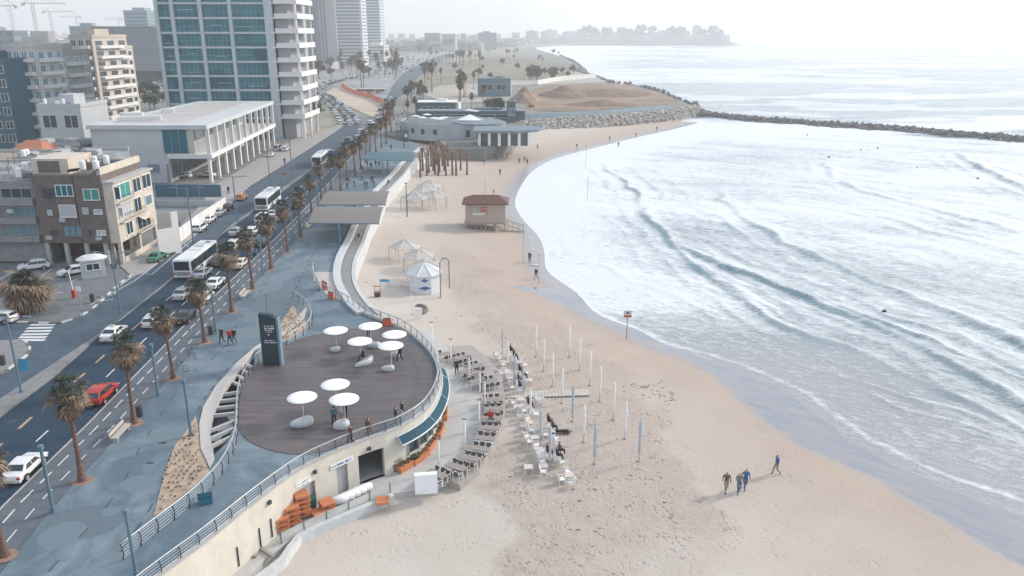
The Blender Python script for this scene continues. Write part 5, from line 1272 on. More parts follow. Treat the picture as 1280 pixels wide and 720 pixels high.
for px, py, ty, lb in ((27, 492, 392, 'standing on the median at the left edge with a blue banner'), (151, 392, 312, 'on the median near the nearest bus stop lines'), (109, 427, 398, 'short one on the median beside the white taxi'), (242, 304, 232, 'on the median beside the second bus'), (297, 278, 218, 'on the median beside the orange taxi'), (338, 234, 187, 'on the pavement by the white colonnade'), (366, 224, 170, 'far one beside the third bus'), (461, 195, 150, 'far one among the distant palms')):
    x, y = U(px, py, ZR); lk2.put((x, y, ZR), 0, 'tall road lamp '+lb, 'tall road lamps', zat(y, ty)/8.4 if ty < 395 else .45)
x, y = U(27, 492, ZR); t = thing('blue_banner', 'bright blue banner hanging from the lamp post at the left edge', 'banner', (x+.15, y, 2.4)); mb = MB(); mb.box((.55, 0, .3), (.85, .04, 1.1)); mb.build('cloth', mat('banner_blue', (.03, .28, .45), .7), t); mb = MB(); mb.tube([(0, 0, .88), (1.0, 0, .88)], .02, 5); mb.build('bracket', M_dark, t)
def bench():
    t = thing('bench', '', 'bench'); 
    mb = MB()
    for i in range(4): mb.box((-.22+i*.15, 0, .45), (.13, 2.6, .05))
    mb.build('seat', mat('bench_slats', (.45, .42, .38), .8, 6, .15), t)
    for sy in (-1, 1): mb = MB(); mb.box((0, sy*1.0, .21), (.4, .12, .42)); mb.build('leg', conc, t)
    mb = MB(); mb.box((-.33, 0, .72), (.05, 2.6, .3), 0); mb.build('backrest', mat('bench_slats', (.4, .4, .4)), t)
    return t
bnk = Kit(bench)
for px, py, lb in ((152, 545, 'long pale bench beside the second palm, nearest the camera'), (307, 371, 'white bench on the promenade beside the palms above the three walkers'), (386, 285, 'pale bench by the corner of the nearest slatted canopy'), (449, 217, 'pale bench far up beside the palms')):
    x, y = U(px, py); bnk.put((x, y, 0), head(y), lb, 'benches along the palm row')
def bin_():
    t = thing('litter_bin', '', 'litter bin'); mb = MB(); mb.lathe((0, 0, 0), [(.22, 0), (.27, .1), (.28, .85), (.26, .88)], 12); mb.build('bin_body', mat('bin_dark', (.03, .045, .05), .5), t); mb = MB(); mb.lathe((0, 0, .9), [(.29, 0), (.29, .05), (.1, .12)], 12); mb.build('lid', M_dark, t); return t
bik = Kit(bin_)
for px, py, lb in ((175, 520, 'dark litter bin at the foot of the second full palm'), (264, 418, 'dark litter bin left of the three walkers'), (4, 456, 'dark litter bin on the corner pavement at the left edge'), (116, 377, 'blue litter bin on the corner by the hatched markings'), (281, 200+65, 'far litter bin')):
    if lb.startswith('far'): continue
    x, y = U(px, py); bik.put((x, y, .0 if px > 160 and px < 300 else ZR+.12), 0, lb)
def bicycle():
    t = thing('bicycle', '', 'bicycle')
    for y in (-.52, .52):
        mb = MB(); mb.tube([(0, y+.33*math.cos(a), .34+.33*math.sin(a)) for a in np.linspace(0, 2*math.pi, 21)], .022, 5)
        for a in np.linspace(0, math.pi, 5)[:-1]: mb.tube([(0, y+.32*math.cos(a), .34+.32*math.sin(a)), (0, y-.32*math.cos(a), .34-.32*math.sin(a))], .005, 3)
        mb.build('wheel', M_blk, t)
    mb = MB()
    for a, b_ in (((-.52, .34), (-.12, .8)), ((-.12, .8), (-.05, .3)), ((-.05, .3), (.36, .78)), ((.36, .78), (-.12, .76)), ((.34, .92), (.52, .34)), ((-.52, .34), (-.05, .3)), ((-.12, .8), (-.14, .95))): mb.tube([(0, *a), (0, *b_)], .02, 5)
    mb.build('frame', M_lamp, t); mb = MB(); mb.box((0, -.15, .97), (.14, .26, .05)); mb.build('saddle', M_blk, t); mb = MB(); mb.tube([(-.28, .28, 1.0), (0, .34, .97), (.28, .28, 1.0)], .016, 5); mb.build('handlebar', M_blk, t); return t
bc = Kit(bicycle)
for px, py, rz, lb in ((227, 464, 1.3, 'dark bicycle parked nearest the palm on the promenade edge'), (240, 447, .9, 'pale bicycle parked at a rack, farther of the pair'), (350, 323, 1.0, 'bicycle leaning under the palm near the canopy lamp')):
    x, y = U(px, py); bc.put((x, y, 0), rz, lb, 'bicycles on the promenade')
# ================= slatted canopies =================
M_slat = mat('canopy_slats', (.215, .19, .18), .7, 2, .15, .3, 20); M_slatb = mat('canopy_blue', (.07, .15, .18), .7, 2, .1)
def canopy(label, c, z, posts, m, curve=.0):
    P_ = [U(a, b_, z) for a, b_ in c]; o_ = Vector((*P_[0], 0)); t = thing('shade_canopy', label, 'canopy', (P_[0][0], P_[0][1], 0))
    n = 34; mb = MB()
    A = [Vector((*p, z))-o_ for p in P_]
    for i in range(n):
        k0, k1 = i/n, (i+.86)/n; zz = lambda k: Vector((0, 0, curve*math.sin(math.pi*k)))
        q = [A[0].lerp(A[3], k0)+zz(k0), A[1].lerp(A[2], k0)+zz(k0), A[1].lerp(A[2], k1)+zz(k1), A[0].lerp(A[3], k1)+zz(k1)]
        mb.add(q+[v+Vector((0, 0, .06)) for v in q], [(3, 2, 1, 0), (4, 5, 6, 7), (0, 1, 5, 4), (1, 2, 6, 5), (2, 3, 7, 6), (3, 0, 4, 7)])
    mb.build('roof_slats', m, t); mb = MB()
    for k in (0.02, .35, .65, .98): mb.tube([A[0].lerp(A[1], k)-Vector((0, 0, .1)), A[3].lerp(A[2], k)-Vector((0, 0, .1))], .09, 5)
    mb.tube([A[0]-Vector((0, 0, .02)), A[1]-Vector((0, 0, .02))], .1, 5); mb.tube([A[3]-Vector((0, 0, .02)), A[2]-Vector((0, 0, .02))], .1, 5)
    mb.build('roof_beams', M_lamp, t)
    for px, py in posts:
        x, y = U(px, py); mb = MB(); mb.tube([(x-o_.x, y-o_.y, 0), (x-o_.x, y-o_.y, z-.05)], .17, 8); mb.build('post', M_lamp, t)
canopy('grey slatted canopy nearest the camera beside the seat wall', [(385, 279), (474, 279.5), (479.5, 259), (394.5, 259)], 3.2, [(425, 305), (430, 297)], M_slat, .3)
canopy('grey slatted canopy directly behind the nearest one', [(399.5, 256), (482, 256), (487, 239.5), (410, 239.5)], 3.3, [(438, 282), (444, 274)], M_slat, .3)
canopy('blue grey curved canopy standing alone farther along the promenade', [(453, 199.5), (516, 201), (520, 190.5), (461, 190.5)], 3.6, [(479, 221), (485, 215)], M_slatb, .25)
t = thing('canopy_bench', 'bench and dark figure height screen under the nearest slatted canopy', 'bench', (*U(432, 300), 0), .2) if 0 else None
# ================= sand pavilions =================
M_net = mat('shade_net', (.50, .50, .49), .9, 5, .08); M_net.node_tree.nodes['Principled BSDF'].inputs['Alpha'].default_value = .55
def pergola():
    t = thing('sand_pergola', '', 'pergola'); n = 6; r_ = 2.6; mb = MB(); rim = [Vector((r_*math.cos(a), r_*math.sin(a), 2.3)) for a in [2*math.pi*i/n+.26 for i in range(n)]]; top = Vector((0, 0, 3.5))
    mb.add([top]+rim, [(0, i+1, (i+1) % n+1) for i in range(n)]); mb.build('net_roof', M_net, t)
    mb = MB()
    for i in range(n): mb.tube([top, rim[i]], .06, 5); mb.tube([rim[i], rim[(i+1) % n]], .05, 5)
    mb.build('roof_frame', mat('beige_frame', (.55, .53, .49), .7), t)
    for i in range(n): mb = MB(); mb.tube([(rim[i].x, rim[i].y, 0), rim[i]], .06, 5); mb.build('post', mat('pergola_post', (.42, .40, .38), .8), t)
    return t
pg = Kit(pergola)
for i, (px, py, lb) in enumerate(((507, 325, 'net roofed pergola farthest left in the near group on the sand'), (524, 338, 'net roofed pergola second in the near group on the sand'), (531, 352, 'net roofed pergola third in the near group, directly behind the white kiosk'), (519, 262, 'net roofed pergola nearest in the far group beside the tied palms'), (531, 252, 'net roofed pergola in the middle of the far group'), (543, 260, 'net roofed pergola rightmost in the far group'), (538, 246, 'net roofed pergola at the back of the far group'))):
    x, y, z = G(px, py); pg.put((x, y, z-.05), i*.3, lb, 'pergolas on the sand', 1.0 if i < 3 else 1.12)
x, y, z = G(531, 362); kt = thing('sand_kiosk', 'white eight sided kiosk with two blue diamond pictures standing on the sand', 'kiosk', (x, y, z), .12); n = 8; r_ = 2.3
ring = lambda rr_, zz: [(rr_*math.cos(2*math.pi*(i+.5)/n), rr_*math.sin(2*math.pi*(i+.5)/n), zz) for i in range(n)]
mb = MB(); mb.add(ring(r_, -.4)+ring(r_, 2.5), [(i, (i+1) % n, n+(i+1) % n, n+i) for i in range(n)]); mb.build('wall', mat('kiosk_white', (.62, .64, .67), .7, 1, .05), kt)
mb = MB(); mb.add(ring(r_+.35, 2.5)+ring(r_+.35, 2.6)+[(0, 0, 3.9)], [tuple(range(n-1, -1, -1))]+[(i, (i+1) % n, n+(i+1) % n, n+i) for i in range(n)]+[(n+i, n+(i+1) % n, 2*n) for i in range(n)]); mb.build('roof', mat('kiosk_roof', (.56, .58, .60), .7, 1, .06), kt)
mb = MB()
for i in range(n): a = ring(r_+.35, 2.62)[i]; mb.tube([a, (0, 0, 3.93)], .05, 4)
mb.build('roof_ribs', M_white, kt)
for zc, w in ((1.95, .55), (.85, .95)):
    mb = MB(); yy = -r_*math.cos(math.pi/8)-.012; mb.add([(-w, yy, zc), (0, yy, zc-.3), (w, yy, zc), (0, yy, zc+.3)], [(0, 1, 2, 3)]); mb.build('picture', mat('kiosk_blue', (.06, .13, .32), .6, 2, .5), kt)
x, y, z = G(551, 372); t = thing('shower_arch', 'tall grey pipe arch standing right beside the white kiosk', 'shower', (x, y, z)); mb = MB(); mb.tube([(0, 0, 0), (0, 0, 5.0), (.3, .1, 5.5), (.8, .2, 5.6), (1.2, .3, 5.2), (1.2, .3, 1.2)], .08, 7); mb.build('pipe', M_lamp, t); mb = MB(); mb.lathe((0, 0, 0), [(.25, 0), (.25, .12), (.1, .15)], 10); mb.build('base_plate', conc, t)
x, y, z = G(509, 271); t = thing('sand_pole', 'dark bare pole standing in front of the far pergolas', 'pole', (x, y, z)); mb = MB(); mb.tube([(0, 0, 0), (0, 0, 6.6)], [.11, .07], 7); mb.build('pole', M_dark, t); mb = MB(); mb.box((0, 0, 6.65), (.5, .3, .12)); mb.build('flood_lamp', M_dark, t)
# ================= lifeguard hut =================
x0, y0, z0 = G(582, 286); x1, y1, z1 = G(632, 287); cx, cy = (x0+x1)/2, y0+2.6; wd = x1-x0; zb = min(z0, z1)
ht = thing('lifeguard_hut', 'beige lifeguard hut on a timber trestle with a dark red roof', 'lifeguard hut', (cx, cy, zb))
mb = MB(); mb.box((0, 0, 3.5), (wd, 5.2, 3.7)); mb.build('wall', mat('hut_boards', (.42, .34, .29), .85, 1.2, .08, .25, 2), ht)
rw = mat('hut_roof', (.12, .055, .042), .7, 2, .15)
mb = MB(); a, b_ = wd/2+.6, 3.2; mb.add([(-a, -b_, 5.3), (a, -b_, 5.3), (a, b_, 5.3), (-a, b_, 5.3), (-a, -b_, 5.48), (a, -b_, 5.48), (a, b_, 5.48), (-a, b_, 5.48), (-a*.55, 0, 6.6), (a*.55, 0, 6.6)], [(3, 2, 1, 0), (0, 1, 5, 4), (1, 2, 6, 5), (2, 3, 7, 6), (3, 0, 4, 7), (4, 5, 9, 8), (5, 6, 9), (6, 7, 8, 9), (7, 4, 8)]); rf = mb.build('roof', rw, ht)
mb = MB(); mb.tube([(a*.35, 0, 6.4), (a*.35, 0, 7.6)], .05, 5); mb.lathe((a*.35, 0, 7.2), [(.05, 0), (.25, .1), (.05, .3)], 8); mb.build('aerial', M_dark, rf)
mb = MB(); mb.tube([(-.1, 0, 6.5), (-.1, 0, 9.6)], .04, 5); mb.build('flag_pole', M_steel, rf)
mb = MB()
for xx in np.linspace(-wd/2+.15, wd/2-.15, 5):
    for yy in (-2.45, 2.45): mb.box((xx, yy, .7), (.2, .2, 1.7))
for i in range(4):
    xa = -wd/2+.15+i*(wd-.3)/4; xb = xa+(wd-.3)/4
    if i % 2: xa, xb = xb, xa
    mb.tube([(xa, -2.6, 0.1), (xb, -2.6, 1.45)], .1, 4)
mb.box((0, 0, 1.58), (wd+.5, 5.8, .14)); mb.build('trestle', mat('trestle_timber', (.30, .27, .24), .85, 3, .15), ht)
mb = MB(); mb.box((.03*wd, -2.63, 3.2), (.09, .05, 4.2)); mb.build('corner_batten', mat('batten', (.33, .26, .22), .8), ht)
sg = MB(); sg.box((.02*wd-.05*wd, -2.64, 4.35), (1.15, .05, .8)); sgo = sg.build('red_sign', M_red, ht)
mb = MB()
for ox, s in ((-.28, 1), (.28, -1)): mb.tube([(-.03*wd+ox-.15, -2.68, 4.5), (-.03*wd+ox, -2.68, 4.2), (-.03*wd+ox+.15, -2.68, 4.5)], .05, 4)
mb.build('emblem', M_white, sgo)
mb = MB(); mb.box((-.17*wd, -2.64, 4.35), (1.0, .05, .45)); mb.build('grey_plate', mat('grey_plate', (.3, .32, .31), .7), ht)
mb = MB(); mb.box((-.17*wd, -2.64, 3.45), (2.2, .05, .42)); mb.build('white_plate', mat('plate_white', (.62, .6, .57), .7), ht)
st = MB()
for i in range(9): st.box((wd/2+.5+i*.36, -1.5, 1.0-i*.115), (.34, 1.2, .05))
st.tube([(wd/2+.3, -2.1, 1.9), (wd/2+3.6, -2.1, .9)], .05, 5); st.tube([(wd/2+.3, -.9, 1.9), (wd/2+3.6, -.9, .9)], .05, 5)
for i in range(4): st.tube([(wd/2+.4+i, -2.1, .0), (wd/2+.4+i, -2.1, 1.9-i*.3)], .045, 4); st.tube([(wd/2+.4+i, -.9, .0), (wd/2+.4+i, -.9, 1.9-i*.3)], .045, 4)
st.build('staircase', mat('trestle_timber', (.3, .27, .24)), ht)
# ================= small beach things =================
def post_sign(px, py, ty, label, kind):
    x, y, z = G(px, py); hh = zat(y, ty)-z; t = thing('beach_sign', label, 'sign', (x, y, z)); mb = MB(); mb.tube([(0, 0, -.1), (0, 0, hh)], .05, 6); mb.build('post', mat('rusty_post', (.25, .13, .10), .8), t)
    mb = MB(); mb.box((0, -.06, hh-.45), (.95, .05, .85)); pn = mb.build('panel', mat('sign_pale', (.55, .52, .55), .6), t)
    mb = MB(); mb.box((0, -.092, hh-.75), (.95, .02, .25)); mb.build('red_band', M_red, pn); mb = MB(); mb.lathe((0, -.1, hh-.3), [(.02, -.13), (.16, -.05), (.16, .05), (.02, .13)], 8, 1, .1); mb.build('dark_symbol', M_dark, pn)
post_sign(783, 424, 388, 'red and white warning sign on a rusty post near the water edge', 0)
for px, py, ty, lb in ((673, 355, 318, 'thin leaning marker pole right of the walking person'), (654, 345-15, 290, 'thin marker pole at the water edge by the surfer'), (731, 158, 143, 'thin pole on the far beach below the rock slope'), (752, 165, 150, 'thin pole on the far sand with a small lamp'), (846, 150, 132, 'thin pole at the far end of the beach by the rocks'), (732, 210, 180, 'thin marker pole in the far shallow water'), (734, 250, 222, 'thin marker pole in the white water right of the hut')):
    x, y, z = G(px, py); z = max(z, SEA); hh = zat(y, ty)-z; t = thing('marker_pole', lb, 'pole', (x, y, z-.3)); mb = MB(); mb.tube([(0, 0, 0), (.05, 0, hh+.3)], .045, 5); mb.build('pole', mat('pale_pole', (.35, .33, .33), .7), t); mb = MB(); mb.box((.05, 0, hh+.3), (.2, .1, .25)); mb.build('cap', M_steel, t)
# display boards, bin frame, easel etc. on the raked sand
x, y, z = G(486, 357); t = thing('blue_board', 'low bench with a bright blue board at its end on the raked sand', 'board', (x, y, z)); mb = MB(); mb.box((-.6, 0, .75), (1.3, .08, .4)); mb.build('board', mat('sky_blue', (.05, .32, .52), .6), t); mb = MB(); mb.box((1.9, 0, .42), (4.4, .3, .07)); mb.build('shelf', whitec, t)
for xx in (-1.2, .2, 1.8, 3.8): mb = MB(); mb.box((xx, 0, .25), (.07, .07, .7)); mb.build('leg', M_steel, t)
x, y, z = G(472, 371); t = thing('red_frame_cart', 'small red and white framed cart on the raked sand', 'cart', (x, y, z)); mb = MB()
for sx in (-.4, .4): mb.tube([(sx, 0, 0), (sx, 0, 1.5)], .05, 5)
mb.tube([(-.4, 0, 1.5), (.4, 0, 1.5)], .05, 5); mb.tube([(-.4, 0, .8), (.4, 0, .8)], .05, 5); mb.build('frame', M_red, t); mb = MB(); mb.box((0, 0, .35), (.7, .5, .5)); mb.build('bin', M_dark, t)
x, y, z = G(523, 400); t = thing('easel_board', 'leaning white easel board on the sand behind the deck', 'board', (x, y, z), .5); mb = MB(); mb.box((0, 0, .9), (1.0, .08, 1.5), 0, .3); mb.build('board', M_white, t); mb = MB(); mb.tube([(0, .8, 0), (0, 0, 1.4)], .04, 5); mb.build('strut', M_steel, t)
x, y, z = G(521, 388); t = thing('stone_ring', 'dark curved stone ring half buried in the sand behind the deck', 'stone ring', (x, y, z-.1)); mb = MB(); mb.tube([(1.2*math.cos(a), 1.7*math.sin(a), .15) for a in np.linspace(-1.6, 1.9, 12)], [.1]+[.3]*10+[.1], 7); mb.build('ring', mat('dark_stone', (.14, .14, .12), .9, 3, .2), t)
for px, py, ty, lb in ((459, 353, 318, 'curved white pole beside the raked sand and seat wall'), (393, 352, 332, 'short white end post of the curved railing'), (491, 400, 385, 'thin grey pole left of the stone ring'), (516, 393, 366, 'thin grey pole behind the stone ring')):
    x, y, z = G(px, py); hh = zat(y, ty)-z; t = thing('white_pole', lb, 'pole', (x, y, z)); mb = MB(); mb.tube([(0, 0, 0), (0, 0, hh*.8), (-.15, 0, hh)], [.07, .06, .03], 6); mb.build('pole', M_white, t); mb = MB(); mb.lathe((0, 0, 0), [(.15, 0), (.12, .1), (.05, .12)], 8); mb.build('foot', M_steel, t)
for px, py, rz, w, lb in ((406, 361, -.9, 1.6, 'orange board leaning on the inner side of the curved railing'), (414, 374, -.6, 1.0, 'square orange bag hanging on the curved railing'), (484, 408, 0, 1.0, 'orange box beside the back railing of the deck')):
    x, y = U(px, py); t = thing('orange_board', lb, 'panel', (x, y, .02), rz); mb = MB(); mb.box((0, 0, .45), (w, .12, .85), taper=.9); mb.build('panel', mat('bright_orange', (.65, .13, .04), .6), t); mb = MB(); mb.box((0, 0, .92), (w*.8, .16, .06)); mb.build('rim', M_dark, t)
x, y = U(227, 641); t = thing('blue_crate', 'small blue crate on the paving behind the railing beside the sand bed', 'crate', (x+1.2, y+1.2, 0), .4); mb = MB(); mb.box((0, 0, .3), (.9, .6, .55)); mb.build('crate_body', mat('crate_blue', (.03, .16, .26), .6), t); mb = MB(); mb.box((0, 0, .6), (.96, .66, .05)); mb.build('rim', M_blue, t)
x, y = U(517, 181); 
# ================= building helpers =================
def FP(px, py, Y):
    y = -(py-360)/F; t = Y/(CP+y*SP); return ((px-640)/F*t, H+(-SP+y*CP)*t)
def XP(px, py, X):
    y = -(py-360)/F; t = X/((px-640)/F); return (t*(CP+y*SP), H+(-SP+y*CP)*t)
G_teal = mat('teal_glass', (.012, .13, .17), .2, spec=.35); G_dark = mat('dark_window', (.025, .045, .06), .12, spec=.7); G_green = mat('green_blind', (.03, .26, .22), .5)
G_blue = mat('pale_blue_glass', (.14, .25, .31), .2); shut = mat('white_shutter', (.42, .44, .47), .7, 30, .1, stretch=(.1, .1, 1))
def win_y(par, o, x0, x1, z0, z1, Y, g=None, fr=None, label=None, n=2):
    """window on a wall facing -Y"""
    if z0 > z1: z0, z1 = z1, z0
    mb = MB(); c = Vector(((x0+x1)/2, Y-.05, (z0+z1)/2))-o; w, h_ = x1-x0, z1-z0; th = .09
    mb.box(c+Vector((0, 0, h_/2)), (w+th, .16, th)); mb.box(c-Vector((0, .03, h_/2)), (w+th*2, .24, th))
    for k in range(n+1): mb.box(c+Vector((-w/2+w*k/n, 0, 0)), (th, .14, h_-th))
    f = mb.build('window', fr or M_white, par); mb = MB(); mb.box(c+Vector((0, .03, 0)), (w, .06, h_)); mb.build('pane', g or G_dark, f); return f
def win_x(par, o, y0, y1, z0, z1, X, g=None, fr=None, n=2):
    if z0 > z1: z0, z1 = z1, z0
    mb = MB(); c = Vector((X+.05, (y0+y1)/2, (z0+z1)/2))-o; w, h_ = abs(y1-y0), z1-z0; th = .09
    mb.box(c+Vector((0, 0, h_/2)), (.16, w+th, th)); mb.box(c-Vector((-.03, 0, h_/2)), (.24, w+th*2, th))
    for k in range(n+1): mb.box(c+Vector((0, -w/2+w*k/n, 0)), (.14, th, h_-th))
    f = mb.build('window', fr or M_white, par); mb = MB(); mb.box(c-Vector((.03, 0, 0)), (.06, w, h_)); mb.build('pane', g or G_dark, f); return f
# ================= apartment block at the left edge =================
YA, XA = 108.3, -54.9; top = 12.6
A = thing('apartment_block', 'worn brown and cream apartment block on pillars above the car park', 'building', (-72, 114, ZR)); AO = Vector((-72, 114, ZR))
stone = mat('brown_stone', (.145, .118, .107), .9, .9, .18, .3, 9); cream = mat('cream_plaster', (.55, .49, .42), .9, .7, .12, .15, 9); band_ = mat('grey_band', (.25, .25, .26), .9, 1, .15)
x_s = [FP(0, 330, YA)[0]-22, FP(45, 260, YA)[0], FP(96, 260, YA)[0], FP(144, 260, YA)[0], XA]
GF = 3.0
def bx(mb, x0, x1, y0, y1, z0, z1): mb.box(Vector(((x0+x1)/2, (y0+y1)/2, (z0+z1)/2))-AO, (x1-x0, y1-y0, z1-z0))
mb = MB(); bx(mb, x_s[0], x_s[1], YA+1.0, 126, GF-2.9, 11.6); mb.build('wall', band_, A)
mb = MB(); bx(mb, x_s[1]+.0, x_s[2]-.12, YA+.2, 124, GF, 12.5); mb.build('stair_wall', stone, A)
mb = MB(); bx(mb, x_s[2]+.12, XA-1.4, YA, 120.5, GF, top); mb.build('front_wall', stone, A)
mb = MB(); bx(mb, x_s[2]-.12, x_s[2]+.12, YA+.35, 122, GF, 12.3); mb.build('joint', M_dark, A)
mb = MB(); bx(mb, XA-1.4, XA, YA+.15, 120.5, GF, 11.4); mb.build('bay_wall', cream, A)
mb = MB(); bx(mb, XA-1.9, XA-1.4+.02, YA+.1, 120.6, 12.6, 13.5); mb.build('parapet', cream, A)
mb = MB(); bx(mb, XA-1.5, XA+.35, YA, 120.7, 11.4, 11.65); mb.build('bay_roof', conc, A)
mb = MB(); bx(mb, x_s[0], XA-1.9, YA-.12, 124, top-.02, top+.12); mb.build('roof_slab', mat('roof_felt', (.22, .22, .22), .9, .5, .3), A) if 0 else None
mb = MB(); bx(mb, x_s[1]-.5, x_s[1]+4.6, YA+1.5, YA+8, 12.5, 14.6); mb.build('roof_house', cream, A)
mb = MB(); bx(mb, x_s[1]+.4, x_s[1]+3.4, YA+1.45, YA+1.52, 12.7, 14.3); mb.build('roof_house_opening', stone, A)
mb = MB(); bx(mb, x_s[0], x_s[2], 112.5, 121, ZR, GF); mb.build('ground_floor', mat('dark_brick', (.12, .075, .065), .9, 2, .3), A)  # dark brown brick behind the pillars
mb = MB(); bx(mb, x_s[2], XA-3, 117, 120.3, ZR, GF); mb.build('ground_floor', stone, A)
for (x, y) in ((XA-.3, YA+.5), (XA-.3, 114.5), (XA-.3, 120.1), (XA-2.3, YA+.4), (x_s[2]+.3, YA+.4), (x_s[2]-2.6, YA+.5), (x_s[1]+.4, YA+.5), (x_s[2]+3.1, YA+2)):
    mb = MB(); bx(mb, x-.25, x+.25, y-.25, y+.25, ZR, GF); mb.build('pillar', cream if x > -56 else conc, A)
mb = MB(); bx(mb, XA-.2, XA, 109.2, 120.3, ZR, .75); mb.build('low_wall', cream, A)
Zq = lambda a, b_: (a/4, 180+b_/4)
fc = [((210, 222), (275, 275), G_dark, stone, 1), ((275, 205), (370, 260), G_teal, M_white, 3), ((295, 305), (385, 365), shut, M_white, 1), ((230, 325), (270, 360), shut, stone, 1), ((250, 430), (290, 458), G_dark, stone, 2), ((315, 408), (415, 463), G_blue, stone, 3)]
for a, c, g, fr, n in fc:
    (x0, z1), (x1, z0) = FP(*Zq(*a), YA+.2), FP(*Zq(*c), YA+.2); win_y(A, AO, x0, x1, z0, z1, YA+.2, g, fr, n=n)
for a, c, g, fr, n in [((415, 225), (500, 280), G_green, M_white, 2), ((470, 328), (512, 350), shut, M_white, 1), ((485, 432), (530, 455), shut, M_white, 2), ((443, 430), (458, 452), G_dark, stone, 1)]:
    (x0, z1), (x1, z0) = FP(*Zq(*a), YA), FP(*Zq(*c), YA); win_y(A, AO, x0, x1, z0, z1, YA, g, fr, n=n)
for a, c, g, n in [((570, 215), (606, 276), G_dark, 1), ((590, 318), (620, 362), shut, 1)]:
    (x0, z1), (x1, z0) = FP(*Zq(*a), YA+.15), FP(*Zq(*c), YA+.15); win_y(A, AO, x0, x1, z0, z1, YA+.15, g, M_white, n=n)
for zf in (3.3, 5.9, 8.5): # balconies at the left
    x0, x1 = x_s[1]-9.8, x_s[1]-.4; mb = MB(); bx(mb, x0, x1, YA, YA+1.0, zf-.15, zf+.75); mb.build('balcony', band_, A)
    win_y(A, AO, x0+.5, x0+4, zf+.8, zf+2.1, YA+1.0, G_blue, M_steel, n=3); win_y(A, AO, x0+4.8, x1-.4, zf+.8, zf+2.1, YA+1.0, G_dark if zf > 8 else G_blue, M_steel, n=3)
    win_y(A, AO, x0-7, x0-4.4, zf+.6, zf+1.9, YA+1.0, G_dark, M_steel, n=2); win_y(A, AO, x0-2.8, x0-1.2, zf+.6, zf+1.7, YA+1.0, G_blue, M_steel, n=1)
for (y0, y1, z0, z1, g, n) in ((108.9, 113.2, 8.9, 11.0, G_green, 3), (114.2, 116.6, 9.0, 11.0, G_dark, 2), (117.2, 120.0, 9.0, 11.0, G_dark, 2), (109.2, 112.6, 6.2, 8.2, shut, 4), (113.8, 116.0, 6.2, 8.2, G_dark, 2), (117.4, 119.6, 6.4, 7.9, G_blue, 1), (110.5, 112.4, 3.6, 5.4, G_dark, 2), (114, 118.2, 3.5, 5.5, G_dark, 3)):
    win_x(A, AO, y0, y1, z0, z1, XA, g, M_white, n)
for (y0, y1, z) in ((108.8, 113.4, 8.6), (109, 116.4, 5.9), (113.6, 118.6, 3.3)):
    mb = MB()
    for k in np.arange(y0, y1, .22): mb.tube([Vector((XA+.55, k, z))-AO, Vector((XA+.55, k, z+.95))-AO], .015, 3)
    mb.tube([Vector((XA+.55, y0, z+.95))-AO, Vector((XA+.55, y1, z+.95))-AO], .03, 4); mb.build('balcony_rail', M_dark if z < 8 else G_green, A)
    mb = MB(); bx(mb, XA, XA+.6, y0, y1, z-.18, z-.02); mb.build('balcony_slab', cream, A)
(x0, z0) = FP(184, 268, YA)
mb = MB(); mb.add([Vector((XA+.03, 114, 5.7))-AO, Vector((XA+.03, 118.4, 5.7))-AO, Vector((XA+1.2, 118.4, 5.1))-AO, Vector((XA+1.2, 114, 5.1))-AO], [(0, 1, 2, 3)]); mb.build('awning', cream, A)
for px, py in ((430, 325), (433, 341), (498, 470), (50, 335), (312, 380), (247, 468)):
    x, z = FP(*Zq(px, py), YA); mb = MB(); mb.box(Vector((x, YA-(.2 if px > 400 else -.0), z))-AO, (.8, .35, .5)); mb.build('air_conditioner', mat('ac_grey', (.42, .43, .44), .7), A)
def tank():
    t = thing('water_tank', '', 'water tank'); mb = MB(); mb.lathe((0, 0, .5), [(.05, 0), (.42, .02), (.42, 1.1), (.3, 1.25), (.05, 1.3)], 14); mb.build('tank', M_white, t)
    mb = MB()
    for sx in (-1, 1):
        for sy in (-1, 1): mb.box((sx*.3, sy*.3, .26), (.05, .05, .52))
    mb.build('stand', M_steel, t); mb = MB(); mb.box((1.3, .1, .6), (1.5, 1.0, .07), 0, .5); mb.build('solar_panel', mat('solar_panel', (.02, .03, .05), .2), t); return t
tkk = Kit(tank)
tl = ['farthest left', 'second from the left', 'third from the left', 'just left of the small roof house', 'right of the roof house', 'beside the black solar panel', 'nearest the cream parapet', 'rightmost back']
for i, (px, py) in enumerate(((23, 211), (30, 202), (35, 200), (52, 205), (105, 215), (122, 215), (119, 203), (134, 205))):
    y = 110 if py > 208 else 115; x = FP(px, py+4, y)[0]; tkk.put((x, y, 11.6 if px < 45 else (12.5 if x < x_s[2] else 12.6)), i, 'white solar water tank on the apartment block roof, '+tl[i], 'water tanks on the roof')
# ================= low white gallery building =================
Bb = thing('gallery_building', 'low white concrete building with flat roof and a two level colonnade facing the road', 'building', (-90, 200, ZR)); BO = Vector((-90, 200, ZR))
wc = mat('white_concrete', (.50, .52, .53), .85, .25, .08, .1, 5); wb = mat('bright_white_edge', (.68, .67, .66), .8)
X0, X1, Y0, Y1 = -90.6, -65.6, 173.2, 236.0; TP = 12.2; skew = -4.0
def q(mb, pts, z0, z1): mb.prism([(p[0]-BO.x, p[1]-BO.y) for p in pts], z0, z1)
mb = MB(); q(mb, [(X0, Y0), (X1-9, Y0), (X1-9+skew, Y1), (X0, Y1)], ZR, TP-.6); mb.build('wall', wc, Bb)
mb = MB(); q(mb, [(X0-.5, Y0-.6), (X1+.3, Y0-.6), (X1+.3+skew, Y1+1), (X0-.5, Y1+1)], TP-.6, TP+.3); mb.build('roof', wc, Bb)
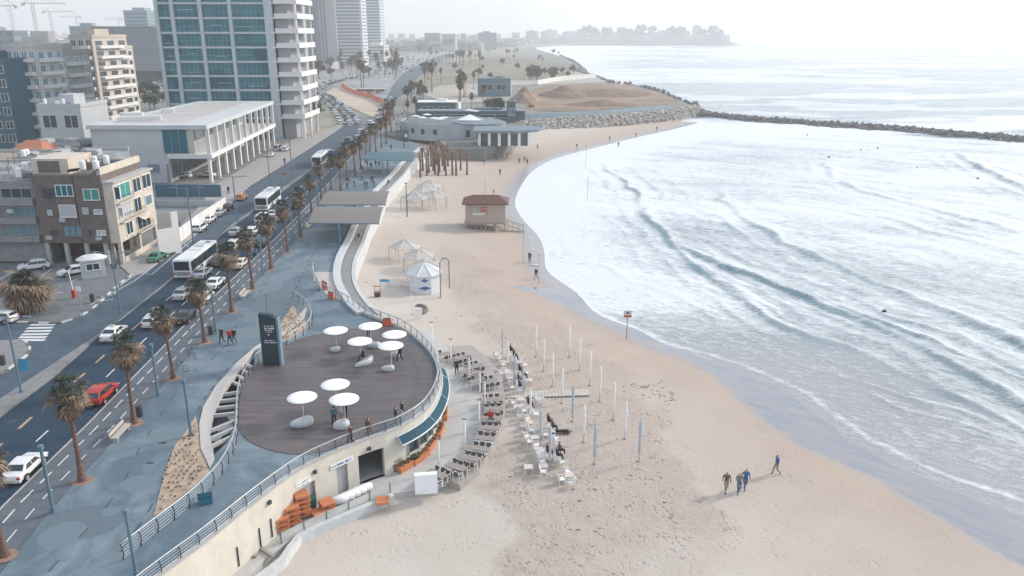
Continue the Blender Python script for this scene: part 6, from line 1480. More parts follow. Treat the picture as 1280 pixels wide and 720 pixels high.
mb = MB(); q(mb, [(X0+3, Y0+4), (X1-6, Y0+4), (X1-6+skew, Y1-4), (X0+3, Y1-4)], TP+.3, TP+.34); mb.build('roof_surface', mat('roof_gravel', (.44, .42, .41), .95, .2, .1), Bb)
mb = MB(); q(mb, [(X1-9, Y0-.2), (X1+.6, Y0-.2), (X1+.6+skew, Y1), (X1-9+skew, Y1)], 5.3, 6.2); mb.build('balcony_floor', wb, Bb)
for i in range(11):
    k = i/10; y = Y0+.4+(Y1-Y0-.8)*k; x = X1+skew*k
    mb = MB(); mb.box((x-.1-BO.x, y-BO.y, (6.2+TP-.6)/2), (.8, .45, TP-6.8)); mb.build('upper_column', wb, Bb)
    if i < 11: mb = MB(); mb.box((x-.3-BO.x, y-BO.y, 2.6), (.6, .7, 5.4)); mb.build('lower_column', wb, Bb)
for k in range(10):
    y0 = Y0+1+k*6.1; x = X1-9+skew*(k+.5)/10+.25; win_x(Bb, BO, y0, y0+4.6, 6.8, 10.6, x, G_blue if k % 3 else shut, M_steel, 3); win_x(Bb, BO, y0, y0+4.6, .8, 4.6, x, G_dark, M_steel, 3)
(xa, za), (xb, zb_) = FP(202, 161, Y0), FP(236, 192, Y0); win_y(Bb, BO, xa, xb, zb_, za, Y0, G_teal, M_steel, n=3)
(xa, za), (xb, zb_) = FP(208, 205, Y0), FP(262, 227, Y0); win_y(Bb, BO, xa, X1-9.1, zb_, za, Y0, G_dark, M_steel, n=6)
mb = MB(); q(mb, [(X1-9, Y0-.0), (X1-3, Y0-.0), (X1-3, Y0+.1), (X1-9, Y0+.1)], 6.3, 11.5); mb.build('curtain', mat('cream_curtain', (.5, .48, .42), .9, 3, .2, stretch=(4, 4, .1)), Bb)
(xa, za), (xb, zb_) = FP(184, 205, Y0), FP(201, 216, Y0); win_y(Bb, BO, xa, xb, zb_, za, Y0, G_blue, wc, n=1)
for px, py, w in ((165, 147, 5), (175, 152, 9), (210, 142, 3)): x, y = U(px, py, TP); mb = MB(); mb.box((x-BO.x, y-BO.y, TP+.8), (w, 1.4, 1.0), .3); mb.build('roof_unit', wb, Bb)
# ================= glass office tower =================
T = thing('glass_tower', 'tall teal glass tower with white balconies stacked on its right side', 'building', (-92, 270, ZR)); TO = Vector((-92, 270, ZR))
YT = 250.0; tx = [FP(p_, 115, YT)[0] for p_ in (209, 228, 262, 298, 341)]; TH = 74
tg = bpy.data.materials.new('tower_glass'); tg.use_nodes = True; N = tg.node_tree.nodes; L = tg.node_tree.links; b = N['Principled BSDF']; tc = N.new('ShaderNodeTexCoord')
br = N.new('ShaderNodeTexBrick'); br.offset = 0; br.inputs['Scale'].default_value = 1; br.inputs['Brick Width'].default_value = 1.35; br.inputs['Row Height'].default_value = 4.15; br.inputs['Mortar Size'].default_value = .05; br.inputs['Bias'].default_value = -.3
br.inputs['Color1'].default_value = (.014, .125, .16, 1); br.inputs['Color2'].default_value = (.035, .20, .235, 1); br.inputs['Mortar'].default_value = (.20, .31, .34, 1)
mp = N.new('ShaderNodeMapping'); mp.inputs['Rotation'].default_value = (R(90), 0, 0); L.new(tc.outputs['Object'], mp.inputs['Vector'])
sx_ = N.new('ShaderNodeSeparateXYZ'); cx_ = N.new('ShaderNodeCombineXYZ'); L.new(tc.outputs['Object'], sx_.inputs[0]); L.new(math2('ADD', sx_.outputs['X'], sx_.outputs['Y']), cx_.inputs['X']); L.new(sx_.outputs['Z'], cx_.inputs['Y']); L.new(cx_.outputs[0], br.inputs['Vector'])
L.new(rgbmix(mrange(noise(.09, 4, .7), .5, .62), br.outputs['Color'], (.010, .085, .115)), b.inputs['Base Color']); b.inputs['Roughness'].default_value = .2; b.inputs['Specular IOR Level'].default_value = .3
mb = MB(); mb.box(((tx[0]+tx[4])/2-TO.x, YT+19-TO.y, TH/2), (tx[4]-tx[0], 38, TH)); mb.build('glass_facade', tg, T)
tcn = mat('tower_concrete', (.45, .49, .52), .8, .5, .08)
for i, x in enumerate(tx):
    mb = MB(); mb.box((x-TO.x+(0 if i < 4 else .8), YT-.3-TO.y, TH/2), (1.0 if i < 4 else 2.4, .9, TH)); mb.build('column', tcn, T)
fl = np.arange(2.2, TH, 4.17)
for z in fl:
    mb = MB(); mb.box(((tx[0]+tx[4])/2-TO.x, YT-.1-TO.y, z), (tx[4]-tx[0], .6, .6)); mb.build('floor_beam', tcn, T)
    if z > 6:
        mb = MB(); mb.box((tx[4]+5.4-TO.x, YT+9-TO.y, z), (8.2, 20, .35)); mb.build('balcony_slab', wb, T)
        mb = MB(); mb.box((tx[4]+9.4-TO.x, YT+9-TO.y, z+.75), (.15, 20, 1.2)); mb.box((tx[4]+6-TO.x, YT-.9-TO.y, z+.7), (6.8, .15, 1.1)); mb.build('balcony_front', wb, T)
rr = random.Random(9)
mb = MB(); mb.box((tx[4]+4.2-TO.x, YT+12-TO.y, TH/2), (3.8, 22, TH)); mb.build('core_wall', mat('core_grey', (.33, .34, .35), .85, .4, .1), T)
for y in (YT-.6, YT+8, YT+17): mb = MB(); mb.box((tx[4]+8.8-TO.x, y-TO.y, TH/2), (.6, .6, TH)); mb.build('balcony_post', wb, T)
for i in range(4):
    for z in fl[:-1]:
        if rr.random() < .45: mb = MB(); w = tx[i+1]-tx[i]; mb.box((tx[i]+w*rr.uniform(.4, .6)-TO.x, YT-.06-TO.y, z+rr.uniform(1.0, 2.4)), (w*rr.uniform(.3, .6), .08, .12)); mb.build('blind_rail', tcn, T)
# ================= hotel towers =================
def slab_tower(label, px0, px1, Y, h_, m, wm_, nb, d=30, kind='bands', name='hotel_tower'):
    x0, x1 = FP(px0, 80, Y)[0], FP(px1, 80, Y)[0]; o = Vector(((x0+x1)/2, Y+d/2, ZR)); t = thing(name, label, 'building', o); w = x1-x0
    mb = MB(); mb.box((0, 0, h_/2), (w, d, h_)); mb.build('wall', m, t)
    mb = MB()
    if kind == 'bands':
        n = int(h_/3.3)
        for i in range(n): mb.box((0, -d/2-.05, 3+i*3.3), (w*.86, .3, 1.3)); mb.box((w/2+.05, 0, 3+i*3.3), (.3, d*.8, 1.3))
    else:
        for i in range(nb):
            mb.box((-w/2+w*(i+.5)/nb, -d/2-.1, h_/2+3), (w/nb*.5, .5, h_-8))
        for i in range(int(nb*d/w)): mb.box((w/2+.1, -d/2+w/nb*(i+.5), h_/2+3), (.5, w/nb*.5, h_-8))
    mb.build('window_bands', wm_, t); mb = MB(); mb.box((0, 0, h_+1.5), (w*.5, d*.5, 3)); mb.box((0, 0, h_+.1), (w+1, d+1, .5)); mb.build('roof_top', m, t); return t
hg = mat('hotel_concrete', (.30, .31, .34), .9); hgd = mat('hotel_window', (.17, .19, .22), .6); wt = mat('tower_white', (.58, .59, .62), .8); wtd = mat('white_tower_window', (.17, .21, .26), .5)
slab_tower('broad grey concrete hotel tower with vertical ribs behind the glass tower', 352, 402, 760, 95, hg, hgd, 9, 45, 'ribs')
slab_tower('slim grey concrete tower with plain walls stepping down right of the ribbed hotel', 399, 412, 735, 92, mat('hotel_pale', (.40, .38, .39), .9), hgd, 3, 40, 'ribs')
slab_tower('white tower with horizontal window bands right of the grey hotel', 418, 455, 850, 110, wt, wtd, 7, 30)
slab_tower('slim white tower with dark glass left side, last one on the skyline', 460, 478, 1000, 120, wt, mat('tower_teal', (.08, .17, .22), .3), 3, 35)
slab_tower('low cream block at the foot of the white towers', 456, 481, 960, 18, mat('cream_block', (.62, .58, .52), .8), wtd, 6, 40, name='podium_block')
# ================= buildings at the upper left =================
def block(label, px0, px1, Y, ztop, m, d=16, floors=6, g=G_dark, balc=True, name='apartment_building', zb=ZR, cols=5, side=True):
    x0, x1 = FP(px0, 110, Y)[0], FP(px1, 110, Y)[0]; o = Vector(((x0+x1)/2, Y, ZR)); t = thing(name, label, 'building', o); w = x1-x0; fh = (ztop-2)/floors
    mb = MB(); mb.box((0, d/2, ztop/2), (w, d, ztop)); mb.build('wall', m, t)
    mb = MB(); mb.box((0, .2, ztop+.4), (w+.3, .4, .9)); mb.box((0, d-.2, ztop+.4), (w+.3, .4, .9)); mb.box((-w/2, d/2, ztop+.4), (.4, d-.8, .9)); mb.box((w/2, d/2, ztop+.4), (.4, d-.8, .9)); mb.box((0, d/2, ztop+1.4), (w*.35, d*.4, 2.8)); mb.build('roof_parapet', m, t)
    for f in range(floors):
        z = 2.6+f*fh
        for c in range(cols):
            cx = -w/2+w*(c+.5)/cols; win_y(t, Vector((0, 0, 0)), cx-w/cols*.32, cx+w/cols*.32, z, z+fh*.55, 0, g, M_white, n=2)
        if side:
            for c in range(3): cy = d*(c+.5)/3; win_x(t, Vector((0, 0, 0)), cy-d*.1, cy+d*.1, z, z+fh*.5, w/2, g, M_white, n=1)
        if balc:
            mb = MB(); mb.box((w/2+.7, d*.45, z-.5), (1.5, d*.7, .9)); mb.build('balcony', wb, t)
            mb = MB(); mb.box((w*.22, -.7, z-.5), (w*.34, 1.5, .9)); mb.build('balcony', wb, t)
    return t
block('white apartment building with glazed front and dark left edge at the upper left', 14, 52, 232, 27.5, mat('pale_plaster', (.50, .49, .46), .85, .3, .08), 14, 7, G_blue, True, cols=4)
block('white apartment building stepping back behind the glazed front one', 54, 84, 250, 25.5, mat('grey_plaster', (.38, .36, .34), .85, .3, .1), 16, 7, G_blue, True, cols=3)
block('beige apartment building with rounded balconies along its right side', 96, 124, 290, 30, mat('beige_plaster', (.49, .43, .38), .85, .3, .08), 26, 8, G_dark, True, cols=3)
block('lower beige block stepping down to the right of the tall beige one', 127, 138, 300, 26, mat('beige_plaster', (.49, .43, .38)), 22, 7, G_dark, True, cols=2)
block('small blank white rendered building below the beige block', 42, 96, 205, 13.5, mat('white_render', (.46, .48, .50), .85, .3, .08), 14, 2, G_dark, False, cols=2, side=False)
block('dark blue glass block cut off by the left edge', -60, 11, 222, 24, mat('blue_block', (.03, .10, .15), .3), 18, 6, G_dark, False, cols=5, side=False)
# house with orange roof
x, _ = FP(32, 180, 165); h0 = thing('small_house', 'small house with an orange tiled roof between the apartment block and the white rendered building', 'house', (x, 168, ZR)); mb = MB(); mb.box((0, 0, 4), (6, 6, 8)); mb.build('wall', mat('house_wall', (.22, .16, .15), .9), h0)
mb = MB(); mb.add([(-3.6, -3.6, 8), (3.6, -3.6, 8), (3.6, 3.6, 8), (-3.6, 3.6, 8), (-1.5, 0, 10), (1.5, 0, 10)], [(0, 1, 5, 4), (1, 2, 5), (2, 3, 4, 5), (3, 0, 4), (3, 2, 1, 0)]); mb.build('roof', mat('orange_tiles', (.42, .16, .09), .85, 4, .2), h0); win_y(h0, Vector((0, 0, 0)), -1.5, .2, 4.5, 6, -3, G_dark, M_white)
# low roofs & clutter between (behind the apartment block)
for k, (px, py, Y, w, d, hh, c, lb) in enumerate(((60, 190, 142, 16, 14, 8.5, (.10, .15, .2), 'low dark blue flat roofed building behind the apartment block'), (95, 185, 150, 14, 12, 9.5, (.25, .27, .29), 'low grey flat roofed building left of the gallery'), (10, 185, 150, 18, 14, 9, (.3, .24, .2), 'low brown roofed building at the left edge behind the apartment block'), (75, 175, 178, 14, 10, 8, (.06, .09, .12), 'dark shed with piled roof clutter below the small white building'))):
    x, _ = FP(px, py, Y); t = thing('low_building', lb, 'building', (x, Y, ZR)); mb = MB(); mb.box((0, 0, hh/2), (w, d, hh)); mb.build('wall', mat('low_wall_%d' % k, c, .9, .5, .2), t)
    mb = MB(); mb.box((0, -d/2+.15, hh+.3), (w, .3, .6)); mb.box((0, d/2-.15, hh+.3), (w, .3, .6)); mb.box((w*.2, 0, hh+.5), (3, 2, 1)); mb.box((-w*.25, 1, hh+.4), (2, 3, .8)); mb.build('roof_parapet', conc, t); win_y(t, Vector((0, 0, 0)), -3, 0, 3, 5, -d/2, G_dark, M_white); win_y(t, Vector((0, 0, 0)), 1.5, 4, 3, 5, -d/2, G_dark, M_white)
for i, (px, py, Y) in enumerate(((28, 186, 146), (33, 187, 147), (50, 188, 140), (86, 170, 206), (60, 150, 206))):
    x, z = FP(px, py, Y); tkk.put((x, Y, [9.1, 9.1, 8.6, 13.6, 13.6][i]), i*2, 'white water tank behind the apartment block, '+['left one of a pair', 'right one of a pair', 'on the dark blue roof', 'on the right of the white rendered building', 'on the left of the white rendered building'][i], 'water tanks on the roofs behind')
# grey hall
Yw = 560; x0, x1 = FP(118, 60, Yw)[0], FP(222, 60, Yw)[0]; t = thing('grey_hall', 'large windowless grey hall with horizontal cladding behind the beige building', 'building', ((x0+x1)/2, Yw+30, ZR)); w = x1-x0
mb = MB(); mb.box((0, 0, 21), (w, 60, 28)); mb.build('cladding', mat('grey_cladding', (.20, .22, .25), .7, .35, .12, stretch=(.02, .02, 1)), t); mb = MB(); mb.box((0, 1, 3.5), (w-4, 56, 7)); mb.build('base', mat('hall_base', (.05, .07, .09), .5), t); mb = MB(); mb.box((0, 0, 35.4), (w+1, 61, .9)); mb.build('roof_rim', hgd, t)
slab_tower('mid rise glass block rising behind the grey hall left of the teal tower', 163, 192, 800, 52, mat('glass_block', (.25, .32, .36), .4), mat('glass_block_w', (.10, .19, .24), .3), 6, 30, name='office_block')
# ================= fences and hoardings on the left =================
def panel_wall(name, label, pts, z0, z1, m, cat='wall', th=.15, step=3.0, post=None, zz=ZR):
    l = [U(a, b_, zz) for a, b_ in pts]; o = Vector((*l[0], zz)); t = thing(name, label, cat, o); ps = resample(l, step)
    for p, q_ in zip(ps[:-1], ps[1:]):
        v = Vector(q_)-Vector(p); mb = MB(); mb.box(Vector(((p[0]+q_[0])/2, (p[1]+q_[1])/2, (z0+z1)/2+zz))-o, (v.length-.05, th, z1-z0), math.atan2(v.y, v.x)); mb.build('panel', m, t)
        mb = MB(); mb.box(Vector((*p, (z0+z1)/2+zz+.05))-o, (.14, th+.1, z1-z0+.1)); mb.build('post', post or M_steel, t)
    return t
panel_wall('site_hoarding', 'white hoarding running along the kerb behind the parked cars', [(222, 306), (250, 284), (283, 262)], 0, 2.3, wb, 'hoarding')
panel_wall('blue_fence', 'blue grey panel fence in front of the gallery building', [(196, 252), (278, 252)], .9, 3.3, mat('blue_panel', (.06, .14, .20), .6), 'fence', step=4)
panel_wall('yard_wall', 'low pale wall below the blue panel fence', [(196, 258), (270, 258)], 0, 1.2, wc, 'wall', step=6)
x, y = U(207, 318, ZR); t = thing('billboard', 'tall white blank board standing beside the cream end of the apartment block', 'board', (x+.6, y-.6, ZR), .9); mb = MB(); mb.box((0, 0, 2.2), (2.6, .3, 3.6)); mb.build('panel', wb, t); mb = MB(); mb.box((1.7, .1, 3.1), (1.0, .4, 6.2)); mb.build('pylon', wb, t)
x, y = U(118, 345, ZR); t = thing('ticket_booth', 'white booth with rounded roof at the car park exit beside the barrier', 'booth', (x, y, ZR), .5); mb = MB(); mb.box((0, 0, 1.2), (3.0, 2.0, 2.4)); mb.build('wall', wc, t); mb = MB(); mb.lathe((0, 0, 2.4), [(1.9, 0), (1.9, .15), (1.2, .5), (.2, .62)], 18, 1, .68); mb.build('roof', wb, t); win_y(t, Vector((0, 0, 0)), -.8, .8, 1.1, 2.0, -1.0, G_dark, M_white)
for px, py, lb in ((93, 372, 'red parking barrier post with raised white arm, nearest the road'), (125, 346, 'red parking barrier post beside the white booth')):
    x, y = U(px, py, ZR); t = thing('parking_barrier', lb, 'barrier', (x, y, ZR)); mb = MB(); mb.box((0, 0, .5), (.4, .35, 1.0)); mb.build('housing', M_red, t); mb = MB(); mb.tube([(0, 0, .9), (-.25, .1, 3.4)], .06, 5); mb.build('arm', M_white, t)
for px, py, lb in ((9, 375, 'small orange board by the shaggy palm at the left edge'),): 
    x, y = U(px, py, ZR); t = thing('orange_board', lb, 'board', (x, y, ZR)); mb = MB(); mb.box((0, 0, 1.4), (.8, .1, 1.0)); mb.build('panel', mat('bright_orange', (.65, .13, .04), .6), t); mb = MB(); mb.box((0, .08, .5), (.08, .06, 1.0)); mb.build('post', M_dark, t)
for px, py, lb in ((102, 386, 'small round sign on a pole at the corner by the hatched markings'), (146, 356, 'blue and orange sign on a pole under the apartment corner'), (356, 232, 'red triangular sign on the median beside the third bus')):
    x, y = U(px, py, ZR); t = thing('road_sign', lb, 'sign', (x, y, ZR)); mb = MB(); mb.tube([(0, 0, 0), (0, 0, 2.8)], .05, 5); mb.build('post', M_steel, t); mb = MB(); mb.box((0, -.07, 2.5), (.6, .05, .6)); mb.build('panel', M_red if 'red' in lb else (M_blue if 'blue' in lb else M_white), t)
man(221, 291, 160, 'black', 'black', 'stand', 'pedestrian in black standing at the near end of the white hoarding, left one', z=ZR); man(225, 289, 180, 'grey', 'black', 'walk', 'pedestrian in grey beside the one in black at the hoarding', z=ZR); man(356, 206, 20, 'black', 'black', 'walk', 'pedestrian in black walking below the colonnade kerb', z=ZR); man(286, 243, 180, 'black', 'navy', 'walk', 'pedestrian in black at the far end of the hoarding', z=ZR)

# rooftop clutter: small sheds, pipes and aerials, each its own thing
rr = random.Random(31)
for k in range(22):
    px, py, Y, z = rr.choice([(rr.uniform(4, 40), 0, rr.uniform(110, 122), 11.6), (rr.uniform(100, 128), 0, rr.uniform(112, 119), 12.6), (rr.uniform(52, 85), 0, rr.uniform(137, 148), 8.5), (rr.uniform(86, 110), 0, rr.uniform(146, 155), 9.5), (rr.uniform(0, 22), 0, rr.uniform(145, 156), 9)])
    x, _ = FP(px, 200, Y)
    t = thing('roof_vent', 'small weathered vent box or aerial among the clutter on the flat roofs at the left', 'roof vent', (x, Y, z), rr.uniform(0, 1.5), 'clutter on the left roofs'); mb = MB(); w, h_ = rr.uniform(.5, 1.6), rr.uniform(.4, 1.1)
    mb.box((0, 0, h_/2), (w, w*.7, h_)); mb.build('box', [conc, M_steel, stone, M_dark][k % 4], t); mb = MB(); mb.tube([(w*.3, 0, h_), (w*.3, 0, h_+rr.uniform(.6, 2.2))], .04, 4); mb.tube([(w*.3-.4, 0, h_+.5), (w*.3+.4, 0, h_+.5)], .02, 3); mb.build('pipe', M_dark, t)
# ================= round beach pavilion =================
z0 = -.2
pc = U(560, 176, z0); Pv = thing('round_pavilion', 'round single storey pale pavilion with a roof terrace at the head of the beach', 'building', (pc[0], pc[1]+14, z0))
O_ = Vector((pc[0], pc[1]+14, z0)); pw_ = mat('pavilion_wall', (.38, .42, .45), .85, .5, .08); rimm_ = mat('roof_rim_grey', (.16, .21, .25), .7, 1, .15)
def drum(cx, cy, r_, h_, a0, a1, m, name, par, th=.4, n=28):
    mb = MB(); P_ = [(cx+r_*math.cos(a), cy+r_*math.sin(a)) for a in np.linspace(a0, a1, n)]; Q_ = [(cx+(r_-th)*math.cos(a), cy+(r_-th)*math.sin(a)) for a in np.linspace(a0, a1, n)]
    mb.prism(P_+Q_[::-1], -.6, h_); return mb.build(name, m, par)
drum(0, 6, 17, 4.4, math.pi*.9, math.pi*1.75, pw_, 'curved_wall', Pv); drum(9.5, -3.5, 7.8, 4.3, math.pi, math.pi*2.02, pw_, 'curved_wall', Pv)
for cx, cy, r_, z in ((0, 6, 17.3, 3.6), (9.5, -3.5, 8.2, 4.3)):
    mb = MB(); mb.lathe((cx, cy, z), [(r_-.3, -.15), (r_, -.1), (r_, .35), (r_-.6, .4), (.2, .42)] if cx else [(r_-1, -.1), (r_-.5, 0), (r_-.6, .2), (.2, .22)], 44); mb.build('roof', rimm_ if cx else mat('terrace_floor', (.14, .18, .21), .85, .3, .2), Pv)
for a in np.linspace(math.pi*1.02, math.pi*1.42, 6):
    mb = MB(); mb.box((17.02*math.cos(a), 6+17.02*math.sin(a), 2.2), (1.2, .12, 1.5), a+math.pi/2); mb.build('window', G_dark, Pv)
for a in np.linspace(math.pi*1.2, math.pi*1.8, 5):
    mb = MB(); mb.box((9.5+7.82*math.cos(a), -3.5+7.82*math.sin(a), 1.7), (1.5, .12, 2.2), a+math.pi/2); mb.build('window', G_dark, Pv)
mb = MB(); l = [(17.0*math.cos(a), 6+17.0*math.sin(a), 5.4) for a in np.linspace(math.pi*.9, math.pi*1.7, 26)]; mb.tube(l, .07, 4)
for p in l: mb.tube([p, (p[0], p[1], 4.4)], .05, 4)
mb.build('terrace_rail', M_steel, Pv)
mb = MB(); apx = (6, 2, 6.4)
for a in np.linspace(math.pi, 2*math.pi, 9): mb.tube([(6+7*math.cos(a), 2+5*math.sin(a), 4.0), apx], .07, 4)
mb.build('tent_frame', M_white, Pv); mb = MB(); mb.add([apx]+[(6+7*math.cos(a), 2+5*math.sin(a), 5.0) for a in np.linspace(math.pi*1.3, math.pi*1.7, 4)], [(0, 1, 2), (0, 2, 3), (0, 3, 4)]); mb.build('tent_cloth', M_white, Pv)
# glazed wing with white pillars
wgx, wgy = U(630, 184, z0); Wg = thing('glazed_wing', 'long low beach restaurant wing with white pillars and dark glazing right of the round pavilion', 'building', (wgx, wgy+5, z0)); mb = MB(); mb.box((0, 2, 1.9), (15, 8, 3.8)); mb.build('glazing', G_dark, Wg)
mb = MB(); mb.prism([(-9, -3.5), (4, -3.5), (10, 0), (12, 6), (8, 10), (-9, 9)], 3.8, 4.5); mb.build('roof', rimm_, Wg)
for i in range(6): mb = MB(); mb.box((-7.2+i*2.9, -2.3, 1.9), (.8, .5, 3.8)); mb.build('pillar', M_white, Wg)
rnd = random.Random(5)
def shrub(mb, c, r_, n, s, rr, flat=.8):
    for i in range(n):
        v = Vector((rr.gauss(0, 1), rr.gauss(0, 1), rr.gauss(0, 1))).normalized()*r_*rr.random()**.4; p = Vector(c)+Vector((v.x, v.y, v.z*flat)); a = Vector((rr.uniform(-1, 1), rr.uniform(-1, 1), rr.uniform(-1, 1))).normalized()*s; b_ = a.cross(Vector((rr.random(), rr.random(), 1))).normalized()*s*.7
        mb.add([p-a, p+b_, p+a, p-b_], [(0, 1, 2, 3)])
M_tree = mat('tree_leaves', (.05, .06, .04), .85, .8, .45); M_tree2 = mat('tree_leaves_pale', (.085, .09, .055), .85, .8, .4); M_bark = mat('bark', (.12, .09, .07), .9)
def umb_far():
    t = thing('terrace_parasol', '', 'parasol'); mb = MB(); mb.tube([(0, 0, 0), (0, 0, 2.3)], .04, 5); mb.build('pole', M_steel, t); mb = MB(); mb.lathe((0, 0, 2.2), [(1.4, 0), (1.4, .05), (.1, .35)], 8); mb.build('canopy', M_white, t); return t
uf = Kit(umb_far)
for px, py in ((520, 153), (528, 155), (543, 156), (550, 157), (555, 155), (603, 144), (612, 142), (616, 145), (534, 151), (586, 145), (594, 146)):
    x, y = U(px, py+3, 3.2); uf.put((x, y, z0+3.7 if (x-O_.x)**2+(y-O_.y-6)**2 < 270 else ZR), 0, 'open white parasol on the terraces around the round pavilion', 'white parasols on the pavilion terraces', 1.1)
def boxthing(name, label, cat, px, py, w, d, h_, m, m2, rz=0, z=ZR):
    x, y = U(px, py, z); t = thing(name, label, cat, (x, y, z), rz); mb = MB(); mb.box((0, 0, h_/2), (w, d, h_)); mb.build('wall', m, t); mb = MB(); mb.box((0, 0, h_+.15), (w+.5, d+.5, .3)); mb.box((w*.15, 0, h_+.7), (w*.25, d*.3, .9)); mb.build('roof', m2, t)
    win_y(t, Vector((0, 0, 0)), -w*.35, -w*.05, h_*.35, h_*.7, -d/2, G_dark, M_white); win_y(t, Vector((0, 0, 0)), w*.08, w*.36, h_*.35, h_*.7, -d/2, G_dark, M_white)
    return t
boxthing('beach_kiosk', 'dark teal low kiosk with flat pale roof behind the round pavilion', 'kiosk', 546, 143, 16, 9, 5, mat('teal_wall', (.05, .10, .13), .7), M_white)
boxthing('long_low_building', 'long low dark glazed building with white roof edge behind the pavilion terrace', 'building', 590, 150, 40, 8, 3.5, mat('dark_teal', (.04, .09, .12), .5), rimm_)
boxthing('dark_kiosk_tower', 'narrow dark block standing at the right end of the pavilion terrace', 'building', 639, 153, 3.2, 3, 7.5, mat('dark_teal', (.04, .09, .12)), rimm_)
boxthing('blue_cabin_stack', 'stack of blue site cabins on the sandy ground behind the pavilion', 'cabin', 618, 120, 17, 10, 9, mat('cabin_blue', (.10, .18, .23), .7), rimm_)
x, y = U(563, 138, ZR); t = thing('white_truck', 'white truck parked behind the pavilion beside the teal kiosk', 'truck', (x, y, ZR), 1.2); mb = MB(); mb.box((0, -1.5, 2.2), (2.5, 6, 2.8)); mb.build('box_body', M_white, t); mb = MB(); mb.box((0, 2.8, 1.6), (2.3, 2, 2.2), taper=.9); mb.build('cab', M_white, t)
for sx in (-1, 1):
    for sy in (-3, 2.5): o = bpy.data.objects.new('wheel', wheel_me); COL.objects.link(o); o.parent = t; o.location = (sx*1.1, sy, .5); o.scale = (1.4, 1.5, 1.5)
x, y = U(503-2, 182, ZR); t = thing('green_kiosk', 'narrow dark green advertising kiosk on the promenade by the round pavilion', 'kiosk', (*U(508, 177), 0)); mb = MB(); mb.lathe((0, 0, 0), [(.9, 0), (.9, 3.2)], 8); mb.build('body', mat('kiosk_green', (.02, .09, .09), .5), t); mb = MB(); mb.lathe((0, 0, 3.2), [(1.2, 0), (1.2, .2), (.2, .9)], 8); mb.build('roof', mat('kiosk_green', (.02, .09, .09)), t); mb = MB(); mb.box((0, -.93, 1.9), (.8, .06, 1.0)); mb.build('poster', M_white, t)
M_of = mat('orange_mesh', (.62, .16, .06), .8)
def ofence(label, pts, hgt, zz=None):
    l = [G(*p) for p in pts]; o = Vector(l[0]); t = thing('orange_barrier', label, 'barrier', o)
    for a, b_ in zip(l[:-1], l[1:]):
        a, b_ = Vector(a), Vector(b_); v = b_-a; mb = MB(); mb.box((a+b_)/2-o+Vector((0, 0, hgt/2)), (v.length*.97, .12, hgt), math.atan2(v.y, v.x)); mb.build('mesh_panel', M_of, t); mb = MB(); mb.tube([a-o, a-o+Vector((0, 0, hgt+.3))], .07, 4); mb.build('post', M_steel, t)
ofence('orange mesh barrier beside the tied palms at the top of the beach', [(522, 193), (527, 193.5), (532, 193), (537, 192.5), (542, 191)], 1.9)
ofence('orange mesh barrier at the right behind the tied palms', [(560, 188), (564, 187.5), (568, 187)], 1.5)
ofence('long orange mesh barrier along the far side of the sandy traffic island', [(427, 108), (435, 114), (445, 118), (456, 121), (466, 124), (476, 129), (483, 134), (484, 141), (480, 148)], 2.2)
ofence('orange mesh barrier left of the sandy traffic island beside the towers', [(370, 112), (376, 112), (382, 113), (386, 117)], 3)
# ================= rocks =================
M_rock = mat('pale_rock', (.42, .385, .35), .9, .6, .3); M_rockd = mat('dark_rock', (.16, .155, .15), .9, .5, .35)
def rocks(name, pts, m, label=None):
    mb = MB(); rr = random.Random(3)
    for x, y, z, s in pts:
        a = rr.uniform(0, 3); d = [s*rr.uniform(.7, 1.3) for _ in range(3)]; M = Matrix.Rotation(a, 3, 'Z') @ Matrix.Rotation(rr.uniform(-.6, .6), 3, 'X'); vs = []
        for u in ((-1, 0, 0), (1, 0, 0), (0, -1, 0), (0, 1, 0), (0, 0, -1), (0, 0, 1), (-.7, -.7, .5), (.7, .7, .5), (.7, -.7, .55), (-.7, .7, .45)): vs.append(Vector((x, y, z))+M @ Vector([u[i]*d[i]*.62*rr.uniform(.85, 1.15) for i in range(3)]))
        mb.add(vs, [(0, 6, 9), (6, 5, 9), (6, 8, 5), (8, 7, 5), (7, 9, 5), (8, 1, 7), (2, 8, 6), (2, 1, 8), (0, 2, 6), (3, 9, 7), (3, 0, 9), (1, 3, 7), (0, 4, 2), (2, 4, 1), (1, 4, 3), (3, 4, 0)])
    return struct(mb.build(name, m), 'stuff')
rr = random.Random(12); P_ = []
top_l = smooth_line(UL([(655, 150), (700, 148), (740, 145), (790, 142), (840, 137), (872, 132)], 0), 3); bot_l = smooth_line([G(px, py)[:2] for px, py in ((652, 165), (700, 161), (750, 159), (800, 155), (850, 150), (876, 144))], 3)
for i in range(2600):
    k = rr.random(); t_ = rr.random(); a = top_l[int(k*(len(top_l)-1))]; c = bot_l[int(k*(len(bot_l)-1))]; P_.append((a[0]+(c[0]-a[0])*t_+rr.uniform(-1, 1), a[1]+(c[1]-a[1])*t_+rr.uniform(-1, 1), -.1-3.4*t_**1.3+rr.uniform(-.3, .4), rr.uniform(.5, 1.15)))
rocks('rock_slope', P_, M_rock)
mb = MB(); n = min(len(top_l), 60); aa = [top_l[int(i*(len(top_l)-1)/(n-1))] for i in range(n)]; cc = [bot_l[int(i*(len(bot_l)-1)/(n-1))] for i in range(n)]
mb.add([(*p, -.3) for p in aa]+[(*p, -4.0) for p in cc]+[(*p, -8) for p in cc], [f for i in range(n-1) for f in ((i, n+i, n+i+1, i+1), (n+i, 2*n+i, 2*n+i+1, n+i+1))]); struct(mb.build('slope_base', M_rock))
P_ = []; gl = smooth_line(UL([(862, 138), (880, 141), (930, 147), (1000, 152), (1080, 157), (1160, 163), (1240, 170), (1300, 175), (1450, 188), (1700, 208)], SEA+1), 3)
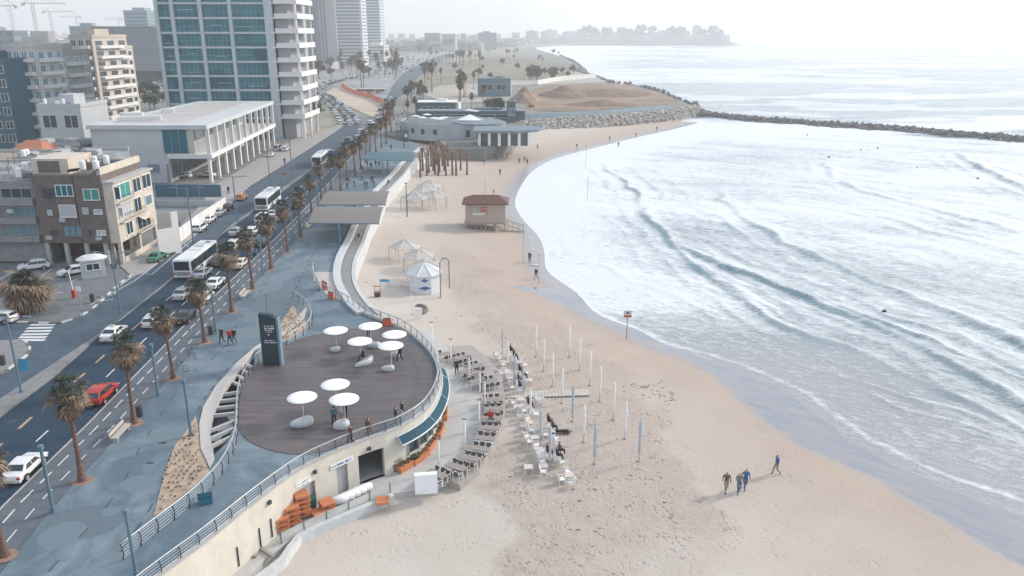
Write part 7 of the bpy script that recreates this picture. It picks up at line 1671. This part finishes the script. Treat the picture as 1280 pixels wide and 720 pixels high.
gl_s = resample(gl, 1.0)
for p in gl_s:
    if p[0] > 230: step_ = 2
    for _ in range(9):
        o = rr.gauss(0, 2.6); P_.append((p[0]+rr.uniform(-.8, .8), p[1]+o, SEA-.4+max(0, 1.9-abs(o)*.5)+rr.uniform(-.3, .3), rr.uniform(.7, 1.6)))
rocks('breakwater_rocks', P_, M_rockd)
P_ = []
for l, n in ((UL([(872, 132), (850, 124), (820, 112), (792, 105), (760, 102), (745, 95), (722, 89), (726, 83), (716, 76), (700, 69)], 0), 700),):
    ls = resample(l, 1.2)
    for i in range(n): p = rr.choice(ls); t_ = rr.random(); P_.append((p[0]+t_*5+rr.uniform(-1, 1), p[1]+rr.uniform(-2, 2), .2-4.5*t_, rr.uniform(1.2, 2.6)))
rocks('shore_rocks', P_, M_rockd)
# earth mounds
def mound(name, label, px, py, rx, ry, hgt, m, seed):
    x, y = U(px, py); n = 40; g_ = np.linspace(-1, 1, n); A_, B_ = np.meshgrid(g_, g_); r_ = np.hypot(A_, B_); z = hgt*np.clip(1-r_**1.3, 0, 1)*(.5+.9*fbm(A_+5, B_+5, .45, seed, 4)); o = grid_obj(name, A_*rx, B_*ry, z-.05, m); o.location = (x, y, .07); tag(o, label, 'earth mound')
br_ = mat('dark_earth', (.17, .11, .075), .95, .2, .3)
mound('earth_mound', 'brown earth mound with a pointed top at the left of the building site', 705, 119, 14, 26, 4.5, br_, 1); mound('earth_mound', 'long low brown earth ridge right of the pointed mound', 756, 117, 26, 30, 3, br_, 2); mound('earth_mound', 'low brown heap at the near edge of the building site', 752, 131, 18, 12, 1.8, br_, 3); mound('earth_mound', 'reddish spoil heap beside the blue cabins', 655, 126, 8, 14, 6, mat('red_earth', (.24, .165, .125), .95, .2, .3), 4)
t = thing('excavator', 'excavator with raised arm beside the reddish spoil heap', 'excavator', (*U(664, 134), 0), .5); t.scale = (.55, .55, .55); mb = MB(); mb.box((0, 0, .6), (3, 4.4, 1.1)); mb.build('tracks', M_blk, t); mb = MB(); mb.box((0, 0, 2.2), (2.8, 4, 1.9)); mb.box((-.8, 1, 3.4), (1.1, 1.5, 1)); mb.build('cab', mat('digger_yellow', (.4, .25, .08), .6), t); mb = MB(); mb.tube([(.4, 1.6, 2.5), (.4, 4.5, 7), (.4, 8, 5), (.4, 8.3, 2.4)], [.35, .3, .25, .2], 5); mb.build('arm', mat('digger_yellow', (.4, .25, .08)), t)
panel_wall('blue_hoarding', 'thin pale blue hoarding along the top of the rock slope', [(652, 148), (700, 146), (760, 142), (830, 136)], 0, 1.6, mat('pale_blue_panel', (.36, .45, .5), .7), 'fence', step=7, zz=0)
panel_wall('site_wall', 'long white site wall behind the earth mounds', [(672, 106), (700, 101), (745, 97)], 0, 3, wb, 'wall', step=10, zz=0)
# ================= far trees =================
def tree_kit(seed, m, hgt=8, r_=3.4):
    def mk_():
        rr = random.Random(seed); t = thing('broadleaf_tree', '', 'tree'); mb = MB(); mb.tube([(0, 0, -.2), (.1, 0, hgt*.3), (.2, .1, hgt*.6)], [.3, .22, .12], 6)
        for i in range(5): a = i*1.3; mb.tube([(.1, 0, hgt*.3), (r_*.5*math.cos(a), r_*.5*math.sin(a), hgt*.65)], [.13, .05], 4)
        mb.build('trunk', M_bark, t); mb = MB()
        for i in range(11): a = rr.uniform(0, 6.28); q_ = rr.uniform(.15, .75)*r_; shrub(mb, (q_*math.cos(a), q_*math.sin(a), hgt*rr.uniform(.5, .92)), r_*rr.uniform(.3, .5), 70, .38, rr)
        mb.build('crown', m, t); return t
    return Kit(mk_)
TK = [tree_kit(1, M_tree), tree_kit(2, M_tree2), tree_kit(3, M_tree, 7, 4)]
fpk = palm_kit(31, 9.5, (.2, .1), 1.3)
ft = 'distant shaggy palm in the clumps beyond the round pavilion'
for px, py, s in ((576, 138, 1.25), (574, 132, 1.3), (582, 118, 1.0), (580, 122, 1.2), (592, 112, 1.0), (604, 138, 1.0), (590, 142, .8), (540, 115, 1.5), (551, 103, .9), (541, 96, 1.2), (452, 112, 1.6), (455, 113, 1.4), (558, 80, 1), (562, 80, 1.1), (567, 80, 1), (575, 80, 1.1), (580, 79, 1.3), (586, 80, 1), (594, 78, .9), (633, 74, 1.2), (636, 74, 1.2), (643, 73, 1), (523, 90, 1), (529, 88, 1), (534, 100, .8), (515, 128, .9), (510, 150, .7), (520, 148, .8), (545, 94, 1), (503, 86, 1), (478, 80, 1.4), (470, 84, 1.3), (462, 82, 1.5), (490, 76, 1.4), (497, 74, 1.4))+tuple((rnd.uniform(425, 500), rnd.uniform(74, 100), rnd.uniform(1.1, 1.7)) for _ in range(26))+tuple((rnd.uniform(488, 540), rnd.uniform(84, 130), rnd.uniform(.8, 1.1)) for _ in range(14))+tuple((rnd.uniform(560, 600), rnd.uniform(72, 84), rnd.uniform(1., 1.5)) for _ in range(12)):
    if inside(*U(px, py, ZR), ROADL+ROADR[::-1]) or inside(*U(px, py, ZR), UL([(405, 116), (422, 108), (440, 109), (460, 118), (485, 128), (484, 143), (476, 150), (458, 143), (432, 131), (414, 124)])): continue
    x, y = U(px, py, ZR); fpk.put((x, y, ZR), random.uniform(0, 6), ft, 'distant palms beyond the pavilion', s)
for i in range(150):
    if i < 26: px, py = rnd.choice([(rnd.uniform(508, 532), rnd.uniform(112, 148)), (rnd.uniform(590, 650), rnd.uniform(76, 90)), (rnd.uniform(518, 540), rnd.uniform(105, 125)), (rnd.uniform(610, 625), rnd.uniform(142, 150)), (rnd.uniform(372, 400), rnd.uniform(140, 165)), (rnd.uniform(655, 690), rnd.uniform(98, 103))])
    elif i < 60: px, py = rnd.uniform(385, 500), rnd.uniform(64, 100)
    elif i > 94: px, py = rnd.choice([(rnd.uniform(530, 700), rnd.uniform(66, 78)), (rnd.uniform(520, 640), rnd.uniform(86, 104)), (rnd.uniform(425, 560), rnd.uniform(60, 72)), (rnd.uniform(655, 720), rnd.uniform(92, 100))])
    else: px, py = rnd.uniform(120, 205), rnd.uniform(104, 140)
    x, y = U(px, py, ZR); s = rnd.uniform(.6, 1.05)*(1 if py > 100 else (1.0 if px > 560 else 1.6))
    if inside(x, y, ROADL+ROADR[::-1]): continue
    TK[i % 3].put((x, y, ZR), rnd.uniform(0, 6), 'dark rounded tree among the far streets and parks', 'dark trees in the distance', s)
# ================= distant cars =================
def far_car(p):
    me, wins, S = BODY['hatch']; mb = MB(); mb.v = [tuple(v.co) for v in me.vertices]; mb.f = [tuple(q_.vertices) for q_ in me.polygons]; mb.m = [0]*len(mb.f); mb.mi(1)
    for n_, m_ in wins: mb.add(m_.v, m_.f)
    for sx in (-1, 1):
        for sy in (-1, 1): mb.box((sx*.85, sy*1.25, .3), (.2, .62, .6))
    o = mb.build('distant_car', [mat('paint_'+p, PAINT[p], .25), glassm], None, False); COL.objects.unlink(o); return o
FC = [far_car(p) for p in ('white', 'white', 'silver', 'black', 'grey', 'white', 'blue', 'silver')]
def fcar(px, py, rz):
    x, y = U(px, py, ZR); o = rnd.choice(FC).copy(); COL.objects.link(o); o.location = (x, y, ZR); o.rotation_euler = (0, 0, rz); tag(o, 'tiny car in the distant traffic and parking rows beyond the palms', 'car', 'distant cars in traffic and parking rows')
for i in range(24): # queue beyond the third bus
    y = 215+i*8.5; k = (.17, .5, .82)[i % 3]; x = xl(y)+(xr(y)-xl(y))*k; px, py = 0, 0
    o = rnd.choice(FC).copy(); COL.objects.link(o); o.location = (x, y+rnd.uniform(-2, 2), ZR); o.rotation_euler = (0, 0, head(y)); tag(o, 'car in the dense queue under the far palms beyond the third bus', 'car', 'queue of cars beyond the third bus')
lane = smooth_line(UL([(436, 155), (424, 138), (408, 124), (396, 116), (402, 108), (420, 102), (438, 98)], ZR), 2)
for off_ in (-3, 0, 3.2):
    for p, q_ in zip(resample(offset_line(lane, off_), 11)[:-1], resample(offset_line(lane, off_), 11)[1:]):
        o = rnd.choice(FC).copy(); COL.objects.link(o); o.location = (p[0], p[1], ZR); o.rotation_euler = (0, 0, math.atan2(-(q_[0]-p[0]), q_[1]-p[1])); tag(o, 'car on the road curving round the left side of the sandy island', 'car', 'cars rounding the sandy island')
for r_ in range(9):
    for c in range(15):
        px = 442+c*6.5+r_*7; py = 99-r_*3.9-c*.9
        if rnd.random() < .88 and px < 590: fcar(px+rnd.uniform(-1, 1), py+rnd.uniform(-.4, .4), rnd.choice([.3, 1.8])+rnd.uniform(-.1, .1))
for r_ in range(5):
    for c in range(8):
        if rnd.random() < .8: fcar(158+c*6.5, 128-r_*6+rnd.uniform(-1, 1), 1.5)
x, y = U(462, 118, ZR)
for px, lb in ((458, 'white coach parked beyond the orange barrier, left one'), (470, 'white coach parked beyond the orange barrier, right one')):
    x, y = U(px, 117, ZR); bk.put((x, y, ZR), 1.45, lb, 'coaches beyond the orange barrier', .9)
# ================= far city =================
def city_block(seed, wallc):
    rr = random.Random(seed); mb = MB(); fl_ = rr.randint(5, 9); cl = rr.randint(4, 7); mb.box((0, 0, .5), (1, 1, 1)); mb.box((rr.uniform(-.2, .2), 0, 1.04), (.4, .4, .1)); mb.box((0, 0, 1.0), (1.03, 1.03, .02)); mb.mi(1)
    for f in range(fl_):
        for c in range(cl):
            if rr.random() < .12: continue
            x = -.5+(c+.5)/cl; z = (f+.55)/fl_; w, h_ = .6/cl, .5/fl_
            mb.add([(x-w/2, -.508, z-h_/2), (x+w/2, -.508, z-h_/2), (x+w/2, -.508, z+h_/2), (x-w/2, -.508, z+h_/2)], [(0, 1, 2, 3)]); mb.add([(.508, x-w/2, z-h_/2), (.508, x+w/2, z-h_/2), (.508, x+w/2, z+h_/2), (.508, x-w/2, z+h_/2)], [(0, 1, 2, 3)])
    o = mb.build('city_building', [mat('city_wall_%d' % seed, wallc, .9), mat('city_window', (.12, .16, .2), .4)]); COL.objects.unlink(o); return o
CB = [city_block(i, c) for i, c in enumerate(((.36, .36, .36), (.26, .25, .25), (.42, .38, .34), (.22, .26, .29), (.5, .5, .5)))]
def cityb(x, y, w, d, h_, lb, gr, rz=0):
    o = rnd.choice(CB).copy(); COL.objects.link(o); o.location = (x, y, ZR-.2); o.scale = (w, d, h_); o.rotation_euler = (0, 0, rz); tag(o, lb, 'building', gr)
for i in range(150):
    Y = 620+1900*rnd.random()**1.2; X = -Y*rnd.uniform(.17 if Y > 1100 else .30, .68)
    if Y < 900 and -.47*Y < X < -.28*Y: continue
    cityb(X, Y, rnd.uniform(18, 50), rnd.uniform(18, 40), (rnd.uniform(9, 24) if rnd.random() < .88 else rnd.uniform(28, 42))*(1+Y/5000), 'hazy block in the mass of buildings on the left horizon', 'hazy city buildings on the left horizon', rnd.uniform(-.3, .3))
for i in range(100):
    Y = 1500+2100*rnd.random(); lo, hi = -.19, (-.02 if Y < 1900 else .06); X = Y*rnd.uniform(lo, hi)
    if X > float(np.interp(Y, [1000, 1900, 2300, 2750, 3400], [60, 20, 60, 200, 900]))-40: continue
    cityb(X, Y, rnd.uniform(16, 50), rnd.uniform(18, 40), rnd.uniform(7, 17) if rnd.random() < .95 else rnd.uniform(28, 40), 'hazy block on the skyline between the towers and the headland', 'hazy buildings along the far coast', rnd.uniform(-.3, .3))
mb = MB(); rq = random.Random(77)
for i in range(1500):
    Y = rq.uniform(950, 3600); X = Y*rq.uniform(-.62, .02)
    if X > float(np.interp(Y, [900, 1000, 1900, 2300, 2750, 3400], [-200, -140, -40, 20, 160, 700])) or (X > -.17*Y and Y < 1500): continue
    w, d_, h_ = rq.uniform(10, 34), rq.uniform(10, 30), rq.uniform(5, 20)+(rq.random() < .06)*rq.uniform(8, 22); mb.mi(rq.randrange(4)); mb.box((X, Y, h_/2), (w, d_, h_), rq.uniform(-.4, .4)); mb.mi(4); mb.box((X, Y-d_/2-.3, h_*.55), (w*.8, .4, h_*.28))
struct(mb.build('distant_town', [CB[k].data.materials[0] for k in range(4)]+[mat('town_window', (.12, .13, .15), .6)]), 'stuff')
for i in range(0): pass
# headland
n = 90; gx = np.linspace(-1, 1, n); gy = np.linspace(-1, 1, 30); A_, B_ = np.meshgrid(gx, gy); prof = np.clip(1-np.abs(A_)**5, 0, 1)*np.clip(1-np.abs(B_)**3, 0, 1)
z = prof*(26+20*fbm(A_*4+9, B_*2+9, .8, 4, 4)*sstep(-1, 0, A_))-3
hx0, hx1 = U(560, 54)[0], 0
Yh = 2700; XL, XR_ = (640-640)/F*Yh, (918-640)/F*Yh*.985
o = grid_obj('headland_hill', (XL+XR_)/2+A_*(XR_-XL)/2, Yh+120+B_*150, z, mat('headland_green', (.08, .09, .07), .95, .01, .4)); struct(o)
for i in range(46):
    k = rnd.random(); X = XL+(XR_-XL)*(.05+.9*k); cityb(X, Yh+rnd.uniform(0, 160), rnd.uniform(16, 40), rnd.uniform(15, 30), rnd.uniform(22, 44) if rnd.random() < .9 else 56, 'old town house clustered on the hazy headland', 'old town houses on the headland', rnd.uniform(-.4, .4))
for i in range(70):
    k = rnd.random(); X = XL+(XR_-XL)*(.3+.62*k); TK[i % 3].put((X, Yh+10+rnd.uniform(0, 90), 16+rnd.uniform(0, 14)), 0, 'rounded tree on the slope of the hazy headland', 'trees on the headland', rnd.uniform(2.4, 4))
t = thing('chapel_tower', 'slender bell tower rising from the hazy headland', 'tower', ((884-640)/F*Yh, Yh+60, 14)); mb = MB(); mb.box((0, 0, 12), (9, 9, 26)); mb.build('shaft', CB[0].data.materials[0], t); mb = MB(); mb.lathe((0, 0, 25), [(5, 0), (4, 3), (.2, 12)], 8); mb.build('spire', CB[0].data.materials[0], t)
# cranes
def crane(px, Y, zt, lb, rz):
    x, _ = FP(px, 40, Y); t = thing('tower_crane', lb, 'crane', (x, Y, ZR), rz, 'tower cranes on the left horizon'); k = zt/60*.8; mb = MB()
    for sx in (-1, 1):
        for sy in (-1, 1): mb.tube([(sx*1.6*k, sy*1.6*k, 0), (sx*1.6*k, sy*1.6*k, zt)], .28*k, 4)
    for i in range(14): mb.tube([(-1.6*k, -1.6*k, zt*i/14), (1.6*k, -1.6*k, zt*(i+1)/14)], .15*k, 3)
    mb.build('mast', mat('crane_red', (.30, .12, .10), .7), t); mb = MB(); mb.tube([(-14*k, 0, zt), (46*k, 0, zt)], .55*k, 4); mb.tube([(0, 0, zt), (0, 0, zt+7*k), (40*k, 0, zt+.5)], .2*k, 4); mb.tube([(0, 0, zt+7*k), (-12*k, 0, zt)], .4*k, 4); mb.build('jib', mat('crane_red', (.30, .12, .10)), t); mb = MB(); mb.box((-12*k, 0, zt-2*k), (5*k, 3*k, 4*k)); mb.build('counterweight', conc, t)
crane(17, 1100, 66, 'largest red tower crane at the far left of the skyline', 2.9); crane(46, 1300, 76, 'red tower crane second from the left on the skyline', .3); crane(66, 1700, 74, 'small hazy crane third from the left', .2); crane(98, 1900, 68, 'small hazy crane fourth from the left', 3.0); crane(150, 1700, 60, 'small hazy crane just left of the glass block', 2.8)

# seaweed scraps and litter on the sand
mb = MB(); rq = random.Random(15)
for cx_, cy_, sp_, n_ in ((800, 484, 14, 26), (824, 492, 9, 14), (838, 500, 6, 8), (590, 400, 20, 12), (760, 610, 60, 10), (720, 650, 60, 12)):
    for i in range(n_):
        x, y, z = G(cx_+rq.gauss(0, sp_), cy_+rq.gauss(0, sp_*.35)); r_ = rq.uniform(.05, .14)
        pts = [(x+r_*rq.uniform(.6, 1.3)*math.cos(a)*1.5, y+r_*rq.uniform(.6, 1.2)*math.sin(a), z+.01) for a in np.linspace(0, 6.28, 7)[:-1]]; mb.add(pts+[(x, y, z+.06)], [(i_, (i_+1) % 6, 6) for i_ in range(6)])
struct(mb.build('seaweed_scraps', mat('seaweed', (.2, .16, .125), .9)), 'stuff')
